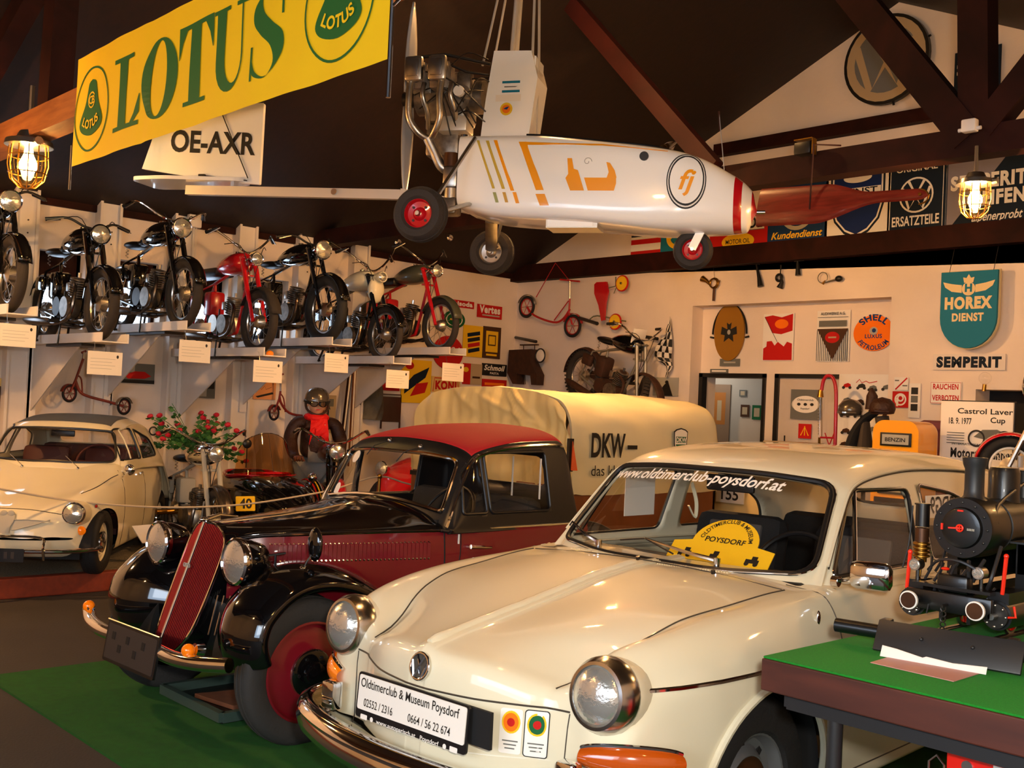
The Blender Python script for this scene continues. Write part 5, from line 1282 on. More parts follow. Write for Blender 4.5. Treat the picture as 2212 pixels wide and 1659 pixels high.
# ---- loose carved propeller hung beside it
a, b = at(1640, 440, 'y', -3.75), at(2008, 420, 'y', -3.75); U_ = (b-a).normalized(); Ln = (b-a).length
pr_ = thing('wooden_propeller', 'red-brown wooden propeller blade hanging in front of the enamel signs', 'propeller', tuple(a), 0)
m = MB('prop_wood'); rows = []
for i in range(31):
    t = i/30*1.0; u = t*Ln
    top = .105*(1 if t < .55 else 1)*max(0, 1-sstep(.42, .68, t)*.62)+.0; bot = -.16+.11*sstep(.35, .75, t)+.02*t
    if t > .94: k = sqrt(max(0, 1-((t-.94)/.06)**2)); top *= k; bot *= k
    th = .022*(1-.5*t); tw = .3*(1-t)
    c_ = (top+bot)/2; h_ = (top-bot)/2
    rows.append([U_*u+V((0, -th*sin(q)*1.0+tw*.08*cos(q), c_+h_*cos(q))) for q in [2*pi*k/14 for k in range(14)]])
m.grid(rows, closev=True); m.build('blade', pr_)
m = MB('brass'); m.tube([U_*(Ln*(.95+.05*sin(q)))+V((0, -.012, .045*cos(q)-.012)) for q in lin_x(0, pi, 10)], .005, 6); m.cyl(U_*(Ln*.96)+V((0, -.02, .0)), U_*(Ln*.96)+V((0, -.03, .0)), .010, 8); m.build('tip_sheath', pr_)
m = MB('red_beam'); m.tube([U_*(Ln*.34)+V((0, -.03, -.06)), U_*(Ln*.35)+V((0, -.03, .36)), U_*(Ln*.35)+V((0, .30, .42))], .006, 6); m.build('hanging_cord', pr_)

# ============================================================ YELLOW BANNER
YB = -7.40
bl_, tl_, br_ = at(155, 357, 'y', YB), at(150, 138, 'y', YB), at(840, 131, 'y', YB)
X0, X1, Z0 = bl_.x, br_.x, (bl_.z+br_.z)/2; Z1 = tl_.z; BH = Z1-Z0
bn = thing('banner', 'yellow banner with large green capital letters hanging under the roof beam', 'banner', (X0, YB, Z0))
def bw(x, z):   # soft folds of the cloth
    return .004*sin(x*5+z*2)+.002*sin(x*17-z*9)+.010*math.exp(-((x-.30*(X1-X0)-z*.12)/.05)**2)*(1-z/BH*.6)
m = MB('banner_yellow'); BW = X1-X0
m.grid([[V((BW*i/90, bw(BW*i/90, BH*j/16), BH*j/16+.001*sin(i*.4))) for j in range(17)] for i in range(91)]); o = m.build('cloth', bn)
def bpt(x, z, l=.004): return V((x, bw(x, z)-l, z))
def bcover(mb, poly, mm, l=.004, n=5):
    cx_ = sum(p[0] for p in poly)/len(poly); cz_ = sum(p[1] for p in poly)/len(poly); rows = []
    for r in range(n+1):
        t = 1-.999*r/n; rows.append([bpt(cx_+(p[0]-cx_)*t, cz_+(p[1]-cz_)*t, l) for p in poly])
    mb.grid(rows, mm, closev=True)
def ribbon(mb, pts, mm, l=.004):
    """pts: list of (x, z, halfwidth along x, halfwidth along z)"""
    rows = [[bpt(x-a, z-b, l), bpt(x+a, z+b, l)] for x, z, a, b in pts]; mb.grid(rows, mm)
def xpx(px, py): return at(px, py, 'y', YB).x-X0
G_ = 'banner_green'
g = MB(G_)
zb_, zt_ = BH*.17, BH*.80
def box_(x0, z0, x1, z1, mm=G_): n = 6; ribbon(g, [(x0+(x1-x0)*i/n, (z0+z1)/2, 0, (z1-z0)/2) for i in range(n+1)], mm)
def vbox(x0, z0, x1, z1): ribbon(g, [((x0+x1)/2, z0+(z1-z0)*i/8, (x1-x0)/2, 0) for i in range(9)], G_)
# L
a = xpx(246, 250); b = xpx(303, 230); w_ = b-a
box_(a+.0, zt_-.025, a+w_*.72, zt_); vbox(a+w_*.20, zb_, a+w_*.50, zt_); box_(a, zb_, a+w_*.95, zb_+.025)
ribbon(g, [(a+w_*.70, zb_+.02, .02, .0), (a+w_*.88, zb_+.07, .03, 0), (a+w_*.97, zb_+.17, .004, 0)], G_)
# O
a = xpx(306, 200); b = xpx(382, 170); w_ = b-a; cx_ = (a+b)/2; cz_ = (zb_+zt_)/2; rh = (zt_-zb_)/2+.01
rows = []
for i in range(41):
    q = 2*pi*i/40; ox, oz = cx_+w_/2*cos(q), cz_+rh*sin(q); ix, iz = cx_+w_*.22*cos(q)+.01*sin(q), cz_+rh*.93*sin(q); rows.append([bpt(ox, oz), bpt(ix, iz)])
g.grid(rows, G_)
# T
a = xpx(386, 130); b = xpx(462, 100); w_ = b-a; cx_ = (a+b)/2
box_(a, zt_-.02, b, zt_+.005); vbox(cx_-w_*.15, zb_, cx_+w_*.15, zt_); box_(cx_-w_*.30, zb_, cx_+w_*.30, zb_+.022)
for s_ in (-1, 1): ribbon(g, [(cx_+s_*w_*.38, zt_-.01, w_*.12, 0), (cx_+s_*w_*.45, zt_-.08, w_*.05, 0), (cx_+s_*w_*.49, zt_-.16, .003, 0)], G_)
# U
a = xpx(466, 90); b = xpx(535, 70); w_ = b-a
box_(a-.01, zt_-.02, a+w_*.48, zt_); box_(a+w_*.70, zt_-.02, b+.02, zt_)
rows = []
for t in lin_x(0, 1, 30):
    if t < .4: z = zt_-(zt_-zb_-.16)*t/.4; o1 = (a+w_*.06, z); i1 = (a+w_*.36, z)
    elif t < .8:
        q = pi+pi*(t-.4)/.4; o1 = (a+w_*.48+w_*.42*cos(q), zb_+.16+.165*sin(q)); i1 = (a+w_*.61+w_*.25*cos(q), zb_+.16+.13*sin(q))
    else: z = zb_+.16+(zt_-zb_-.16)*(t-.8)/.2; o1 = (a+w_*.90, z); i1 = (a+w_*.86, z)
    rows.append([bpt(*o1), bpt(*i1)])
g.grid(rows, G_)
# S
a = xpx(547, 60); b = xpx(615, 40); w_ = b-a; H_ = zt_-zb_
sp_ = catmull([V((a+w_*x, zb_+H_*z, h)) for x, z, h in ((.96, .78, .006), (.86, .93, .02), (.55, 1.0, .012), (.22, .88, .05), (.22, .70, .075), (.48, .54, .085), (.80, .38, .085), (.84, .17, .06), (.50, .0, .014), (.14, .07, .022), (.03, .24, .006))], 5)
ribbon(g, [(p.x, p.y, p.z*w_*2.1, p.z*.25) for p in sp_], G_)
vbox(a+w_*.0, zb_, a+w_*.06, zb_+.16); vbox(a+w_*.93, zt_-.15, a+w_*.99, zt_)
g.build('lettering', bn, smooth=False)
def emblem(cx_, cz_, R):
    g = MB(G_)
    rows = [[bpt(cx_+R*cos(q), cz_+R*sin(q)), bpt(cx_+(R-.012)*cos(q), cz_+(R-.012)*sin(q))] for q in lin_x(0, 2*pi, 48)]; g.grid(rows, G_)
    k = R*.72; tri = catmull([V((a_*k, b_*k, 0)) for a_, b_ in ((0, .98), (.25, .88), (.36, .60), (.52, .20), (.85, -.25), (.90, -.52), (.62, -.74), (0, -.86), (-.62, -.74), (-.90, -.52), (-.85, -.25), (-.52, .20), (-.36, .60), (-.25, .88), (0, .98))], 4)[:-1]
    bcover(g, [(cx_+p.x, cz_+p.y) for p in tri], G_, .004)
    Y = 'banner_yellow'
    vs, fs = text2d('LOTUS', .03); W = max(p[0] for p in vs)
    f = lambda x, y: arc(k*1.15, 270, -1)((x-W/2)/W*k*1.30, (y-.35)*.40*k)
    g.add([bpt(cx_+f(x, y)[0], cz_+k*.66+f(x, y)[1], .009) for x, y in vs], fs, Y)
    rows = [[bpt(cx_+k*.27*cos(q), cz_+k*.30+k*.27*sin(q), .007), bpt(cx_+k*.22*cos(q), cz_+k*.30+k*.22*sin(q), .007)] for q in lin_x(.6, 2*pi-.3, 24)]; g.grid(rows, Y)
    vs, fs = text2d('CB', .02, 0, .6); W = max(p[0] for p in vs)
    g.add([bpt(cx_+(x-W/2)*k*.42/W*1.1, cz_+k*.18+y*k*.36, .007) for x, y in vs], fs, Y)
    g.build('round_emblem', bn, smooth=False)
lx, rx_ = xpx(163, 230), xpx(236, 215); emblem((lx+rx_)/2, BH*.47, (rx_-lx)/2)
lx, rx_ = xpx(657, 20), xpx(816, -20); emblem((lx+rx_)/2, BH*.50, (rx_-lx)/2*.97)
m = MB('chrome'); m.tube([(BW+.02, -.01, -.16), (BW+.02, -.01, BH+.1)], .010, 8); m.build('end_rod', bn)
m = MB('chrome'); m.tube([(-.02, 0, -.14), (-.02, 0, BH*.2)], .008, 8); m.build('end_rod', bn)
m = MB('chrome'); m.tube([(BW+.20, -.01, .24), (BW+.20, -.01, BH+.1)], .009, 8); m.tube([(BW+.02, -.01, .20), (BW+.22, -.01, .28)], .006, 6); m.sphere((BW+.20, -.01, .24), .014, n=10, k=6); m.build('clamp_rod', bn)
# ============================================================ SIGNS ON THE BACK WALL
class Sign:
    """flat sign on a wall given by its corners in the photo; local frame centred, w x h metres"""
    def __init__(s, name, label, cat, px, plane=('y', -.012), m='sign_white', th=.008, shape=None, build=True, group=None):
        x0, y0, x1, y1 = px; ax, v = plane
        a = at(x0, y0, ax, v); b = at(x1, y1, ax, v)
        if ax == 'y': s.w = b.x-a.x; s.xd = V((1, 0, 0)); s.c = V(((a.x+b.x)/2, v, (a.z+b.z)/2))
        else: s.w = b.y-a.y; s.xd = V((0, 1, 0)); s.c = V((v, (a.y+b.y)/2, (a.z+b.z)/2))
        s.h = a.z-b.z; s.yd = V((0, 0, 1)); s.n = s.xd.cross(s.yd); s.th = th; s.mb = MB(m); s.name, s.label, s.cat, s.group = name, label, cat, group
        s.l = 0
        if shape is not False:
            sh = shape(s.w, s.h) if shape else [(-s.w/2, -s.h/2), (s.w/2, -s.h/2), (s.w/2, s.h/2), (-s.w/2, s.h/2)]
            s.mb.prism(sh, (0, 0, 0), s.xd, s.yd, th, m)
    def P(s, poly, m, rel=True):
        s.l += .0006
        s.mb.poly([(a*s.w, b*s.h) if rel else (a, b) for a, b in poly], s.n*(s.th+s.l), s.xd, s.yd, 0, m); return s
    def R(s, x0, y0, x1, y1, m): return s.P([(x0, y0), (x1, y0), (x1, y1), (x0, y1)], m)
    def E(s, x, y, rx, ry, m, n=28): return s.P([(x+rx*cos(2*pi*i/n), y+ry*sin(2*pi*i/n)) for i in range(n)], m)
    def ring(s, x, y, r1, r2, m, n=30, k=1.):
        s.l += .0006; o = s.n*(s.th+s.l)
        rows = [[o+s.xd*(x*s.w+r*cos(q))+s.yd*(y*s.h+r*k*sin(q)) for r in (r1, r2)] for q in lin_x(0, 2*pi, n)]; s.mb.grid(rows, m); return s
    def line(s, pts, w_, m):
        s.l += .0006
        P = [V((a*s.w, b*s.h, 0)) for a, b in pts]; rows = []
        for i, p in enumerate(P):
            t = (P[min(i+1, len(P)-1)]-P[max(i-1, 0)]).normalized(); n = V((-t.y, t.x, 0))*w_/2; o = s.n*(s.th+s.l)
            rows.append([o+s.xd*(p.x+n.x)+s.yd*(p.y+n.y), o+s.xd*(p.x-n.x)+s.yd*(p.y-n.y)])
        s.mb.grid(rows, m); return s
    def T(s, t, x, y, size, m, fit=None, bold=.015, shear=0, al='CENTER', fn=None, rot=0, sp=1):
        if bold > .028: sp = 1+bold*2.6
        s.l += .0006; xd = s.xd*cos(rot)+s.yd*sin(rot); yd = -s.xd*sin(rot)+s.yd*cos(rot)
        s.mb.text(t, s.xd*(x*s.w)+s.yd*(y*s.h)+s.n*(s.th+s.l), xd, yd, size*s.h, m, bold=bold, shear=shear, al=al, h=0, fit=fit*s.w if fit else None, fn=fn, sp=sp); return s
    def done(s):
        o = s.mb.build(s.name, loc=s.c, smooth=False); return tag(o, s.label, s.cat, s.group)
def vwlogo(s, x, y, R, m, t=.16):
    """round badge of two stacked letters"""
    k = lambda a, b: ((x*s.w+a*R)/s.w, (y*s.h+b*R)/s.h)
    s.line([k(-.46, .80), k(0, -.02), k(.46, .80)], R*t, m); s.line([k(-.82, .42), k(-.40, -.80), k(0, -.10), k(.40, -.80), k(.82, .42)], R*t, m)
G_ = ('y', -.03)
s = Sign('enamel_sign', 'navy and red striped enamel sign lettered OELE beneath the aircraft nose', 'sign', (1367, 468, 1427, 551), G_, 'sign_navy'); s.R(-.5, -.5, .5, -.02, 'sign_white').R(-.5, -.20, .5, -.08, 'sign_red').R(-.5, -.5, .5, -.36, 'sign_red').T('OELE', 0, .12, .20, 'sign_white', fit=.72, bold=.03).done()
s = Sign('enamel_sign', 'teal enamel sign with a round yellow bird emblem', 'sign', (1431, 470, 1497, 549), G_, 'sign_teal'); s.E(0, -.05, .33, .28, 'sign_yellow').E(0, -.05, .20, .17, 'sign_teal').line([(-.3, -.12), (-.1, .02), (.12, -.08), (.3, .05)], .03, 'sign_yellow').done()
s = Sign('enamel_sign', 'red enamel sign lettered CASTROL with round motor oil emblem', 'sign', (1536, 468, 1658, 531), G_, 'sign_red'); s.R(-.48, -.02, .44, .36, 'sign_white').T('CASTROL', -.02, .05, .30, 'ink', fit=.86, bold=.03).E(.0, -.30, .28, .24, 'sign_yellow').T('MOTOR OIL', 0, -.36, .13, 'ink', fit=.42).R(-.48, -.02, .44, -.005, 'ink').done()
s = Sign('enamel_sign', 'dark blue enamel sign with pale ring and orange script Kundendienst', 'sign', (1663, 400, 1786, 524), G_, 'sign_navy2' if mat('sign_navy2', '18345c', .6, spec=.15) else ''); s.ring(0, .05, .20*s.w*1.5, .20*s.w*1.2, 'sign_silver').ring(0, .05, .14*s.w*1.1, .11*s.w, 'sign_silver'); s.T('Kundendienst', 0, -.38, .11, 'sign_yellow', fit=.86, shear=.3, bold=.02).done()
s = Sign('enamel_sign', 'white enamel sign with a navy shield outlined in white', 'sign', (1787, 372, 1920, 512), G_, 'sign_white')
shp = lambda k: [(-.40*k, .38), (.40*k, .38), (.40*k, .0), (.33*k, -.22*k), (.18*k, -.38*k), (0, -.46*k), (-.18*k, -.38*k), (-.33*k, -.22*k), (-.40*k, .0)][::-1]
s.P(shp(1.06), 'sign_navy').P(shp(.98), 'sign_white').P(shp(.92), 'sign_blue2' if mat('sign_blue2', '14285c', .6, spec=.15) else '').R(-.36, .10, .36, .22, 'sign_white').T('DIENST', 0, .125, .09, 'sign_navy', fit=.62, bold=.02).E(0, .36, .22, .07, 'sign_white').done()
s = Sign('enamel_sign', 'black enamel sign lettered ORIGINAL ERSATZTEILE with white round logo', 'sign', (1922, 352, 2040, 500), G_, 'sign_navy')
s.line([(-.46, -.46), (.46, -.46), (.46, .47), (-.46, .47), (-.46, -.46)], .008, 'sign_white').E(0, .02, .30, .30*s.w/s.h, 'sign_white'); s.E(0, .02, .27, .27*s.w/s.h, 'sign_navy'); vwlogo(s, 0, .02, .29*s.w, 'sign_white'); s.T('ORIGINAL', 0, .34, .085, 'sign_white', fit=.72, bold=.02).T('ERSATZTEILE', 0, -.38, .13, 'sign_white', fit=.82, bold=.02).done()
s = Sign('enamel_sign', 'large dark blue enamel sign lettered SEMPERIT REIFEN behind the right lamp', 'sign', (2048, 352, 2225, 490), G_, 'sign_navy'); s.P([(-.49, -.48), (.2, .48), (-.49, .48)], 'sign_lilac' if mat('sign_lilac', '76707c', .4) else '').T('SEMPERIT', 0, .10, .19, 'sign_white', fit=.90, bold=.045).T('REIFEN', .13, -.14, .19, 'sign_white', fit=.62, bold=.045).T('alpenerprobt', .12, -.36, .12, 'sign_white', fit=.60, shear=.35).done()
# round sign high on the gable
a = at(1833, 135, 'y', -.06); b = at(2008, 135, 'y', -.06); R = (b.x-a.x)/2
s = Sign('round_sign', 'large round cream and grey sign high on the gable behind the roof braces', 'sign', (1833, 45, 2008, 222), ('y', -.06), 'black_satin', .05, lambda w_, h: ell(w_/2, w_/2, 48))
s.th = .05; s.E(0, 0, .465, .465*s.w/s.h, 'sign_tan' if mat('sign_tan', 'b09a78', .4) else ''); s.E(0, 0, .37, .37*s.w/s.h, 'sign_greyblue' if mat('sign_greyblue', '6a6c6c', .4) else ''); vwlogo(s, 0, 0, R*.88, 'sign_tan', .22)
for q in (200, 280, 340, 20): s.mb.cyl(s.xd*(R*cos(radians(q)))+s.yd*(R*sin(radians(q))), s.xd*(R*1.08*cos(radians(q)))+s.yd*(R*1.08*sin(radians(q))), .012, 6, 'black_satin')
s.done()
s = Sign('enamel_sign', 'dark blue upright enamel sign with orange letters partly behind the roof post', 'sign', (2064, 116, 2160, 222), ('y', -.05), 'sign_navy'); s.T('OPEL', 0, -.36, .15, 'sign_orange', fit=.86, bold=.04).E(0, .15, .22, .2, 'sign_grey')
for k in range(3): s.R(-.44, .34-.12*k, -.22, .40-.12*k, 'sign_white')
s.E(.3, .3, .12, .1, 'sign_orange').done()

# ---- lower wall
H = Sign('hanging_sign', 'hanging blue shield sign lettered HOREX DIENST with winged emblem', 'sign', (2037, 590, 2153, 752), ('y', -.12), 'sign_teal', .03, lambda w_, h: [(w_/2*cos(radians(a)), -h*.10+h*.40*sin(radians(a))) for a in range(180, 361, 12)]+[(w_/2, h*.5), (-w_/2, h*.5)])
mat('gold_cream', 'd8c08c', .5)
H.mb.prism([(H.w*.52*cos(radians(a)), -H.h*.10+H.h*.415*sin(radians(a))) for a in range(180, 361, 12)]+[(H.w*.52, H.h*.515), (-H.w*.52, H.h*.515)], (0, .028, 0), H.xd, H.yd, .026, 'gold_cream')
H.T('HOREX', 0, .02, .145, 'gold_cream', fit=.84, bold=.06).T('DIENST', 0, -.145, .10, 'gold_cream', fit=.56, bold=.045)
H.ring(0, .27, .045, .062, 'gold_cream').P([(-.46, .37), (-.42, .30), (-.30, .24), (-.12, .22), (-.12, .32), (-.3, .34)], 'gold_cream').P([(.46, .37), (.3, .34), (.12, .32), (.12, .22), (.30, .24), (.42, .30)], 'gold_cream').E(0, .27, .10, .075, 'gold_cream').T('H', 0, .235, .10, 'sign_teal', bold=.05).P([(-.08, .35), (.08, .35), (.10, .42), (.04, .41), (0, .46), (-.04, .41), (-.10, .42)], 'gold_cream')
for x in (-.38, .40): H.mb.tube([(x*H.w, 0, H.h*.5), (x*H.w+.01, .06, H.h*.5+.22)], .003, 5, 'ink')
H.done()
s = Sign('letter_board', 'pale board lettered SEMPERIT in dark slab capitals under the hanging shield', 'sign', (2017, 765, 2172, 800), m='white_board' if mat('white_board', 'd8ccc0', .6) else ''); s.T('SEMPERIT', 0, -.30, .62, 'sign_navy', fit=.90, bold=.06).done()
s = Sign('prohibition_sign', 'white sign with red words RAUCHEN VERBOTEN', 'sign', (2011, 824, 2076, 874)); s.line([(-.48, -.46), (.48, -.46), (.48, .46), (-.48, .46), (-.48, -.46)], .005, 'sign_red').T('RAUCHEN', 0, .16, .24, 'sign_red', fit=.82, bold=.03).T('VERBOTEN', 0, -.34, .24, 'sign_red', fit=.86, bold=.03).done()
s = Sign('fire_sign', 'small square red sign with white hose symbol', 'sign', (1929, 845, 1963, 881), m='sign_red'); s.ring(.0, .08, .035, .02, 'sign_white').ring(.0, .0, .06, .045, 'sign_white').R(-.25, -.42, -.12, .1, 'sign_white').done()
s = Sign('notice', 'small white notice with a diagonal red bar above the red square sign', 'sign', (1933, 815, 1962, 843)); s.line([(-.40, -.46), (.42, .46)], .014, 'sign_red').R(.1, -.2, .45, -.1, 'sign_grey').R(-.45, .2, -.15, .3, 'sign_grey').done()
s = Sign('picture_strip', 'tall narrow white frame with three dark pictures', 'picture', (1965, 828, 1987, 903)); 
for k in range(3): s.R(-.3, .18-.24*k, .3, .38-.24*k, 'sign_grey' if k == 1 else 'ink')
s.done()
N_ = ('y', ND-.012)
s = Sign('enamel_sign', 'oval orange enamel sign lettered SHELL LUXUS PETROLEUM', 'sign', (1846, 682, 1931, 758), N_, 'sign_orange', shape=lambda w_, h: ell(w_/2, h/2, 40))
s.T('SHELL', 0, 0, .20, 'sign_blue', fn=lambda x, y: arc(s.w*.34, 90, sq=.86)(x, y), bold=.04, fit=.62).T('PETROLEUM', 0, 0, .15, 'sign_blue', fn=lambda x, y: arc(s.w*.45, 270, -1, sq=.86)(x, y), bold=.03, fit=.92).T('LUXUS', 0, -.14, .11, 'sign_blue', fit=.42, bold=.03).E(0, .06, .10, .11, 'sign_silver').E(.01, .07, .05, .06, 'sign_blue').done()
s = Sign('poster', 'poster with brown pennant above black and white stripes', 'poster', (1767, 672, 1834, 781), N_)
for k in range(18): s.R(-.49+k*.055, -.49, -.47+k*.055, .12, 'ink')
s.P([(-.47, .14), (.47, .14), (.02, -.47)][::-1], 'sign_brown').E(.0, -.03, .22, .11, 'sign_red').R(-.12, -.045, .12, -.015, 'sign_tan').R(-.42, .18, .42, .30, 'sign_grey').T('AUDIWERKE A.G.', 0, .41, .055, 'sign_navy', fit=.75).R(-.46, .36, .46, .37, 'sign_grey').done()
s = Sign('poster', 'white poster with red flag waving above a red crowd', 'poster', (1651, 679, 1713, 779), N_)
s.P([(-.46, .44), (-.2, .47), (.1, .42), (.46, .49), (.46, .13), (.1, .06), (-.2, .09)][::-1], 'sign_red').E(.1, .28, .22, .10, 'sign_orange').line([(-.46, .44), (-.02, -.1)], .006, 'ink').P([(-.47, -.49), (.47, -.49), (.46, -.14), (.3, -.10), (.2, -.2), (.0, -.1), (-.1, -.18), (-.2, -.08), (-.36, -.09), (-.37, -.2), (-.47, -.24)], 'sign_red').done()
pq = thing('eagle_plaque', 'oval brass coloured plaque with black eagle and dark bow above the doorway', 'plaque', tuple(at(1577, 718, *N_)))
a = at(1545, 718, *N_); b = at(1610, 718, *N_); rx = (b.x-a.x)/2; rz = rx*1.58
mb = MB('bronze_ochre'); mat('bronze_ochre', '9a6a1c', .45, .2); mb.prism(ell(rx, rz, 40), (0, 0, 0), (1, 0, 0), (0, 0, 1), .02); o_ = (0, -.021, 0)
for P in ([(0, .08), (.03, .1), (.02, .03), (.09, .06), (.10, -.02), (.05, -.03), (.06, -.10), (0, -.06), (-.06, -.10), (-.05, -.03), (-.10, -.02), (-.09, .06), (-.02, .03), (-.03, .1)][::-1],): mb.poly([(x*1.1, y*1.1) for x, y in P], o_, (1, 0, 0), (0, 0, 1), .001, 'ink')
mb.poly(ell(.022, .028, 14), o_, (1, 0, 0), (0, 0, 1), .002, 'sign_silver'); mb.build('oval_panel', pq)
mb = MB('black_satin'); mb.tube([(rx*1.12*cos(q), -.01, -.02+rz*1.03*sin(q)) for q in lin_x(0, pi, 20)], .011, 6); mb.tube([(rx*1.05, -.01, -.06), (rx*1.28, -.01, -.05)], .011, 6); mb.tube([(-rx*1.05, -.01, -.06), (-rx*1.28, -.01, -.05)], .011, 6); mb.build('bow', pq)
s = Sign('name_plate', 'grey metal plate under the oval plaque', 'plate', (1556, 775, 1598, 791), N_, 'sign_grey'); s.R(-.3, -.1, .3, .1, 'sign_silver').done()
s = Sign('door_plate', 'tiny dark plate just above the open doorway', 'plate', (1535, 797, 1573, 806), N_, 'sign_grey'); s.R(-.4, -.2, .4, .2, 'sign_white').done()
s = Sign('framed_picture', 'dark grey framed picture with white oval on the closed door', 'picture', (1710, 841, 1772, 907), ('y', ND-.02), 'sign_grey'); s.E(0, 0, .46, .29, 'sign_white').ring(0, 0, .44*s.w, .43*s.w, 'sign_grey', k=.66)
for x in (-.22, 0, .22): s.E(x, .0, .06, .05, 'ink')
s.T('Oldtimerclub', 0, .12, .07, 'sign_grey', fit=.55).T('Poysdorf', 0, -.17, .06, 'sign_grey', fit=.3).done()
s = Sign('sticker', 'small red sticker with yellow figures low on the closed door', 'sticker', (1726, 915, 1752, 948), ('y', ND-.02), 'sign_red'); s.line([(-.3, -.3), (0, .3), (.3, -.3)], .01, 'sign_yellow').line([(0, -.3), (0, .35)], .01, 'sign_yellow').done()
s = Sign('poster', 'tall poster of many small motorcycles and sidecars beside the hand pump', 'poster', (1814, 808, 1926, 1000), ('y', ND-.03)); s.line([(-.18, .40), (-.12, .44), (-.08, .40), (0, .42), (.06, .40), (.2, .42)], .008, 'sign_red')
random.seed(3)
for i in range(20):
    x, y = -.36+.24*(i % 4)+.04*random.random(), .34-.17*(i//4)+.04*random.random(); c_ = random.choice(['sign_grey', 'sign_brown', 'sign_red', 'sign_grey', 'ink'])
    s.P([(x-.08, y-.02), (x+.08, y-.015), (x+.07, y+.02), (x+.02, y+.035), (x-.05, y+.02)], c_).E(x-.06, y-.02, .03, .018, 'ink', 10).E(x+.06, y-.02, .03, .018, 'ink', 10)
s.done()
s = Sign('photograph', 'black and white photograph of a motorcycle racer beside the checkered flag', 'picture', (1412, 815, 1465, 856), m='sign_silver'); s.P([(-.2, -.5), (.3, -.5), (.2, -.1), (.1, .3), (-.05, .1), (-.2, -.2)], 'ink').E(.05, .25, .07, .09, 'ink', 12).done()
# hall behind the doorway
s = Sign('hall_door', 'brown door seen in the hall through the open doorway', 'door', (1533, 830, 1572, 1005), ('y', 1.49), 'sign_brown2' if mat('sign_brown2', '8a7058', .6) else ''); s.R(-.3, .0, .3, .40, 'poster_tan' if mat('poster_tan', 'a86828', .6) else '').R(-.08, .05, .12, .3, 'sign_tan').done()
for i, (px, m_, lb) in enumerate((((1598, 842, 1612, 857), 'sign_grey', 'small grey picture high on the hall wall'), ((1601, 874, 1618, 901), 'sign_brown', 'brown picture on the hall wall'), ((1626, 875, 1645, 907), 'sign_green', 'green picture at the edge of the hall doorway'))):
    s = Sign('framed_picture', lb, 'picture', px, ('y', 1.49), m_); s.R(-.3, -.3, .3, .3, 'sign_tan').done()
# horns
def onwall(px, py, y=-.04): return at(px, py, 'y', y)
def poly_thing(name, label, cat, fn, group=None): 
    mb = MB(); fn(mb); o = mb.build(name); return tag(o, label, cat, group)
def h1(mb):
    c = onwall(1543, 612); mb.torus(c, (0, 1, 0), .055, .010, 28, 8, 'brass'); mb.torus(c+V((0, -.02, 0)), (0, 1, 0), .050, .009, 28, 8, 'brass'); e = onwall(1517, 602); mb.tube([c+V((-.05, 0, -.02)), (c+e)/2+V((-.02, 0, 0)), e], .01, 12, 'brass', rr=[.011, .022, .038]); mb.tube([c+V((0, 0, -.06)), onwall(1541, 650)], .014, 8, 'copper_dark'); mb.tube([c+V((0, 0, .05)), onwall(1541, 572)], .002, 4, 'ink'); mb.tube([c+V((.05, 0, -.03)), c+V((.075, 0, .03))], .006, 6, 'brass')
poly_thing('post_horn', 'coiled brass post horn hanging on a cord below the beam', 'horn', h1)
def h2(mb): mb.tube([onwall(1634, 572), onwall(1640, 600), onwall(1643, 619)], .02, 12, 'black_satin', rr=[.010, .022, .034]); mb.tube([onwall(1628, 570), onwall(1642, 570)], .01, 8, 'black_satin')
poly_thing('car_horn', 'tapering black horn, largest of the straight horns under the beam', 'horn', h2)
def h3(mb): a = onwall(1687, 572); c = onwall(1683, 600); mb.tube([a, onwall(1686, 590)], .007, 8, 'black_satin'); mb.torus(c, (0, 1, 0), .035, .014, 24, 8, 'black_satin'); mb.tube([onwall(1686, 590), onwall(1689, 610), onwall(1684, 622)], .02, 12, 'black_satin', rr=[.008, .02, .036])
poly_thing('car_horn', 'coiled black horn between the two straight ones', 'horn', h3)
def h4(mb): mb.tube([onwall(1723, 564), onwall(1724, 595)], .02, 12, 'black_satin', rr=[.014, .030]); mb.tube([onwall(1716, 565), onwall(1738, 562)], .008, 8, 'black_satin')
poly_thing('car_horn', 'short black straight horn right of the coiled one', 'horn', h4)
def h5(mb): c = onwall(1777, 600); mb.torus(c, (0, 1, 0), .055, .005, 28, 7, 'steel'); mb.tube([c+V((0, 0, -.055)), onwall(1810, 603)], .008, 8, 'steel', rr=[.006, .012]); mb.sphere(onwall(1812, 602), .034, 'black_satin', 14, 10, sc=(1.2, .9, .95)); mb.tube([onwall(1777, 613), onwall(1783, 606)], .014, 8, 'brass', rr=[.016, .006])
poly_thing('bulb_horn', 'bulb horn with black rubber ball and looped tube', 'horn', h5)
# glass lamp and dark rods
def gl_(mb): mb.sphere(onwall(2128, 817, -.10), .055, 'glass', 20, 14); mb.cyl(onwall(2125, 845, -.10), onwall(2127, 830, -.10), .018, 12, 'brass')
poly_thing('glass_globe', 'clear round glass globe above the dark recess', 'globe', gl_)
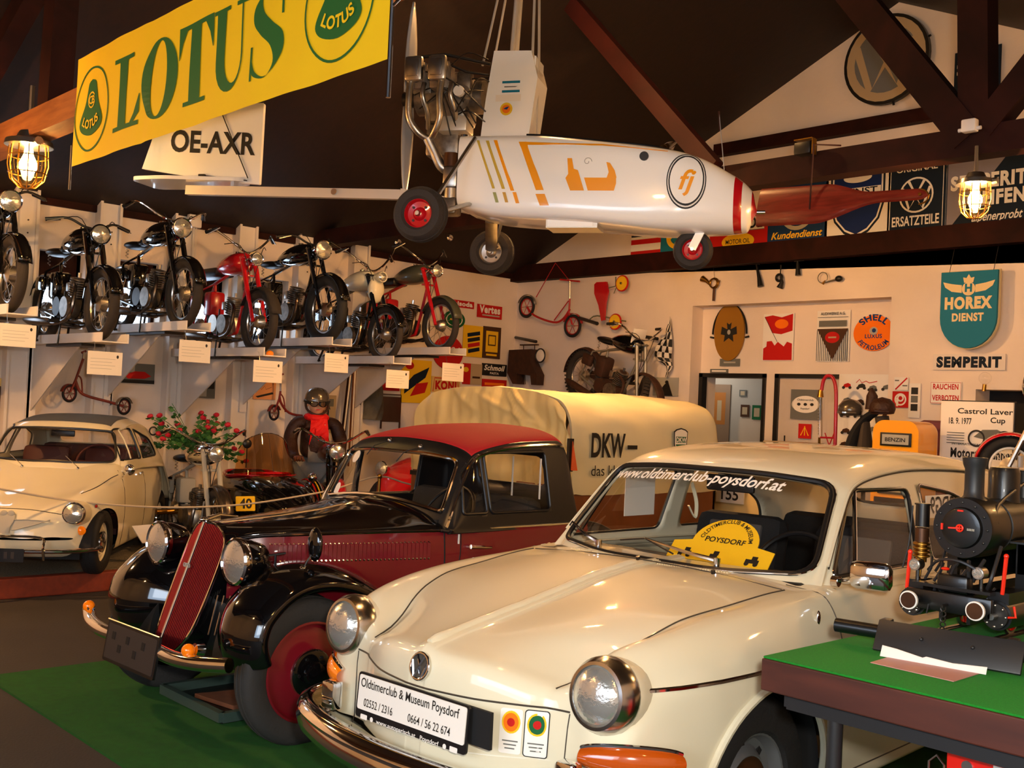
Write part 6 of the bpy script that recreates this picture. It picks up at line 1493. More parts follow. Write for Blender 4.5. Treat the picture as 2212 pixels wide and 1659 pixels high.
# red hand pump
t = thing('hand_fuel_pump', 'tall red hand fuel pump with curved pipe and glass gauge beside the door', 'fuel pump', tuple(V((at(1800, 1010, 'y', -.25).x, -.25, 0))))
o0 = t.location.copy(); Q = lambda px, py, y=-.25: at(px, py, 'y', y)-o0
m = MB('pump_red'); mat('pump_red', 'b01428', .35, coat=.4); m.tube([V((0, 0, 0)), Q(1802, 1010), Q(1806, 880), Q(1805, 835), Q(1798, 815), Q(1787, 812), Q(1779, 822), Q(1775, 843)], .018, 10, smooth=4); m.tube([Q(1772, 945), Q(1806, 946)], .010, 8); m.tube([Q(1782, 985), Q(1806, 925)], .006, 6); m.tube([Q(1782, 935), Q(1800, 990)], .006, 6); m.build('frame', t)
m = MB('brass'); m.tube([Q(1773, 842), Q(1772, 858)], .03, 14, rr=[.022, .034]); m.tube([Q(1772, 858), Q(1770, 945)], .015, 12, 'glass'); m.tube([Q(1776, 858), Q(1775, 945)], .004, 6, 'steel')
for k in range(12): p = Q(1770, 866+k*6.5); m.box(p+V((0, -.018, 0)), (.014, .004, .006), 'steel')
m.build('glass_gauge', t)
m = MB('brass'); m.tube([Q(1770, 945), Q(1770, 960), Q(1775, 968)], .012, 8); m.build('tap', t)
# narrow shelf
a, b = at(1672, 952, 'y', -.05), at(1757, 960, 'y', -.05); mb = MB('sign_tan'); mb.box2((a.x, -.25, a.z-.03), (b.x, .15, a.z)); mb.tube([(a.x+.03, .1, a.z), (a.x+.03, .1, a.z+.06)], .008, 6, 'dark_steel'); mb.tube([(b.x-.03, .1, a.z), (b.x-.03, .1, a.z+.06)], .008, 6, 'dark_steel'); mb.box2((a.x+.03, -.2, 0), (a.x+.06, .1, a.z-.03)); mb.box2((b.x-.06, -.2, 0), (b.x-.03, .1, a.z-.03))
tag(mb.build('side_table', smooth=False), 'low tan side table in front of the closed door', 'table')
# yellow petrol pump
yp = -1.6; a, b = at(1886, 918, 'y', yp), at(1985, 918, 'y', yp); W_ = b.x-a.x; zt = at(1930, 908, 'y', yp).z
t = thing('petrol_pump', 'yellow petrol pump with rounded top and window lettered BENZIN', 'petrol pump', ((a.x+b.x)/2, yp, 0))
m = MB('pump_yellow'); pr2 = rrect(W_, .9, .10, 6); pr2 = [(x, z+zt-.45) for x, z in pr2]; m.prism(pr2, (0, .36, 0), (1, 0, 0), (0, 0, 1), .36); m.box2((-W_/2, 0, 0), (W_/2, .36, zt-.6))
o = m.build('cabinet', t); q = o.modifiers.new('b', 'BEVEL'); q.width = .03; q.segments = 4; q.limit_method = 'ANGLE'
m = MB('black_satin'); m.box2((-W_*.32, -.012, zt-.21), (W_*.36, .0, zt-.10), bev=.004); m.box2((-W_*.27, -.016, zt-.195), (W_*.31, -.012, zt-.115), 'sign_silver'); m.text('BENZIN', (W_*.02, -.0165, zt-.172), (1, 0, 0), (0, 0, 1), .032, fit=W_*.44, bold=.02, h=.001); m.build('name_window', t)
m = MB('black_satin'); m.box2((-W_*.34, -.012, zt-.60), (W_*.34, .0, zt-.25), bev=.004); m.box2((-W_*.29, -.016, zt-.58), (W_*.29, -.012, zt-.275), 'sign_silver'); m.text('12.5', (0, -.0165, zt-.42), (1, 0, 0), (0, 0, 1), .05, 'ink'); m.build('meter_window', t)
# mauve armchair, race poster board
m = thing('armchair', 'mauve upholstered chair behind the yellow petrol pump', 'chair', tuple(V((at(2010, 920, 'y', -.32).x, -.32, 0))))
b_ = MB('mauve'); mat('mauve', '7a4048', .8, bump=(80, .3)); zt2 = at(2015, 908, 'y', -.32).z; b_.box((0, .1, zt2-.42), (.36, .16, .84), bev=.09); b_.build('backrest', m); b_ = MB('mauve'); b_.box((0, -.22, .44), (.4, .5, .16), bev=.06); b_.build('seat', m)
for x in (-.16, .16):
    for y in (-.4, .12): b_ = MB('dark_wood'); b_.cyl((x, y, 0), (x, y, .38), .02, 8); b_.build('leg', m)
s = Sign('race_poster', 'large white race poster dated 18.9.1977 on a dark framed board', 'poster', (2036, 866, 2186, 1032), ('y', -1.1), 'sign_white', .02)
s.mb.prism(rrect(s.w*1.03, s.h*1.03, .005), (0, .02, 0), s.xd, s.yd, .02, 'black_satin')
s.T('Castrol Laver', .12, .335, .075, 'ink', fit=.76, bold=.02).T('18. 9. 1977', -.22, .19, .085, 'ink', fit=.32, bold=.02).T('Cup', .30, .22, .075, 'ink', fit=.2, bold=.02).T('INTERNATIONALES', -.10, -.10, .03, 'ink', fit=.45).T('Motorradrennen', .10, -.27, .13, 'ink', fit=.88, bold=.035).T('ö', -.16, -.44, .10, 'ink', bold=.02).ring(-.33, -.40, .055, .035, 'ink').ring(-.33, -.40, .022, .008, 'ink')
for k in range(5): s.R(-.40, .06-.035*k, -.15, .07-.035*k, 'sign_grey')
s.P([(-.02, .02), (.1, .12), (.3, .13), (.42, .08), (.44, .0), (.2, -.02)][::-1], 'sign_grey').ring(.02, .0, .07, .055, 'ink').ring(.40, .0, .07, .055, 'ink').done()
for x in (-.25, .25):
    pass
mb = MB('dark_wood'); c = at(2110, 1032, 'y', -1.08); mb.box2((c.x-.5, -1.14, c.z-.06), (c.x+.6, -.9, c.z-.005)); mb.box2((c.x-.5, -1.1, 0), (c.x-.44, -.95, c.z-.06)); mb.box2((c.x+.4, -1.1, 0), (c.x+.46, -.95, c.z-.06)); tag(mb.build('poster_stand', smooth=False), 'dark wooden stand carrying the large race poster', 'stand')

# ---- checkered flag, box machine, rods, scooters
mb = MB('sign_white'); tp, bt = onwall(1447, 683, -.06), onwall(1383, 812, -.06); 
mb.tube([bt, onwall(1412, 758, -.06)], .006, 6, 'sign_tan'); 
f0 = [onwall(1447, 683, -.07), onwall(1437, 720, -.07), onwall(1420, 745, -.08), onwall(1413, 770, -.08), onwall(1436, 790, -.07), onwall(1437, 815, -.07)]
f1 = [onwall(1448, 684, -.07), onwall(1450, 715, -.10), onwall(1451, 750, -.11), onwall(1452, 775, -.10), onwall(1452, 790, -.09), onwall(1441, 815, -.07)]
A_ = catmull(f0, 4); B_ = catmull(f1, 4)
for i in range(len(A_)-1):
    for j in range(5):
        q = [A_[i].lerp(B_[i], j/5), A_[i].lerp(B_[i], (j+1)/5), A_[i+1].lerp(B_[i+1], (j+1)/5), A_[i+1].lerp(B_[i+1], j/5)]
        q = [p+V((0, -.012*sin(p.x*60+p.z*20), 0)) for p in q]; mb.add(q, [(0, 1, 2, 3)], 'ink' if (i//2+j) % 2 else 'paper')
o = mb.build('checkered_flag'); tag(o, 'black and white checkered flag on a pole leaning on the wall', 'flag')
for i, (a, b, lb) in enumerate((((1114, 729), (1158, 738), 'black rubber grip fixed to the wall above the rusty box'), ((1392, 727), (1420, 732), 'black rubber grip fixed to the wall beside the flag'))):
    mb = MB('black_satin'); mb.tube([onwall(*a, -.03), onwall(*b, -.30 if i == 0 else -.1)], .020, 12); mb.tube([onwall(*a, -.03), onwall(*a, 0)], .012, 8); tag(mb.build('rubber_grip'), lb, 'grip')
t = thing('box_engine', 'rusty brown box engine with small wheel on the wall near the corner', 'engine', tuple(onwall(1135, 790, -.10)))
o0 = t.location.copy(); Q = lambda px, py, y=-.10: at(px, py, 'y', y)-o0
m = MB('rust'); pl = [Q(1110, 757), Q(1157, 755), Q(1157, 782), Q(1170, 810), Q(1168, 832), Q(1158, 832), Q(1156, 812), Q(1127, 808), Q(1127, 830), Q(1118, 830), Q(1106, 806)]
m.prism([(p.x, p.z) for p in pl][::-1], (0, .05, 0), (1, 0, 0), (0, 0, 1), .14); m.box2(Q(1125, 745)+V((0, -.02, -.01)), Q(1162, 745)+V((0, .02, .01))); m.cyl(Q(1131, 745), Q(1131, 757), .006, 6); m.cyl(Q(1155, 745), Q(1155, 757), .006, 6); m.build('casing', t)
m = MB('paper'); m.lathe([(.0, 0), (.06, .0), (.075, -.01), (.085, 0), (.075, .01)], Q(1167, 768, -.2), (0, -1, 0), 28); m.torus(Q(1167, 768, -.2), (0, 1, 0), .085, .010, 28, 8, 'black_satin'); m.build('wheel', t)
m = MB('dark_steel'); m.torus(Q(1122, 818), (0, 1, 0), .07, .004, 24, 5); m.tube([Q(1134, 808), Q(1135, 830)], .005, 6); m.build('crank', t)
def scooter(name, label, P, wheel_r, col, ax, seat=None, hang=None, grip=None):
    """P: dict of named points; ax: axle direction"""
    o = P['rear']; t = thing(name, label, 'scooter', tuple(o)); q = {k: (v-o if isinstance(v, V) else [x-o for x in v]) for k, v in P.items()}
    for k in ('rear', 'front'):
        m = MB('rubber'); m.torus(q[k], ax, wheel_r*.88, wheel_r*.13, 32, 8); w_ = m.build('wheel', t); m = MB(col); m.torus(q[k], ax, wheel_r*.72, wheel_r*.05, 28, 6)
        x_, y_, d_ = frame_from(ax)
        for a in range(6): m.tube([q[k], q[k]+(x_*cos(a*pi/3)+y_*sin(a*pi/3))*wheel_r*.72], .004, 5)
        m.cyl(q[k]-d_*.03, q[k]+d_*.03, .014, 10, 'steel'); m.build('rim', w_)
    m = MB(col); m.tube(q['deck'], .014, 8, smooth=4); m.tube(q['fork'], .012, 8); m.tube(q['brace'], .008, 6, smooth=3); m.build('frame', t)
    m = MB('steel'); m.tube([q['fork'][0], q['bar'][1]], .011, 8); m.build('stem', t)
    m = MB(grip or col); m.tube([q['bar'][0], q['bar'][1], q['bar'][2]], .011, 8); m.build('handlebar', t)
    for nm, c_, r_ in (('rear', q['rear'], 1.12), ('front', q['front'], 1.1)):
        m = MB('steel' if nm == 'rear' else col); x_, y_, d_ = frame_from(ax); u = V((0, 0, 1)); s_ = ax if isinstance(ax, V) else V(ax); h_ = u.cross(s_).normalized()
        rows = []
        for i in range(11): a = radians(20+150*i/10); rad = h_*cos(a)+u*sin(a); rows.append([c_+rad*wheel_r*r_+s_.normalized()*k for k in (-.022, 0, .022)])
        m.grid(rows); w2 = m.build('mudguard', t); z = w2.modifiers.new('s', 'SOLIDIFY'); z.thickness = .003
    if hang: m = MB('red_paint'); m.tube([p-o for p in hang], .006, 5); m.build('hanging_strap', t)
    return t
W_ = lambda px, py: at(px, py, 'y', -.14)
scooter('kick_scooter', 'red child scooter hanging from a red strap high on the back wall', dict(rear=W_(1138, 663), front=W_(1237, 704), deck=[W_(1138, 663), W_(1155, 682), W_(1195, 696), W_(1215, 690), W_(1231, 668)], fork=[W_(1231, 645), W_(1229, 675), W_(1237, 704)], brace=[W_(1197, 692), W_(1228, 650)], bar=[W_(1210, 604), W_(1231, 606), W_(1252, 608)]), .145, 'red_paint', V((0, 1, 0)), hang=[W_(1158, 642), W_(1200, 568), W_(1230, 606)], grip='red_paint')
mb = MB('black_satin'); mb.tube([at(1240, 683, 'y', -.05), at(1290, 699, 'y', -.42)], .022, 12); tag(mb.build('rubber_grip'), 'long black and red grip sticking out between scooter and tricycle', 'grip')
t = thing('child_tricycle', 'small tricycle with red seat hung upright on the back wall', 'tricycle', tuple(W_(1300, 640))); o0 = t.location.copy(); Q = lambda px, py, y=-.14: at(px, py, 'y', y)-o0
m = MB('red_gloss'); pl = [Q(*p) for p in ((1292, 610), (1313, 609), (1316, 630), (1311, 655), (1308, 692), (1302, 694), (1296, 660), (1287, 635), (1287, 615))]
m.prism([(p.x, p.z) for p in pl][::-1], (0, 0, 0), (1, 0, 0), (0, 0, 1), .03); m.build('seat', t)
m = MB('olive_grey'); mat('olive_grey', '6c6c50', .5); m.tube([Q(1315, 622), Q(1330, 618), Q(1330, 598)], .008, 6); m.tube([Q(1274, 690), Q(1290, 682), Q(1340, 692), Q(1352, 694)], .009, 6, smooth=3); m.tube([Q(1326, 634), Q(1332, 620)], .006, 6); m.build('frame', t)
for c in ((1344, 612), (1329, 695)): m = MB('sign_yellow'); m.lathe([(0, .012), (.082, .012), (.084, -.012), (0, -.012)], Q(*c), (0, 1, 0), 26); m.torus(Q(*c), (0, 1, 0), .088, .012, 26, 8, 'sign_red'); m.cyl(Q(*c)-V((0, .03, 0)), Q(*c), .014, 10, 'steel'); m.build('wheel', t)
# ============================================================ MOTORCYCLES
mat('chrome_dark', '6a6058', .25, .9); mat('engine_dark', '3c3630', .45, .6, noise=(25, .3, '26221e'))
def arc_pts(c, r, a0, a1, n=14): return [V((c[0]+r*cos(radians(a0+(a1-a0)*i/n)), 0, c[1]+r*sin(radians(a0+(a1-a0)*i/n)))) for i in range(n+1)]
def motorcycle(label, loc, rotz=0, r=.31, wb=1.26, tank='black_gloss', frame='black_gloss', guard='black_gloss', tyre='rubber_brown', bars='flat', seat='saddle', rake=.26, mirrors=0, lampc='chrome', pinstripe=None, tankz=.80, exh='chrome_dark', eng='engine_dark', forkc=None, group='motorcycles on the wall rails', lampsz=.085, name='motorcycle', lamp=True, steer=0, pitch=0, stand=True, legshield=None, knobby=False, rim='steel', ty=.042, front_on=True, tilt=0):
    t = thing(name, label, 'motorcycle', loc, rotz, group); t.rotation_euler = (radians(tilt), radians(pitch), rotz)
    forkc = forkc or frame
    for x, nm in ((0, 'rear'), (wb, 'front')):
        m = MB(tyre); m.torus((0, 0, 0), (0, 1, 0), r-ty, ty, 40, 10)
        if knobby:
            for k in range(44): q = 2*pi*k/44; m.box((cos(q)*(r+.004), 0, sin(q)*(r+.004)), (.016, .06, .022), rot=Matrix.Rotation(-q+pi/2, 3, 'Y'))
        wo = m.build('wheel', t, loc=(x, 0, r)); wo.rotation_euler = (0, 0, radians(steer) if x else 0)
        m = MB(rim); m.torus((0, 0, 0), (0, 1, 0), r-2*ty-.004, .012, 36, 6)
        for k in range(18):
            q = 2*pi*k/18; q2 = q+(.35 if k % 2 else -.35); s_ = .03 if k % 2 else -.03
            m.tube([(.045*cos(q2), s_, .045*sin(q2)), ((r-2*ty-.008)*cos(q), 0, (r-2*ty-.008)*sin(q))], .0022, 4)
        m.lathe([(0, -.05), (.03, -.045), (.065 if nm == 'rear' or r > .3 else .05, -.03), (.068, .03), (.03, .045), (0, .05)], (0, 0, 0), (0, 1, 0), 20, 'alu'); m.build('rim', wo)
    H = V((wb-rake*.98, 0, r+.56)); B = V((wb-rake*.55, 0, r+.30))   # head stock
    for x, a0, a1, nm in ((0, 25, 190, 'rear_mudguard'), (wb, 12, 150, 'front_mudguard')):
        m = MB(guard); P = arc_pts((x, r), r+.03, a0, a1); rows = []
        for p in P: 
            rd = (p-V((x, 0, r))).normalized(); rows.append([p+V((0, y, 0))-rd*(.022*(y/.055)**2) for y in (-.058, -.04, 0, .04, .058)])
        m.grid(rows); o = m.build(nm, t); q = o.modifiers.new('s', 'SOLIDIFY'); q.thickness = .004
    m = MB(forkc)
    for y in (-.065, .065): m.tube([(wb, y, r), (wb-rake*.35, y, r+.22)], .018, 8, None); m.tube([(wb-rake*.33, y, r+.20), (H.x-.01, y, H.z+.06)], .023, 8)
    m.box((H.x+.0, 0, H.z+.05), (.06, .17, .02), bev=.005); m.box((H.x+.035, 0, H.z-.12), (.06, .17, .02), bev=.005); m.build('front_fork', t)
    m = MB(frame); St = V((.30, 0, r+.40))
    m.tube([H, (wb*.62, 0, r+.52), St], .017, 8); m.tube([H+V((.02, 0, -.08)), (wb*.68, 0, r-.02), (wb*.60, 0, r-.10), (wb*.30, 0, r-.11)], .017, 8, smooth=3); m.tube([St, (wb*.30, 0, r-.10)], .015, 8)
    for y in (-.06, .06): m.tube([(0, y, r), (wb*.28, y*.7, r-.08)], .012, 8); m.tube([(0, y, r), (.12, y*1.1, r+.33), St], .011, 8)
    m.build('frame', t)
    m = MB(tank); tz = r+.53; x0, x1 = wb*.36, H.x+.02; rows = []
    for i in range(15):
        u = i/14; x = x0+(x1-x0)*u; w_ = .135*sin(pi*min(1, .10+.90*u*1.0))**.45*(.72+.35*u)*(1 if u < .93 else .75)+.01; hh = .125*sin(pi*(.08+.84*u))**.5*(.8+.3*u)
        rows.append([V((x, w_*cos(q), tz+.035*u+hh*sin(q)*(1 if sin(q) > 0 else .75))) for q in [2*pi*k/20 for k in range(20)]])
    m.grid(rows, closev=True); m.add([rows[0][k] for k in range(20)], [tuple(range(20))]); m.add(rows[-1], [tuple(range(20))]); m.cyl((x0+(x1-x0)*.55, 0, tz+.13), (x0+(x1-x0)*.55, 0, tz+.155), .028, 14, 'chrome'); tk = m.build('fuel_tank', t)
    if pinstripe:
        m = MB(pinstripe)
        for s_ in (-1, 1): m.sphere((x0+(x1-x0)*.55, s_*.105, tz+.015), .04, n=14, k=8, sc=(2.3, .35, .95))
        m.build('tank_panel', tk)
    m = MB('black_satin' if seat != 'brown' else 'leather')
    if seat == 'bench': m.box((.22, 0, r+.50), (.56, .22, .09), bev=.035)
    else:
        m.sphere((.26, 0, r+.50), .14, n=18, k=10, sc=(1.05, .85, .28)); m.sphere((.38, 0, r+.51), .07, n=12, k=8, sc=(1.4, .8, .4))
        for y in (-.07, .07): m.tube([(.20+.012*cos(k*.9), y+.012*sin(k*.9), r+.38+.0045*k) for k in range(24)], .003, 4, 'steel')
    m.build('seat', t)
    m = MB(eng); ex = wb*.50; m.box((ex-.02, 0, r-.02), (.36, .17, .18), bev=.05); m.cyl((ex-.12, -.10, r), (ex-.12, .10, r), .085, 20); m.cyl((ex+.06, -.105, r-.01), (ex+.06, .105, r-.01), .09, 20, 'engine')
    m.tube([(ex+.07, 0, r+.06), (ex+.12, 0, r+.24)], .045, 12)
    for k in range(8): m.tube([(ex+.075+.006*k, 0, r+.09+.020*k), (ex+.077+.006*k, 0, r+.097+.020*k)], .078-.002*abs(k-5), 14, 'engine')
    m.tube([(ex+.12, 0, r+.25), (ex+.125, 0, r+.29)], .015, 8, 'steel'); m.box((ex-.02, 0, r+.17), (.06, .10, .08), 'alu', bev=.01); m.build('engine', t)
    m = MB(exh)
    for s_ in ((-1, 1) if exh != 'rust' else (-1,)):
        m.tube([(ex+.14, s_*.05, r+.19), (ex+.27, s_*.09, r+.12), (ex+.24, s_*.12, r-.10), (ex+.0, s_*.125, r-.15), (ex-.12, s_*.13, r-.15)], .018, 8, smooth=4); m.tube([(ex-.12, s_*.13, r-.15), (ex-.20, s_*.135, r-.14), (-.02, s_*.14, r-.11), (-.12, s_*.14, r-.10)], .035, 12, rr=[.02, .04, .04, .025])
    m.build('exhaust', t)
    m = MB(eng if eng == 'rust' else frame); m.box((.30, 0, r+.20), (.16, .16, .24), bev=.03); m.box((.10, -.095, r+.22), (.17, .05, .13), bev=.02); m.box((.14, .095, r+.03), (.42, .02, .09), bev=.008); m.build('toolbox', t)
    m = MB('chrome' if bars != 'flat' else 'black_satin'); hb = V((H.x-.02, 0, H.z+.10))
    shapes = {'flat': [(-.10, -.36, .03), (-.04, -.20, .06), (0, -.06, .0), (0, .06, .0), (-.04, .20, .06), (-.10, .36, .03)], 'high': [(-.16, -.36, .16), (-.10, -.30, .19), (0, -.12, .06), (0, 0, .0), (0, .12, .06), (-.10, .30, .19), (-.16, .36, .16)], 'cow': [(-.20, -.38, .10), (-.05, -.32, .14), (.02, -.10, .02), (.02, .10, .02), (-.05, .32, .14), (-.20, .38, .10)]}[bars]
    P = [hb+V(p) for p in shapes]; m.tube(P, .011, 8, smooth=5)
    for s_ in (0, -1): a, b = P[s_], P[1 if s_ == 0 else -2]; d = (b-a).normalized(); m.tube([a, a+d*.12], .017, 8, 'black_satin'); m.tube([a+d*.14+V((.01, 0, 0)), a+V((.05, 0, -.02))], .005, 5, 'steel')
    ho = m.build('handlebar', t)
    m = MB('black_satin')
    for s_ in (-1, 1): m.tube([hb+V((-.05, s_*.22, .06)), hb+V((.07, s_*.12, .05)), H+V((.09, s_*.03, -.10)), H+V((.05, 0, -.3))], .004, 5, smooth=4)
    m.build('cables', ho)
    for s_ in ((-1, 1) if mirrors == 2 else ((1,) if mirrors == 1 else ())):
        m = MB('chrome'); a = P[0] if s_ < 0 else P[-1]; a = a.lerp(P[1] if s_ < 0 else P[-2], .9); m.tube([a, a+V((-.02, s_*.09, .16))], .004, 5); m.sphere(a+V((-.02, s_*.10, .19)), .045, n=14, k=8, sc=(.3, 1, 1)); m.build('mirror', ho)
    if lamp:
        lc = H+V((.13, 0, .03)); m = MB(lampc); m.lathe([(0, -.10), (lampsz*.55, -.085), (lampsz*.9, -.03), (lampsz, .02), (lampsz*1.04, .03), (lampsz*.98, .045), (lampsz*.88, .04)], lc, (1, 0, -.03), 26)
        m.tube([lc+V((-.02, -lampsz, 0)), H+V((.02, -.06, .0))], .006, 5); m.tube([lc+V((-.02, lampsz, 0)), H+V((.02, .06, .0))], .006, 5); lo = m.build('headlight', t)
        m = MB('lens'); m.lathe([(lampsz*.9, .038), (lampsz*.6, .055), (0, .065)], lc, (1, 0, -.03), 22); m.build('headlight_lens', lo)
    if legshield: m = MB(legshield); m.sphere(H+V((.06, 0, -.10)), .12, n=16, k=10, sc=(.5, .8, 1.15)); m.build('fork_shroud', t)
    m = MB('dark_steel'); m.tube([(wb*.55, -.16, r-.14), (wb*.55, .16, r-.14)], .010, 6)
    for s_ in (-1, 1): m.tube([(wb*.55, s_*.14, r-.14), (wb*.55, s_*.22, r-.14)], .016, 8, 'rubber')
    if stand: m.tube([(.25, -.12, r-.12), (.16, -.14, .0)], .011, 6); m.tube([(.25, .12, r-.12), (.16, .14, .0)], .011, 6); m.tube([(.16, -.14, .01), (.16, .14, .01)], .011, 6)
    m.tube([(wb*.55, 0, r-.14), (.25, 0, r-.12), (.25, .12, r-.12), (.25, -.12, r-.12)], .010, 6); m.build('footrests', t)
    return t
RY = [-6.994, -6.262, -5.541, -4.785, -4.068, -3.342, -2.625]; RZ_ = [2.107, 1.95, 2.108, 1.936, 2.086, 1.955, 2.096]
mat('green_grey', '4a4a3a', .35, coat=.5); mat('maroon', '3a1210', .3, coat=.7)
opts = [dict(label='black motorcycle at the left end of the rails with large round headlight', tank='black_gloss', lampsz=.09),
 dict(label='black motorcycle with chrome tank panel, second on the rails from the left', pinstripe='chrome', lampsz=.085, lampc='black_gloss', r=.305, wb=1.24),
 dict(label='black motorcycle with deep rear mudguard, third from the left and highest headlight', r=.31, bars='cow', lampsz=.09, pinstripe='chrome'),
 dict(label='red moped with orange front wheel standing on the fourth rail', tank='red_gloss', frame='red_gloss', guard='rubber_brown', r=.30, wb=1.18, bars='high', seat='bench', lampsz=.062, forkc='red_gloss', eng='alu'),
 dict(label='large black motorcycle with big front mudguard on the fifth rail', r=.335, wb=1.30, bars='flat', lampsz=.095, ty=.052, tyre='rubber'),
 dict(label='cream and black moped with cream fork shroud and mirror on the sixth rail', tank='cream', frame='black_gloss', guard='black_gloss', r=.285, wb=1.15, bars='high', lampsz=.055, legshield='cream', mirrors=1, lampc='cream', ty=.034),
 dict(label='grey and red motorcycle with bench seat and mirrors on the last rail near the corner', tank='green_grey', frame='red_gloss', guard='green_grey', r=.295, wb=1.22, bars='high', seat='bench', mirrors=1, lampsz=.07, forkc='red_gloss', tankz=.8, ty=.036)]
for i, o in enumerate(opts):
    lb = o.pop('label'); rr_ = o.get('r', .31); wb_ = o.get('wb', 1.26)
    motorcycle(lb, (1.62-wb_, RY[i], RZ_[i]+.012), **o)
# rails with brackets and information cards
cards = [(0, 697, 76, 752), (190, 757, 262, 812), (388, 733, 453, 785), (548, 777, 608, 828), (702, 762, 751, 806), (835, 798, 882, 840), (956, 783, 1000, 825)]
where = ['at the left end', 'second from the left end', 'third from the left end', 'under the red moped', 'under the large black motorcycle', 'under the cream and black moped', 'nearest the corner']
for i in range(7):
    t = thing('display_rail', 'white U-shaped steel rail '+where[i]+' of the motorcycle wall' if i < 3 else 'white U-shaped steel rail '+where[i], 'rail', (0, RY[i], RZ_[i]), group='wall rails')
    m = MB('white_paint'); m.box2((.10, -.105, -.01), (1.93, .105, .0)); m.box2((.10, -.115, -.01), (1.93, -.103, .068)); m.box2((.10, .103, -.01), (1.93, .115, .068)); m.build('channel', t, smooth=False)
    m = MB('white_paint'); m.prism([(.13, -.012), (1.25, -.012), (.13, -.62)][::-1], (0, .006, 0), (1, 0, 0), (0, 0, 1), .012); m.box2((.10, -.04, -.70), (.13, .04, -.01)); m.build('bracket', t, smooth=False)
    m = MB('dark_steel'); m.box2((.7, -.10, -.035), (1.5, .10, -.012)); m.cyl((1.05, -.13, -.02), (.95, -.05, .45), .008, 6); m.build('clamp', t, smooth=False)
    a, b = at(*cards[i][:2], 'x', 1.95), at(*cards[i][2:], 'x', 1.95); m = MB('paper'); w_, h_ = abs(b.y-a.y), a.z-b.z; c = V((1.95, (a.y+b.y)/2, (a.z+b.z)/2))
    m.prism([(-w_/2, -h_/2), (w_/2, -h_/2), (w_/2, h_/2), (-w_/2, h_/2)], (0, 0, 0), (0, 1, 0), (0, 0, 1), .003)
    for k in range(4): m.poly([(-w_*.42, h_*(.18-.14*k)), (w_*(.2 if k % 2 else .3), h_*(.18-.14*k)), (w_*(.2 if k % 2 else .3), h_*(.195-.14*k)), (-w_*.42, h_*(.195-.14*k))], (.0035, 0, 0), (0, 1, 0), (0, 0, 1), 0, 'sign_silver')
    m.poly(ell(w_*.035, w_*.05, 10), (.0035, w_*.36, h_*.30), (0, 1, 0), (0, 0, 1), 0, 'ink'); m.tube([(.0, -w_*.3, h_/2), (-.005, -w_*.3, h_/2+.03), (-.03, -w_*.28, h_/2+.075), (-.06, -w_*.28, h_/2+.075)], .002, 4, 'steel')
    tag(m.build('information_card', loc=c, smooth=False), 'white information card hanging '+where[i].replace('at the', 'from the').replace(' end', ' end rail' if i == 0 else ' end'), 'card', 'information cards')
# amber reflector lying at the end of the fourth rail
m = MB('amber'); p = at(583, 764, 'x', 1.9); m.sphere(p, .028, n=14, k=10, sc=(1, 1.3, 1)); tag(m.build('orange_ball'), 'small orange ball at the open end of the red moped rail', 'ball')

# speedway machine on the back wall
sp0 = at(1262, 800, 'y', -.55); spR = at(1372, 840, 'y', -.55)
t = motorcycle('old rusty speedway motorcycle with tall bars mounted on the back wall above the truck', (sp0.x-.08, -.55, sp0.z-.36), radians(-6), steer=-40, pitch=17, r=.31, wb=1.02, tank='black_gloss', frame='dull_silver' if mat('dull_silver', '8a8476', .45, .5) else '', guard='rust', bars='cow', knobby=True, eng='rust', exh='rust', forkc='dull_silver', group=None, lamp=False, rake=.22, stand=False, ty=.045)
m = MB('sign_white'); m.box((.93-.20, 0, .98), (.02, .20, .20), bev=.01); m.build('number_plate', t)
m = MB('dark_steel'); m.tube([(.35, .0, .35), (.35, .55, .35)], .02, 8); m.build('wall_bracket', t)

# chrome framed machine with roses, sidecar outfit (front towards +x)
PZ = .14
ch_ = motorcycle('old motorcycle with bowl of roses on its tank standing beside the small cream car', (.62, -5.02, PZ-.0), radians(-10), r=.30, wb=1.25, tank='chrome', frame='sign_silver', guard='chrome_dark', bars='cow', lampsz=.07, group=None, eng='alu')
sc = thing('sidecar', 'black sidecar with red trim, striped wheel guard and wide amber windscreen', 'sidecar', (1.2, -4.42, PZ), radians(-6))
tz_ = tab((-.75, .40), (-.6, .62), (-.2, .70), (.25, .68), (.55, .62), (.85, .48), (1.0, .36)); tb_ = tab((-.75, .30), (-.5, .17), (.4, .17), (.8, .22), (1.0, .32)); tw_ = tab((-.75, .15), (-.5, .33), (0, .38), (.5, .33), (.85, .18), (1.0, .02))
rows = []
for x in lin_x(-.75, 1.0, 40):
    a, b, w_ = tz_(x), tb_(x), tw_(x); rows.append([V((x, w_*(abs(cos(q))**.7)*(1 if cos(q) > 0 else -1), (a+b)/2+(a-b)/2*(abs(sin(q))**.7)*(1 if sin(q) > 0 else -1))) for q in [2*pi*k/32 for k in range(32)]])
S = Surf(rows, closev=True); S0 = Surf(rows, closev=True); S.cut('z', ell(.30, .20, 30) and [(-.12+.34*cos(q*pi/15), .28*sin(q*pi/15)) for q in range(30)], 1, cond=lambda c: c.z > .5)
m = MB('black_gloss'); S.mesh(m); m.build('body', sc)
m = MB('red_gloss'); P = [S0.proj('z', -.12+.36*cos(q*pi/18), .30*sin(q*pi/18), 1, .012) for q in range(36)]; m.tube([p for p in P if p], .016, 8, close=True); m.build('trim', sc)
m = MB('leather'); m.box((-.35, 0, .52), (.12, .38, .34), bev=.05); m.box((-.1, 0, .36), (.4, .38, .1), bev=.03); m.build('seat', sc)
m = MB('glass_amber'); glassmat('glass_amber', 'e0b480', .7); rows = []
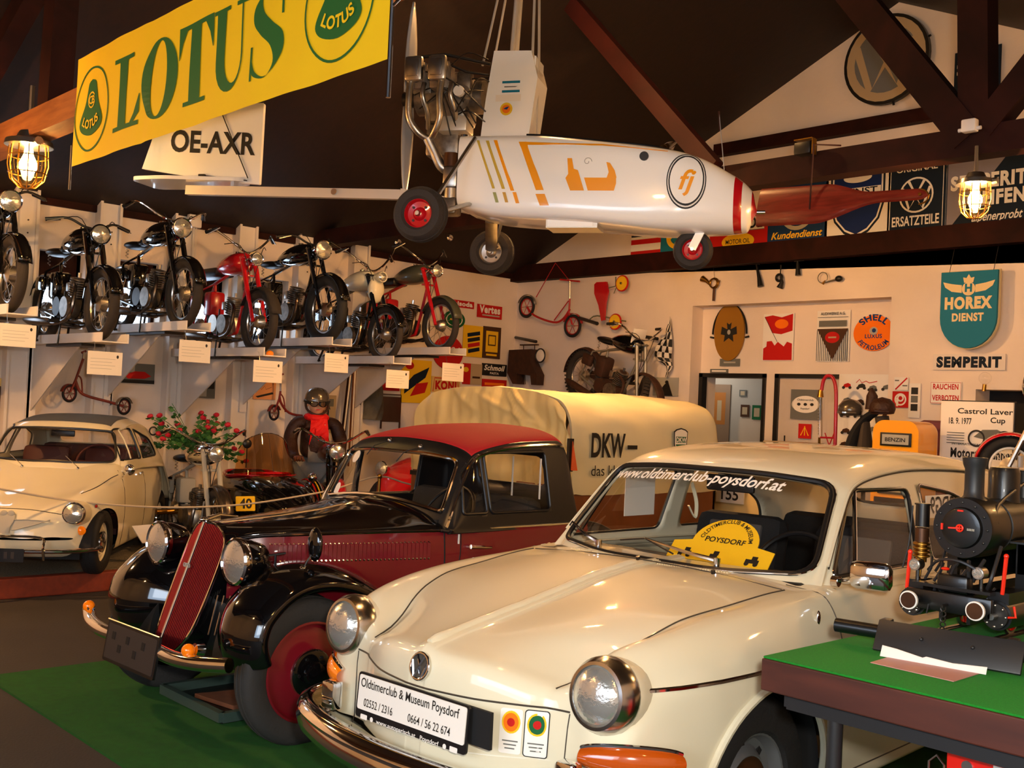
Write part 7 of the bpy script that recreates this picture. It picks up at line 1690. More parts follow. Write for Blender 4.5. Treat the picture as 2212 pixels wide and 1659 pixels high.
for i in range(17):
    a = -1.25+2.5*i/16; rows.append([V((-.02+.28*cos(a)-.15*t_*cos(a)*1.0-.03*t_, (.34-.07*t_)*sin(a), .67+(.40-.16*(a/1.25)**2)*t_)) for t_ in lin_x(0, 1, 6)])
m.grid(rows); m.build('windscreen', sc)
m = MB('chrome'); m.tube([r_[-1] for r_ in rows], .005, 6); m.tube([r_[0] for r_ in rows], .006, 6, 'red_gloss'); m.tube([rows[8][0], rows[8][-1]], .003, 5); m.build('windscreen_frame', sc)
m = MB('black_gloss'); P = arc_pts((-.05, .30), .33, -5, 185, 20); rr_ = []
for p in P: rd = (p-V((-.05, 0, .30))).normalized(); rr_.append([p+V((0, y+.08, 0))-rd*(.10*((y-.46)/.11)**2) for y in lin_x(.36, .57, 8)])
m.grid(rr_); m.build('wheel_guard', sc)
m = MB('sign_red'); 
for y0, mm in ((.405, 'sign_red'), (.435, 'sign_yellow'), (.47, 'paper'), (.50, 'sign_red')): m.grid([[p+(p-V((-.05, 0, .30))).normalized()*(.004-.10*((y-.46)/.11)**2)+V((0, y+.08, 0)) for y in (y0, y0+.012)] for p in P], mm)
m.build('guard_stripes', sc)
m = MB('rubber'); m.torus((-.05, .54, .27), (0, 1, 0), .225, .045, 32, 10); m.lathe([(.19, -.01), (.05, -.04), (.05, .04), (.19, .01)], (-.05, .54, .27), (0, 1, 0), 20, 'steel'); m.build('wheel', sc)
bpy.context.view_layer.update(); pw = sc.matrix_world.inverted() @ at(530, 1088, 'x', 1.98); m = MB('sign_yellow'); m.tube([pw, (pw.x-.25, pw.y, pw.z-.05)], .008, 6, 'black_satin'); m.T = Matrix.Translation(pw) @ Matrix.Rotation(radians(-10), 4, 'Y'); m.prism(rrect(.18, .13, .01), (0, 0, 0), (0, 1, 0), (0, 0, 1), .004); m.text('40', (.005, 0, -.04), (0, 1, 0), (0, 0, 1), .085, bold=.03); m.build('number_plate', sc)
m = MB('chrome'); m.sphere((.35, .36, .66), .05, n=16, k=10, sc=(1, .9, .9)); m.tube([(.35, .36, .62), (.30, .34, .50)], .008, 6); m.build('side_lamp', sc)
m = MB('black_satin'); m.sphere((.22, -.27, .97), .045, n=14, k=9, sc=(.5, 1, 1)); m.tube([(.22, -.27, .94), (.15, -.24, .74)], .005, 5); m.build('mirror', sc)

# bowl of roses
rz0 = at(400, 985, 'x', 1.55); 
t = thing('rose_bouquet', 'bouquet of red roses with green leaves standing on the old motorcycle', 'flowers', (1.10, -5.10, .90))
m = MB('glass'); m.lathe([(.0, 0), (.05, 0), (.065, .08), (.06, .20), (.075, .24)], (0, 0, 0), (0, 0, 1), 20); m.build('vase', t)
m = MB('leaf'); random.seed(11); heads = []
for k in range(46):
    a = random.random()*2*pi; el = random.random()**.7; rr = .10+.34*random.random(); L_ = .18+.30*random.random()
    d = V((cos(a)*rr*.8, sin(a)*rr*1.2, L_*(1.15-1.5*rr/.44*el))); e = V((0, 0, .12))+d
    m.tube([(0, 0, .02), V((0, 0, .14)), e*.6+V((0, 0, .08)), e], .003, 4, smooth=3); heads.append(e)
    for q in range(14):
        p = V((0, 0, .14)).lerp(e, .25+.75*random.random()); n_ = V((random.uniform(-1, 1), random.uniform(-1, 1), random.uniform(-.3, 1))).normalized(); u = frame_from(n_)[0]; w_ = n_.cross(u)*.021; l_ = u*.06
        m.add([p, p+l_*.5+w_, p+l_, p+l_*.5-w_], [(0, 1, 2, 3)])
m.build('leaves', t)
for k in range(26):
    m = MB('rose'); c = heads[k]+V((0, 0, .01))
    for j in range(3): m.lathe([(.004, -.014), (.026-.006*j, -.004), (.030-.007*j, .014+.003*j), (.020-.005*j, .024+.003*j)], c, (random.uniform(-.5, .5), random.uniform(-.5, .5), 1), 9)
    m.build('rose_head', t)
# ============================================================ LEFT WALL: SIGNS, PICTURES, SCOOTERS, MANNEQUIN
LW_ = ('x', .012)
def ls(name, label, cat, px, m='sign_white', pl=LW_, th=.008, shape=None): return Sign(name, label, cat, px, pl, m, th, shape)
s = ls('enamel_sign', 'long red enamel sign lettered Traubisoda near the corner', 'sign', (936, 641, 1023, 668), 'sign_red'); s.T('Traubisoda', .05, -.25, .62, 'sign_white', fit=.82, bold=.05).done()
s = ls('enamel_sign', 'red enamel sign lettered Vertes beside the corner', 'sign', (1031, 656, 1083, 691), 'sign_red'); s.T('Vertes', 0, -.10, .55, 'sign_white', fit=.84, bold=.045).R(-.3, -.34, .4, -.24, 'sign_silver').done()
s = ls('round_sign', 'dark green round sign behind the last motorcycle wheel', 'sign', (958, 668, 1003, 712), 'sign_green', shape=lambda w_, h: ell(w_/2, h/2, 30)); s.E(0, 0, .38, .38, 'sign_white').E(0, 0, .34, .34, 'sign_green').R(-.2, -.05, .2, .05, 'sign_yellow').done()
s = ls('round_sign', 'large round red drink sign behind the end of the rails', 'sign', (936, 722, 998, 800), 'sign_red', shape=lambda w_, h: ell(w_/2, h/2, 36)); s.T('Coca-Cola', 0, -.02, .20, 'sign_white', fit=.86, shear=.3, bold=.02).done()
s = ls('enamel_sign', 'yellow enamel sign with slanted dark product names', 'sign', (1001, 701, 1040, 773), 'sign_yellow')
for k, c_ in enumerate(('sign_navy', 'ink', 'sign_red', 'sign_navy')): s.P([(-.30+.02*k, .24-.17*k), (.34-.0*k, .34-.17*k), (.36, .22-.17*k), (-.28+.02*k, .12-.17*k)][::-1], c_)
s.done()
s = ls('framed_picture', 'brown framed yellow certificate near the corner', 'picture', (1044, 704, 1079, 776), 'sign_brown'); s.R(-.34, -.30, .34, .36, 'sign_yellow').R(-.22, -.1, .22, .24, 'sign_brown').R(-.17, -.06, .17, .20, 'sign_yellow').R(-.3, -.42, .3, -.36, 'sign_yellow').done()
s = ls('enamel_sign', 'black enamel sign lettered Schmoll Pasta', 'sign', (1041, 784, 1093, 814), 'ink'); s.T('Schmoll', 0, -.05, .44, 'sign_white', fit=.84, shear=.25, bold=.03).T('PASTA', 0, -.38, .18, 'sign_white', fit=.36).done()
s = ls('enamel_sign', 'low red enamel sign under the black Schmoll sign', 'sign', (1041, 818, 1093, 840), 'sign_red'); s.R(-.4, -.2, .4, .1, 'sign_orange').done()
s = ls('enamel_sign', 'red and yellow enamel sign left of the black Schmoll sign', 'sign', (1000, 784, 1039, 832), 'sign_red'); s.R(-.1, -.5, .5, .5, 'sign_tan').E(-.35, .2, .14, .12, 'sign_yellow').R(0, -.2, .4, -.1, 'sign_brown').done()
s = ls('enamel_sign', 'cream enamel sign with big red letters above the truck tarpaulin', 'sign', (932, 812, 992, 850), 'sign_yellow2' if mat('sign_yellow2', 'd8b468', .5) else ''); s.line([(-.44, -.44), (-.4, .4), (.4, .4), (.46, -.44)], .012, 'sign_red').T('KONI', 0, -.28, .5, 'sign_red', fit=.74, bold=.06).done()
s = ls('enamel_sign', 'tall yellow enamel sign with blue and red motif behind the cream moped card', 'sign', (869, 775, 928, 872), 'sign_yellow'); s.P([(-.4, -.3), (.3, .1), (.42, .35), (-.1, .15), (-.4, -.1)][::-1], 'sign_navy').P([(-.2, -.35), (.3, -.25), (.4, .0), (.0, -.05)][::-1], 'sign_red').E(-.25, .36, .14, .09, 'sign_red').done()
s = ls('enamel_sign', 'red enamel sign hidden behind the hanging coat and cards', 'sign', (826, 796, 862, 845), 'sign_red'); s.R(-.3, -.1, .3, .2, 'sign_white').done()
s = ls('notice_board', 'dark brown notice board on legs beside the hanging coat', 'board', (824, 850, 864, 912), 'maroon'); s.mb.box2((-.0, -s.w/2, -s.h*.75), (.01, -s.w/2+.02, -s.h*.5)); s.mb.box2((-.0, s.w/2-.02, -s.h*.75), (.01, s.w/2, -s.h*.5)); s.R(-.45, .40, .45, .46, 'sign_silver').done()
s = ls('photograph', 'photograph of a red racing car hung under the second rail', 'picture', (262, 783, 332, 830), 'sign_grey'); s.R(-.5, .05, -.1, .5, 'sign_silver').P([(-.4, -.1), (-.1, .1), (.2, .1), (.4, -.12), (.2, -.25), (-.3, -.28)][::-1], 'sign_red').R(-.5, -.5, .5, -.32, 'ink').done()
s = ls('photograph', 'tall photograph of old saloon cars hung under the third rail', 'picture', (421, 790, 463, 861), 'sign_grey'); s.R(-.4, -.45, .1, -.15, 'sign_silver').R(-.4, .1, .0, .4, 'sign_silver').R(.1, -.2, .45, .45, 'ink').done()
s = ls('poster', 'small orange poster with brown script under the moped card', 'poster', (548, 820, 594, 864), 'poster_orange' if mat('poster_orange', 'd8935c', .6) else ''); s.line([(-.4, -.05), (-.25, .2), (-.15, .0), (.0, .22), (.05, .02), (.3, .15)], .004, 'ink').P([(-.4, -.35), (.35, -.1), (.4, -.2), (-.3, -.42)][::-1], 'ink').done()
s = ls('poster', 'narrow pale poster on the wall behind the mannequin', 'poster', (700, 853, 722, 935), 'sign_tan'); s.R(-.3, .2, .3, .4, 'sign_grey').done()
s = ls('framed_picture', 'narrow brown framed picture at the left edge of the photo', 'picture', (-30, 815, 8, 905), 'sign_yellow2'); s.R(-.3, -.3, .3, .3, 'sign_brown').done()
# hanging coat, skis
m = MB('coat_grey'); mat('coat_grey', '5a5244', .85, noise=(12, .3, '6e6654'), bump=(20, .6)); P = lambda px, py, x=.06: at(px, py, 'x', x)
L_ = [(800, 798), (796, 830), (788, 868), (781, 905)]; R_ = [(812, 796), (822, 830), (828, 868), (823, 908)]; rows = []
for a, b in zip(catmull([V((*p, 0)) for p in L_], 4), catmull([V((*p, 0)) for p in R_], 4)):
    A, B = P(a.x, a.y), P(b.x, b.y); rows.append([A.lerp(B, t_)+V((.09*sin(pi*t_)**.6+.015*sin(t_*14+a.y*.1), 0, 0)) for t_ in lin_x(0, 1, 14)])
m.grid(rows); m.tube([P(793, 815, .08), P(785, 845, .1), P(780, 875, .1)], .04, 8, rr=[.045, .03]); tag(m.build('hanging_coat'), 'crumpled grey-brown coat hanging on the wall beside the corner signs', 'coat')
for i, (a, b, w_, lb) in enumerate((((757, 800), (735, 965), .05, 'dark ski leaning on the wall post, left of the pair'), ((766, 800), (757, 960), .04, 'pale edged ski leaning on the wall post, right of the pair'))):
    m = MB('dark_wood' if i == 0 else 'brown_ply'); A, B = P(*a, .17), P(*b, .30); m.beam(A, B+V((0, 0, -.25)), .02, w_, up=(0, 1, 0)); m.beam(A+V((.012, 0, 0)), B+V((.012, 0, -.25)), .006, w_*.4, 'paper', up=(0, 1, 0)); tag(m.build('ski', smooth=False), lb, 'ski')
# ring hook on the wall
m = MB('black_satin'); c = P(331, 931, .04); m.torus(c, (1, 0, 0), .04, .008, 24, 7); m.cyl(c+V((-.04, 0, .035)), c+V((0, 0, .035)), .006, 6); tag(m.build('iron_ring'), 'black iron ring on the wall beside the roses', 'ring')
# two scooters hung on the left wall
Lx = lambda px, py: at(px, py, 'x', .16)
scooter('kick_scooter', 'red child scooter hanging nose down behind the small cream car', dict(rear=Lx(268, 878), front=Lx(150, 850), deck=[Lx(268, 878), Lx(235, 868), Lx(190, 856), Lx(172, 845), Lx(163, 822)], fork=[Lx(180, 775), Lx(163, 822), Lx(150, 850)], brace=[Lx(170, 812), Lx(176, 820), Lx(178, 848)], bar=[Lx(176, 762), Lx(181, 760), Lx(186, 758)]), .085, 'maroon_red' if mat('maroon_red', '7a2018', .4, coat=.4) else '', V((1, .35, 0)).normalized())
scooter('kick_scooter', 'dark red child scooter hanging beside the mannequin', dict(rear=Lx(700, 890), front=Lx(592, 892), deck=[Lx(700, 890), Lx(660, 898), Lx(625, 892), Lx(608, 872), Lx(604, 858)], fork=[Lx(606, 845), Lx(603, 862), Lx(592, 892)], brace=[Lx(606, 850), Lx(613, 862), Lx(616, 890)], bar=[Lx(600, 812), Lx(606, 810), Lx(612, 808)]), .085, 'maroon_red', V((1, .35, 0)).normalized())
for k, (a, b) in enumerate(((181, 185), (606, 610))): pass

# mannequin: standing behind the handlebars in helmet, goggles, red scarf and leather jacket
MX, MY = .85, -3.62
t = thing('mannequin', 'mannequin in brown leather jacket, red scarf, grey helmet and goggles gripping handlebars', 'mannequin', (MX, MY, PZ), radians(-25)); t.scale = (1.08, 1.12, .915)
def skin_body(name, parent, verts, edges, m, lvl=2, root=0):
    me = bpy.data.meshes.new(name); me.from_pydata([v[:3] for v in verts], edges, []); o = bpy.data.objects.new(name, me); COL.objects.link(o); o.parent = parent; me.materials.append(MATS[m])
    sk = o.modifiers.new('skin', 'SKIN'); 
    if not me.skin_vertices: bpy.context.view_layer.update()
    if not me.skin_vertices:
        with bpy.context.temp_override(object=o, active_object=o): bpy.ops.mesh.customdata_skin_add()
    for i, v in enumerate(verts):
        r = v[3]; me.skin_vertices[0].data[i].radius = (r if not isinstance(r, tuple) else r); 
        if i == root: me.skin_vertices[0].data[i].use_root = True
    sk.use_smooth_shade = True; s2 = o.modifiers.new('sub', 'SUBSURF'); s2.levels = lvl; s2.render_levels = lvl
    return o
# trousers + legs
vb = [(0, 0, .84, (.13, .17)), (0, .10, .78, (.10, .10)), (.03, .13, .45, (.072, .075)), (0, .14, .10, (.055, .055)), (.12, .15, .03, (.045, .05)), (0, -.10, .78, (.10, .10)), (.03, -.13, .45, (.072, .075)), (0, -.14, .10, (.055, .055)), (.12, -.15, .03, (.045, .05))]
skin_body('trousers', t, vb, [(0, 1), (1, 2), (2, 3), (3, 4), (0, 5), (5, 6), (6, 7), (7, 8)], 'denim')
# body: torso, neck, head core, arms as one surface, jacket coloured
vj = [(0, 0, .86, (.15, .18)), (.02, 0, 1.02, (.145, .19)), (.03, 0, 1.20, (.15, .215)), (.03, 0, 1.29, (.09, .11)), (.03, .18, 1.285, (.075, .075)), (.05, .235, 1.10, (.072, .072)), (.20, .215, .93, (.052, .055)), (.34, .20, .90, (.042, .042)), (.03, -.18, 1.285, (.075, .075)), (.05, -.235, 1.10, (.072, .072)), (.20, -.215, .93, (.052, .055)), (.34, -.20, .90, (.042, .042)), (.035, 0, 1.37, (.065, .065))]
skin_body('leather_jacket', t, vj, [(0, 1), (1, 2), (2, 3), (3, 4), (4, 5), (5, 6), (6, 7), (3, 8), (8, 9), (9, 10), (10, 11), (3, 12)], 'leather')
m = MB('skin'); m.tube([(.03, 0, 1.33), (.05, 0, 1.42)], .055, 12)
prof_ = [(0, -.125), (.035, -.12), (.055, -.095), (.068, -.05), (.076, 0), (.078, .05), (.070, .09), (.04, .12), (0, .13)]
rows = [[V((.055+p[0]*cos(q)*1.12, p[0]*sin(q), 1.50+p[1])) for q in [2*pi*k/20 for k in range(20)]] for p in prof_]; m.grid(rows, closev=True)
m.add([(.135, -.014, 1.47), (.135, .014, 1.47), (.160, 0, 1.468), (.135, 0, 1.51)], [(0, 1, 2), (0, 2, 3), (1, 3, 2)])
m.sphere((.132, 0, 1.432), .012, 'rose', 10, 6, sc=(.5, 1.8, .5)); m.sphere((.05, .085, 1.49), .02, n=8, k=6, sc=(.8, .4, 1.4)); m.sphere((.05, -.085, 1.49), .02, n=8, k=6, sc=(.8, .4, 1.4)); m.build('head', t)
m = MB('helmet_grey'); mat('helmet_grey', '5a5248', .22, .5, coat=.6); m.lathe([(.112, -.03), (.114, .0), (.108, .05), (.085, .10), (.05, .125), (0, .135)], (.045, 0, 1.555), (-.08, 0, 1), 28); m.tube([(.165, -.07, 1.54), (.185, 0, 1.53), (.165, .07, 1.54)], .010, 6, smooth=4)
m.tube([(.03, .105, 1.53), (.06, .095, 1.44), (.09, .04, 1.385), (.09, -.04, 1.385), (.06, -.095, 1.44), (.03, -.105, 1.53)], .012, 6, 'leather', smooth=3); m.build('helmet', t)
m = MB('black_satin')
for s_ in (-1, 1): m.lathe([(.036, -.012), (.038, .012), (.03, .018)], (.150, s_*.038, 1.50), (1, s_*.35, 0), 18); m.lathe([(.031, .014), (0, .020)], (.150, s_*.038, 1.50), (1, s_*.35, 0), 16, 'glass_dark')
m.tube([(.14, .07, 1.50), (.05, .118, 1.53), (-.05, .08, 1.55)], .009, 5, smooth=3, flat=2); m.tube([(.14, -.07, 1.50), (.05, -.118, 1.53), (-.05, -.08, 1.55)], .009, 5, smooth=3, flat=2); m.build('goggles', t)
m = MB('scarf_red'); mat('scarf_red', 'e01010', .7, bump=(40, .4)); m.torus((.055, 0, 1.345), (.15, 0, 1), .078, .042, 26, 10)
for (y, z1, w_) in ((-.025, .96, .05), (.04, 1.03, .07), (.0, 1.10, .085)):
    rows = []
    for i in range(12): u = i/11; z = 1.33+(z1-1.33)*u; rows.append([V((.155+.04*sin(u*3)+.012*sin(a*3+u*9), y+a*w_*(.7+.3*u), z)) for a in lin_x(-1, 1, 8)])
    m.grid(rows)
m.build('scarf', t)
m = MB('helmet_shirt'); mat('helmet_shirt', '77716a', .8); m.grid([[V((.168+.012*cos(a*1.5)-.02*(1.06-z), a*.075, z)) for a in lin_x(-1, 1, 8)] for z in (1.10, 1.0, .92, .84)]); m.build('jumper', t)
m = MB('paper'); m.add([(.178, -.02, 1.27), (.178, .07, 1.27), (.18, .03, 1.05), (.18, -.01, 1.05)], [(0, 1, 2, 3)]); m.build('shirt_front', t)
for s_ in (-1, 1):
    m = MB('glove'); mat('glove', '6a3818', .6); c = V((.375, s_*.19, .895)); m.sphere(c, .042, n=12, k=8, sc=(1.1, 1.0, .7))
    for k in range(4): y = s_*(.155+.022*k); m.tube([(.39, y, .91), (.425, y, .905), (.43, y, .88), (.41, y, .868)], .0095, 6, smooth=2)
    m.tube([(.37, s_*.15, .885), (.40, s_*.135, .875), (.42, s_*.14, .872)], .010, 6); m.build('gloved_hand', t)
bk = motorcycle('dark old motorcycle gripped by the mannequin behind the burgundy car', (.55, -3.35, PZ), radians(-25), r=.32, wb=1.25, guard='red_gloss', tank='maroon', bars='cow', lampsz=.075, group=None, frame='black_gloss')

# ---- red microcar behind the truck, seen through the saloon's glass
t = thing('car', 'small bright red open car seen through the windscreen of the burgundy car', 'car', (2.0, -2.62, PZ+.2), radians(-75))
tz_ = tab((-1.4, .45), (-1.1, .70), (-.6, .80), (-.1, .74), (.4, .66), (.8, .5), (1.0, .35)); tw_ = tab((-1.4, .30), (-1.0, .55), (0, .62), (.6, .52), (1.0, .25)); rows = []
for x in lin_x(-1.4, 1.0, 40):
    a, b, w_ = tz_(x), .18, tw_(x); rows.append([V((x, w_*(abs(cos(q))**.5)*(1 if cos(q) > 0 else -1), (a+b)/2+(a-b)/2*(abs(sin(q))**.6)*(1 if sin(q) > 0 else -1))) for q in [2*pi*k/32 for k in range(32)]])
S = Surf(rows, closev=True); S.cut('z', [(-.35+.42*cos(q*pi/15), .44*sin(q*pi/15)) for q in range(30)], 1, cond=lambda c: c.z > .5); m = MB('red_gloss'); S.mesh(m); m.build('body', t)
m = MB('seat_brown'); m.box((-.62, 0, .66), (.12, .8, .36), bev=.05); m.box((-.3, 0, .45), (.5, .8, .12), bev=.04); m.build('seat', t)
m = MB('glass'); rows = [[V((.10+.10*cos(a)-.10*u, .46*sin(a), .72+.30*u)) for u in lin_x(0, 1, 4)] for a in lin_x(-1.2, 1.2, 12)]; m.grid(rows); m.build('windscreen', t); m = MB('chrome'); m.tube([r_[-1] for r_ in rows], .01, 6); m.tube([rows[0][0], rows[0][-1]], .01, 6); m.tube([rows[-1][0], rows[-1][-1]], .01, 6); m.build('windscreen_frame', t)
for s_ in (-1, 1):
    m = MB('chrome'); m.lathe([(0, -.08), (.06, -.05), (.08, .02), (.07, .03)], (.78, s_*.36, .56), (1, 0, .1), 20); m.lathe([(.07, .03), (0, .045)], (.78, s_*.36, .56), (1, 0, .1), 20, 'lens'); m.build('headlight', t)
    for x in (.55, -.9): m = MB('rubber'); m.torus((x, s_*.52, .22), (0, 1, 0), .17, .05, 28, 8); m.lathe([(.13, .02), (0, .05)], (x, s_*.52, .22), (0, s_, 0), 18, 'chrome'); m.build('wheel', t)
# yellow car with number 155 standing behind the cream car
t = thing('car', 'yellow bodied racing car numbered 155 seen through the rear glass of the front car', 'car', (4.95, -1.25, 0), radians(0))
m = MB('canvas'); m.box((-.1, 0, .62), (1.2, 1.0, .62), bev=.12); m.build('body', t); m = MB('sign_white'); a, b = at(1548, 1048, 'y', -1.76), at(1606, 1090, 'y', -1.76); m.box2((a.x-4.95, -.512, b.z), (b.x-4.95, -.50, a.z)); m.text('155', ((a.x+b.x)/2-4.95, -.513, b.z+.03), (1, 0, 0), (0, 0, 1), (a.z-b.z)*.7, bold=.02); m.build('number_board', t)
for x in (-.5, .5): m = MB('rubber'); m.torus((x, -.46, .28), (0, 1, 0), .22, .06, 28, 8); m.lathe([(.17, .02), (0, .04)], (x, -.46, .28), (0, -1, 0), 18, 'steel'); m.build('wheel', t)
for x in (-.5, .5): m = MB('rubber'); m.torus((x, .42, .28), (0, 1, 0), .22, .06, 28, 8); m.build('wheel', t)

# ---- rope barrier along the kerb
rp = [(0, 1056), (90, 1072), (181, 1085), (300, 1094), (392, 1096), (480, 1093), (557, 1086), (640, 1073), (700, 1062), (735, 1053), (820, 1029), (885, 1046), (960, 1052)]
m = MB('rope'); mat('rope', 'b8a890', .8); P = [at(*p, 'x', 2.42) for p in rp]; m.tube(P, .008, 8, smooth=4); tag(m.build('barrier_rope'), 'pale rope sagging in front of the small cream car and motorcycles', 'rope')
for k, (px, py) in enumerate(((735, 1053), (820, 1029), (960, 1052))):
    c = at(px, py, 'x', 2.42)
    if k != 1: continue
    m = MB('brass'); m.cyl((c.x, c.y, 0), (c.x, c.y, c.z), .015, 12); m.lathe([(.11, 0), (.11, .02), (.02, .05)], (c.x, c.y, 0), (0, 0, 1), 24); m.sphere((c.x, c.y, c.z), .025, n=12, k=8); tag(m.build('barrier_post'), 'brass barrier post holding the rope behind the burgundy car', 'post')
c = at(-60, 1040, 'x', 2.42); m = MB('brass'); m.cyl((c.x, c.y, 0), (c.x, c.y, c.z), .015, 12); m.lathe([(.11, 0), (.11, .02), (.02, .05)], (c.x, c.y, 0), (0, 0, 1), 24); tag(m.build('barrier_post'), 'brass barrier post left of the small cream car', 'post')
# information board leaning near the small car
m = MB('paper'); q = [at(285, 1136, 'x', 1.9), at(335, 1132, 'x', 1.9), at(342, 1172, 'x', 1.95), at(308, 1173, 'x', 1.95)]; q2 = [p+V((-.012, 0, -.004)) for p in q]; m.add(q+q2, [(0, 1, 2, 3), (7, 6, 5, 4), (0, 4, 5, 1), (1, 5, 6, 2), (2, 6, 7, 3), (3, 7, 4, 0)]); z0 = min(p.z for p in q); mid = (q[0]+q[2])/2; m.cyl((mid.x-.03, mid.y, PZ), (mid.x-.03, mid.y, mid.z), .012, 8, 'dark_steel'); tag(m.build('information_board'), 'pale sloping information board between the small cream car and the headlight', 'board')
m = MB('brass'); c = at(360, 1105, 'x', 1.2); m.cyl(c+V((0, -.10, 0)), c+V((0, .10, 0)), .025, 12); m.cyl((c.x, c.y, PZ), c, .012, 8, 'dark_steel'); tag(m.build('yellow_bar_stand'), 'short bright brass bar on a stand beside the old motorcycle', 'stand')
# ============================================================ SMALL CREAM CAR
def car_fiat():
    T0 = thing('car', 'small rounded cream car with grey fabric roof parked on the gravel plinth', 'car', (1.98, -6.88, .144), radians(-38.5)); T0.scale = (.96, .96, .96)
    zc = tab((-2.34, .45), (-2.2, .68), (-1.9, .84), (-.5, .86), (-.42, .825), (-.35, .80), (-.1, .70), (.1, .625), (.28, .575), (.38, .54), (.44, .49), (.475, .42), (.49, .33))
    zf = tab((-2.34, .42), (-2.2, .62), (-1.9, .80), (-.5, .845), (-.3, .78), (0, .70), (.2, .655), (.33, .61), (.42, .53), (.465, .44), (.49, .33))
    yb = tab((-2.34, .36), (-2.2, .50), (-1.6, .62), (0, .63), (.25, .60), (.40, .55), (.49, .46)); zb = tab((-2.5, .30), (-2.2, .17), (.2, .15), (.38, .17), (.45, .23), (.49, .31))
    g = lambda y: .16*(abs(y)/.5)**2.2
    def prof(x):
        c = sstep(-.6, .45, x); a, f, b, w_ = zc(x), zf(x), zb(x), yb(x); s = f-b
        P = [(0, a), (w_*.3, a-.008), (w_*.55, (a+f)/2), (w_*.72, f+.004), (w_*.86, f-.01*s), (w_*.96, b+s*.84), (w_, b+s*.62), (w_*1.0, b+s*.35), (w_*.97, b+s*.12), (w_*.90, b), (w_*.5, b), (0, b)]
        return [V((x-c*g(y), y, z)) for y, z in P]
    xs = lin_x(-2.34, .3, 110)+lin_x(.315, .49, 16); R = full_rows([catmull(prof(x), 4) for x in xs]); S = Surf(R); S0 = Surf(R)
    for wx in (.0, -1.84):
        for s_ in (1, -1): S.cut('y', [(wx+.285*cos(a*pi/20), .23+.295*sin(a*pi/20)) for a in range(40)], s_, cond=lambda c, s_=s_: c.y*s_ > .35)
    S.drop(lambda c: -1.9 < c.x < -.56 and abs(c.y) < .50 and c.z > .7)
    m = MB('cream'); S.mesh(m); m.build('body', T0, ang=60)
    m = MB('black_matte'); 
    for wx in (0, -1.84):
        for s_ in (1, -1): m.lathe([(.01, .34), (.29, .34), (.30, .58)], (wx, 0, .23), (0, s_, 0), 28, ang=pi)
    m.box2((-2.2, -.5, .15), (.3, .5, .2)); m.build('underbody', T0)
    m = MB('ink')
    m.tube([q for q in [S0.proj('z', x-sstep(-.6, .45, x)*g(y), y, 1, .001) for x, y in [(-.36, .57), (-.2, .545), (0, .52), (.15, .49), (.25, .44)]] if q], .0035, 5, smooth=4); m.tube([q for q in [S0.proj('z', x-sstep(-.6, .45, x)*g(y), -y, 1, .001) for x, y in [(-.36, .57), (-.2, .545), (0, .52), (.15, .49), (.25, .44)]] if q], .0035, 5, smooth=4)
    m.tube([q for q in [S0.proj('x', y, .535-.05*(y/.45)**2, 1, .001) for y in lin_x(-.44, .44, 20)] if q], .003, 5)
    m.tube([S0.proj('y', -.42, z, 1, .001) for z in lin_x(.80, .18, 8)], .0025, 5); m.tube([S0.proj('y', -1.10, z, 1, .001) for z in lin_x(.80, .18, 8)], .0025, 5); m.build('panel_gap', T0)
    # cabin
    Tt = tab((-.36, .80), (-.44, .88), (-.58, 1.08), (-.64, 1.14), (-.74, 1.19), (-1.0, 1.235), (-1.3, 1.245), (-1.6, 1.20), (-1.9, 1.03), (-2.15, .78), (-2.33, .46))
    def gprof(x):
        zb_ = min(.83, zf(x)-.01); t = max(Tt(x), zb_); f = max(0, (t-.83)/.41); ye = .555-.09*f; w_ = .60; dn = .04+.03*f
        P = [(0, t), (.17, t-.004), (.32, t-.014), (ye-.09, t-.03), (ye-.03, t-.055), (ye, t-dn)]; P = [(a, max(b, zb_)) for a, b in P]; zt = max(t-dn-.02, zb_); P.append((ye+.004, zt))
        for k in range(1, 6): u = k/5; P.append((ye+.004+(w_-ye-.004)*u+.015*sin(pi*u), zt+(zb_-zt)*u))
        P.append((w_+.02, zb_-.03))
        return [V((x-.07*(y/.5)**2*(1-sstep(-.85, -1.2, x))+.10*(y/.5)**2*sstep(-1.5, -2.1, x), y, z)) for y, z in P]
    gx = lin_x(-.365, -.85, 50)+lin_x(-.87, -2.33, 60); R = [mirror_y(r[1:])[::-1]+list(r) for r in [catmull(gprof(x), 5) for x in gx]]; G = Surf(R); G0 = Surf(R); NC = len(R[0])-1; hc = (NC+1)//2; fid = {tuple(f): (k//NC, k % NC) for k, f in enumerate(G.f)}
    ws = rpoly([(-.51, .86), (-.25, .85), (.25, .85), (.51, .86), (.44, 1.11), (.2, 1.125), (-.2, 1.125), (-.44, 1.11)], [.06, .2, .2, .06, .06, .2, .2, .06], 5)
    sw = rpoly([(-.56, .875), (-1.02, .875), (-1.02, 1.135), (-.74, 1.135), (-.68, 1.10)], [.02, .02, .03, .04, .03], 4); qw = rpoly([(-1.09, .875), (-1.60, .875), (-1.52, 1.03), (-1.10, 1.13)], [.03, .05, .08, .03], 4)
    G.cut('x', ws, 1, cond=lambda c: c.x > -.85); G.cut('x', rpoly([(-.4, .95), (.4, .95), (.36, 1.12), (-.36, 1.12)], .06), -1, cond=lambda c: c.x < -1.6)
    for s_ in (1, -1):
        for o in (sw, qw): G.cut('y', o, s_, cond=lambda c, s_=s_: c.y*s_ > .35)
    allg = G.f; top = lambda ij: -1.7 < gx[ij[0]] < -.72 and hc-17 <= ij[1] < hc+15
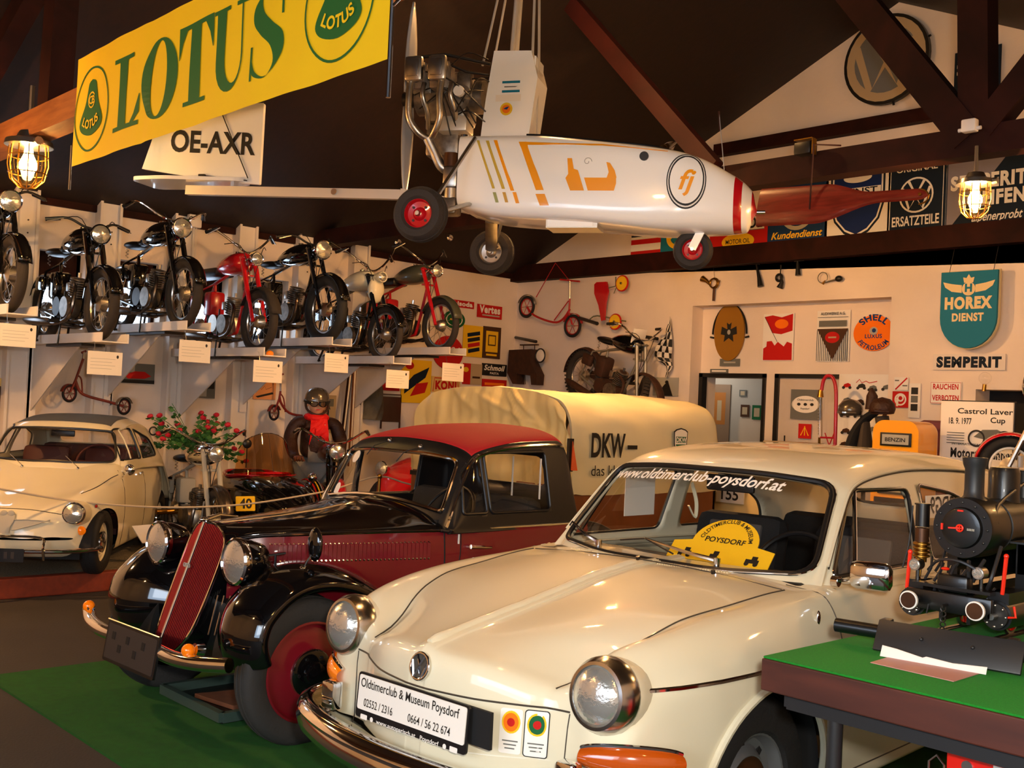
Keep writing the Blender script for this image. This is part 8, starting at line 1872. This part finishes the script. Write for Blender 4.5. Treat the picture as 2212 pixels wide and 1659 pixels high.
    for cond, nm, mm in ((lambda c: not top(c), 'cabin', 'cream'), (top, 'fabric_roof', 'roof_grey')):
        G.f = [f for f in allg if cond(fid[tuple(f)])]; m = MB(mm); G.mesh(m); o = m.build(nm, T0, ang=60); q = o.modifiers.new('s', 'SOLIDIFY'); q.thickness = .015; q.offset = -1
    def ring(ax, out, sign, lift, r, mb, m=None): mb.tube([q for q in [G0.proj(ax, a, b, sign, lift) for a, b in out] if q], r, 6, m, close=True)
    m = MB('black_satin'); ring('x', ws, 1, .002, .010, m)
    for s_ in (1, -1):
        for o in (sw, qw): ring('y', o, s_, .001, .008, m)
    m.build('window_seal', T0)
    m = MB('cream'); m.tube(G0.line('y', [(-.70, .885), (-.76, 1.12)], 1, .004, 3), .007, 6); m.build('quarterlight_bar', T0)
    m = MB('glass'); G0.patch(m, 'x', ws, 1, -.004, 6); m.build('windscreen', T0)
    for s_ in (1, -1):
        for o, nm in ((sw, 'side_window'), (qw, 'quarter_window')): m = MB('glass_dark'); G0.patch(m, 'y', o, s_, -.006, 4); m.build(nm, T0)
    for s_ in (1, -1):
        c = V((.345, s_*.46, .51)); m = MB('chrome'); m.lathe([(.082, -.02), (.088, .03), (.086, .045), (.078, .055), (.070, .05)], c, (1, s_*.05, .1), 32); o = m.build('headlight_rim', T0); m = MB('lens'); m.lathe([(.074, .05), (.05, .064), (0, .072)], c, (1, s_*.05, .1), 28); m.build('headlight_lens', o)
        m = MB('cream'); m.lathe([(.10, -.12), (.088, .02)], c, (1, s_*.05, .1), 28); m.build('headlight_bowl', T0)
        p = S0.proj('x', s_*.50, .375, 1, .0) or V((.33, s_*.5, .375)); m = MB('amber'); m.lathe([(.036, 0), (.034, .012), (.02, .022), (0, .025)], p, (1, s_*.3, 0), 22); m.build('indicator', T0)
    p = S0.proj('y', .13, .55, 1, .004); m = MB('red_lens'); m.sphere(p, .018, n=12, k=8, sc=(1.2, .6, .8)); m.build('side_repeater', T0)
    m = MB('sign_silver'); e = lambda y, z, l=.008: S0.proj('x', y, z, 1, l) or V((.48, y, z))
    for s_ in (1, -1):
        top_ = [(s_*(.05+.25*u), .455+.012*u-.02*u*u) for u in lin_x(0, 1, 10)]; bot_ = [(s_*(.05+.25*u), .385+.075*u**1.3) for u in lin_x(0, 1, 10)]
        m.grid([[e(*a, .012), e(*b, .012)] for a, b in zip(top_, bot_)]); m.tube([e(*a, .014) for a in top_]+[e(*b, .014) for b in bot_[::-1]], .004, 5)
    m.grid([[e(y, z, .02) for y in lin_x(-w_, w_, 4)] for z, w_ in ((.50, .045), (.47, .06), (.44, .055), (.40, .035), (.36, .035))]); m.sphere(e(-.025, .49, .015), .03, n=10, k=6, sc=(.5, 1, 1)); m.sphere(e(.025, .49, .015), .03, n=10, k=6, sc=(.5, 1, 1)); m.build('front_badge', T0)
    m = MB('chrome'); m.tube([(.20, -.62, .235), (.36, -.55, .235), (.47, -.36, .235), (.515, 0, .235), (.47, .36, .235), (.36, .55, .235), (.20, .62, .235)], .034, 12, smooth=5, flat=.55); bo = m.build('bumper', T0)
    m = MB('chrome'); m.tube([(.50, -.30, .17), (.535, -.30, .26), (.50, -.27, .335), (.53, 0, .345), (.50, .27, .335), (.535, .30, .26), (.50, .30, .17)], .010, 8, smooth=5); m.build('bumper_bar', bo)
    m = MB('black_satin'); m.prism(rrect(.34, .10, .008), (.545, .0, .205), (0, 1, 0), (0, 0, 1), .008); [m.box((.554, -.11+.05*k, .205), (.002, .025, .05), 'plate_dark') for k in range(5)]; m.build('number_plate', T0)
    m = MB('chrome')
    m.tube([(-.30, .62, .74), (-.20, .70, .80)], .006, 6); m.sphere((-.18, .715, .825), .052, n=18, k=10, sc=(.45, .9, .9)); m.build('door_mirror', T0)
    m = MB('chrome'); m.tube(S0.line('y', [(-.93, .74), (-1.02, .74)], 1, .02, 3), .009, 6); m.build('door_handle', T0)
    for y in (.25, -.20): m = MB('chrome'); p = S0.proj('z', -.36, y, 1, .0); m.sphere(p+V((0, 0, .01)), .014, n=10, k=6); m.tube([p+V((0, 0, .02)), V((-.47, y-.14, .90))], .003, 5); m.build('wiper', T0)
    m = MB('seat_brown'); m.box((-.58, 0, .80), (.16, 1.0, .07), 'cream2', bev=.02); 
    for y in (-.27, .27): m.box((-1.15, y, .72), (.12, .42, .46), rot=Matrix.Rotation(radians(-10), 3, 'Y'), bev=.05); m.box((-.95, y, .45), (.42, .42, .12), bev=.04)
    m.box((-1.75, 0, .80), (.14, 1.0, .30), bev=.05); m.box2((-2.0, -.55, .25), (-.5, .55, .3)); m.build('seats', T0)
    m = MB('seat_brown'); m.torus((-.80, .27, .84), (-.85, 0, -.5), .17, .010, 30, 7); m.tube([(-.80, .10, .84), (-.80, .44, .84)], .007, 6); m.cyl((-.80, .27, .84), (-.58, .27, .72), .015, 8); m.build('steering_wheel', T0)
    m = MB('black_satin'); m.box((-.72, 0, 1.08), (.02, .2, .055), bev=.015); m.build('rear_view_mirror', T0)
    def hub(m, a, h, r):
        m.lathe([(r, h*.6), (r*.95, h*.4), (r*.75, h*.5), (r*.6, h*.3)], ax=a, n=30, m='cream2'); m.lathe([(r*.6, h*.3), (r*.55, h*.8), (r*.3, h*1.0), (0, h*1.05)], ax=a, n=26, m='chrome')
    for wx in (0, -1.84):
        for s_ in (1, -1): wheel(T0, (wx, s_*.535, .255), .255, .13, .155, s_, 'cream2', hub)
mat('roof_grey', '4c4e50', .7, bump=(200, .2))
car_fiat()
# red motorcycle at the right edge, above the locomotive
rm = motorcycle('red motorcycle with white spoked wheel cut off by the right edge behind the locomotive', (at(2185, 1008, 'y', -1.75).x+1.13, -1.45, at(2185, 1008, 'y', -1.75).z-.225), radians(-165), r=.225, wb=1.18, tank='red_gloss', frame='red_gloss', guard='red_gloss', forkc='alu', bars='cow', group=None, rim='sign_white', tyre='rubber', eng='alu')
pt = thing('display_plinth', 'tall dark wooden plinth under the red motorcycle behind the locomotive', 'plinth', (8.3, -1.6, 0)); MB('dark_wood').box2((-1.2, -.42, 0), (1.0, .42, at(2185, 1008, 'y', -1.75).z-.225)).build('box', pt, smooth=False)
# dressed stand with helmets behind the yellow pump
cx_ = at(1865, 920, 'y', -.75); t = thing('clothes_stand', 'stand with dark leather coat and riding gear between the hand pump and yellow pump', 'stand', (cx_.x, -.75, 0)); o0 = V((cx_.x, -.75, 0)); Q = lambda px, py, y=-.75: at(px, py, 'y', y)-o0
m = MB('black_fabric'); m.tube([Q(1893, 890), Q(1870, 905), Q(1850, 935), Q(1838, 975)], .09, 12, rr=[.05, .07, .09, .10], smooth=3, flat=.6); m.tube([Q(1905, 900), Q(1912, 950), Q(1905, 1000)], .08, 12, 'coat_dark' if mat('coat_dark', '3c3228', .8) else None, flat=.7); m.tube([Q(1870, 910), Q(1868, 1010)], .12, 12, 'coat_dark', rr=[.05, .14], flat=.6); m.build('coat', t)
m = MB('dark_steel'); m.cyl((Q(1868, 1000).x, 0, 0), Q(1870, 900), .02, 8); m.build('pole', t)
m = MB('leather'); m.tube([Q(1883, 838), Q(1884, 855), Q(1882, 885)], .04, 14, rr=[.012, .05, .055]); m.build('peaked_cap', t)
for (px, py, mm, lb) in ((1837, 887, 'helmet_grey', 'silver grey helmet on the clothes stand'), (1906, 884, 'leather', 'brown leather helmet on the clothes stand, right of the silver one')):
    m = MB(mm); p = at(px, py, 'y', -.80); m.lathe([(.10, -.04), (.115, .0), (.105, .05), (.07, .09), (0, .11)], p, (0, -.1, 1), 24); m.tube([p+V((-.09, -.06, -.02)), p+V((0, -.135, -.02)), p+V((.09, -.06, -.02))], .012, 6, smooth=4)
    tag(m.build('helmet'), lb, 'helmet')
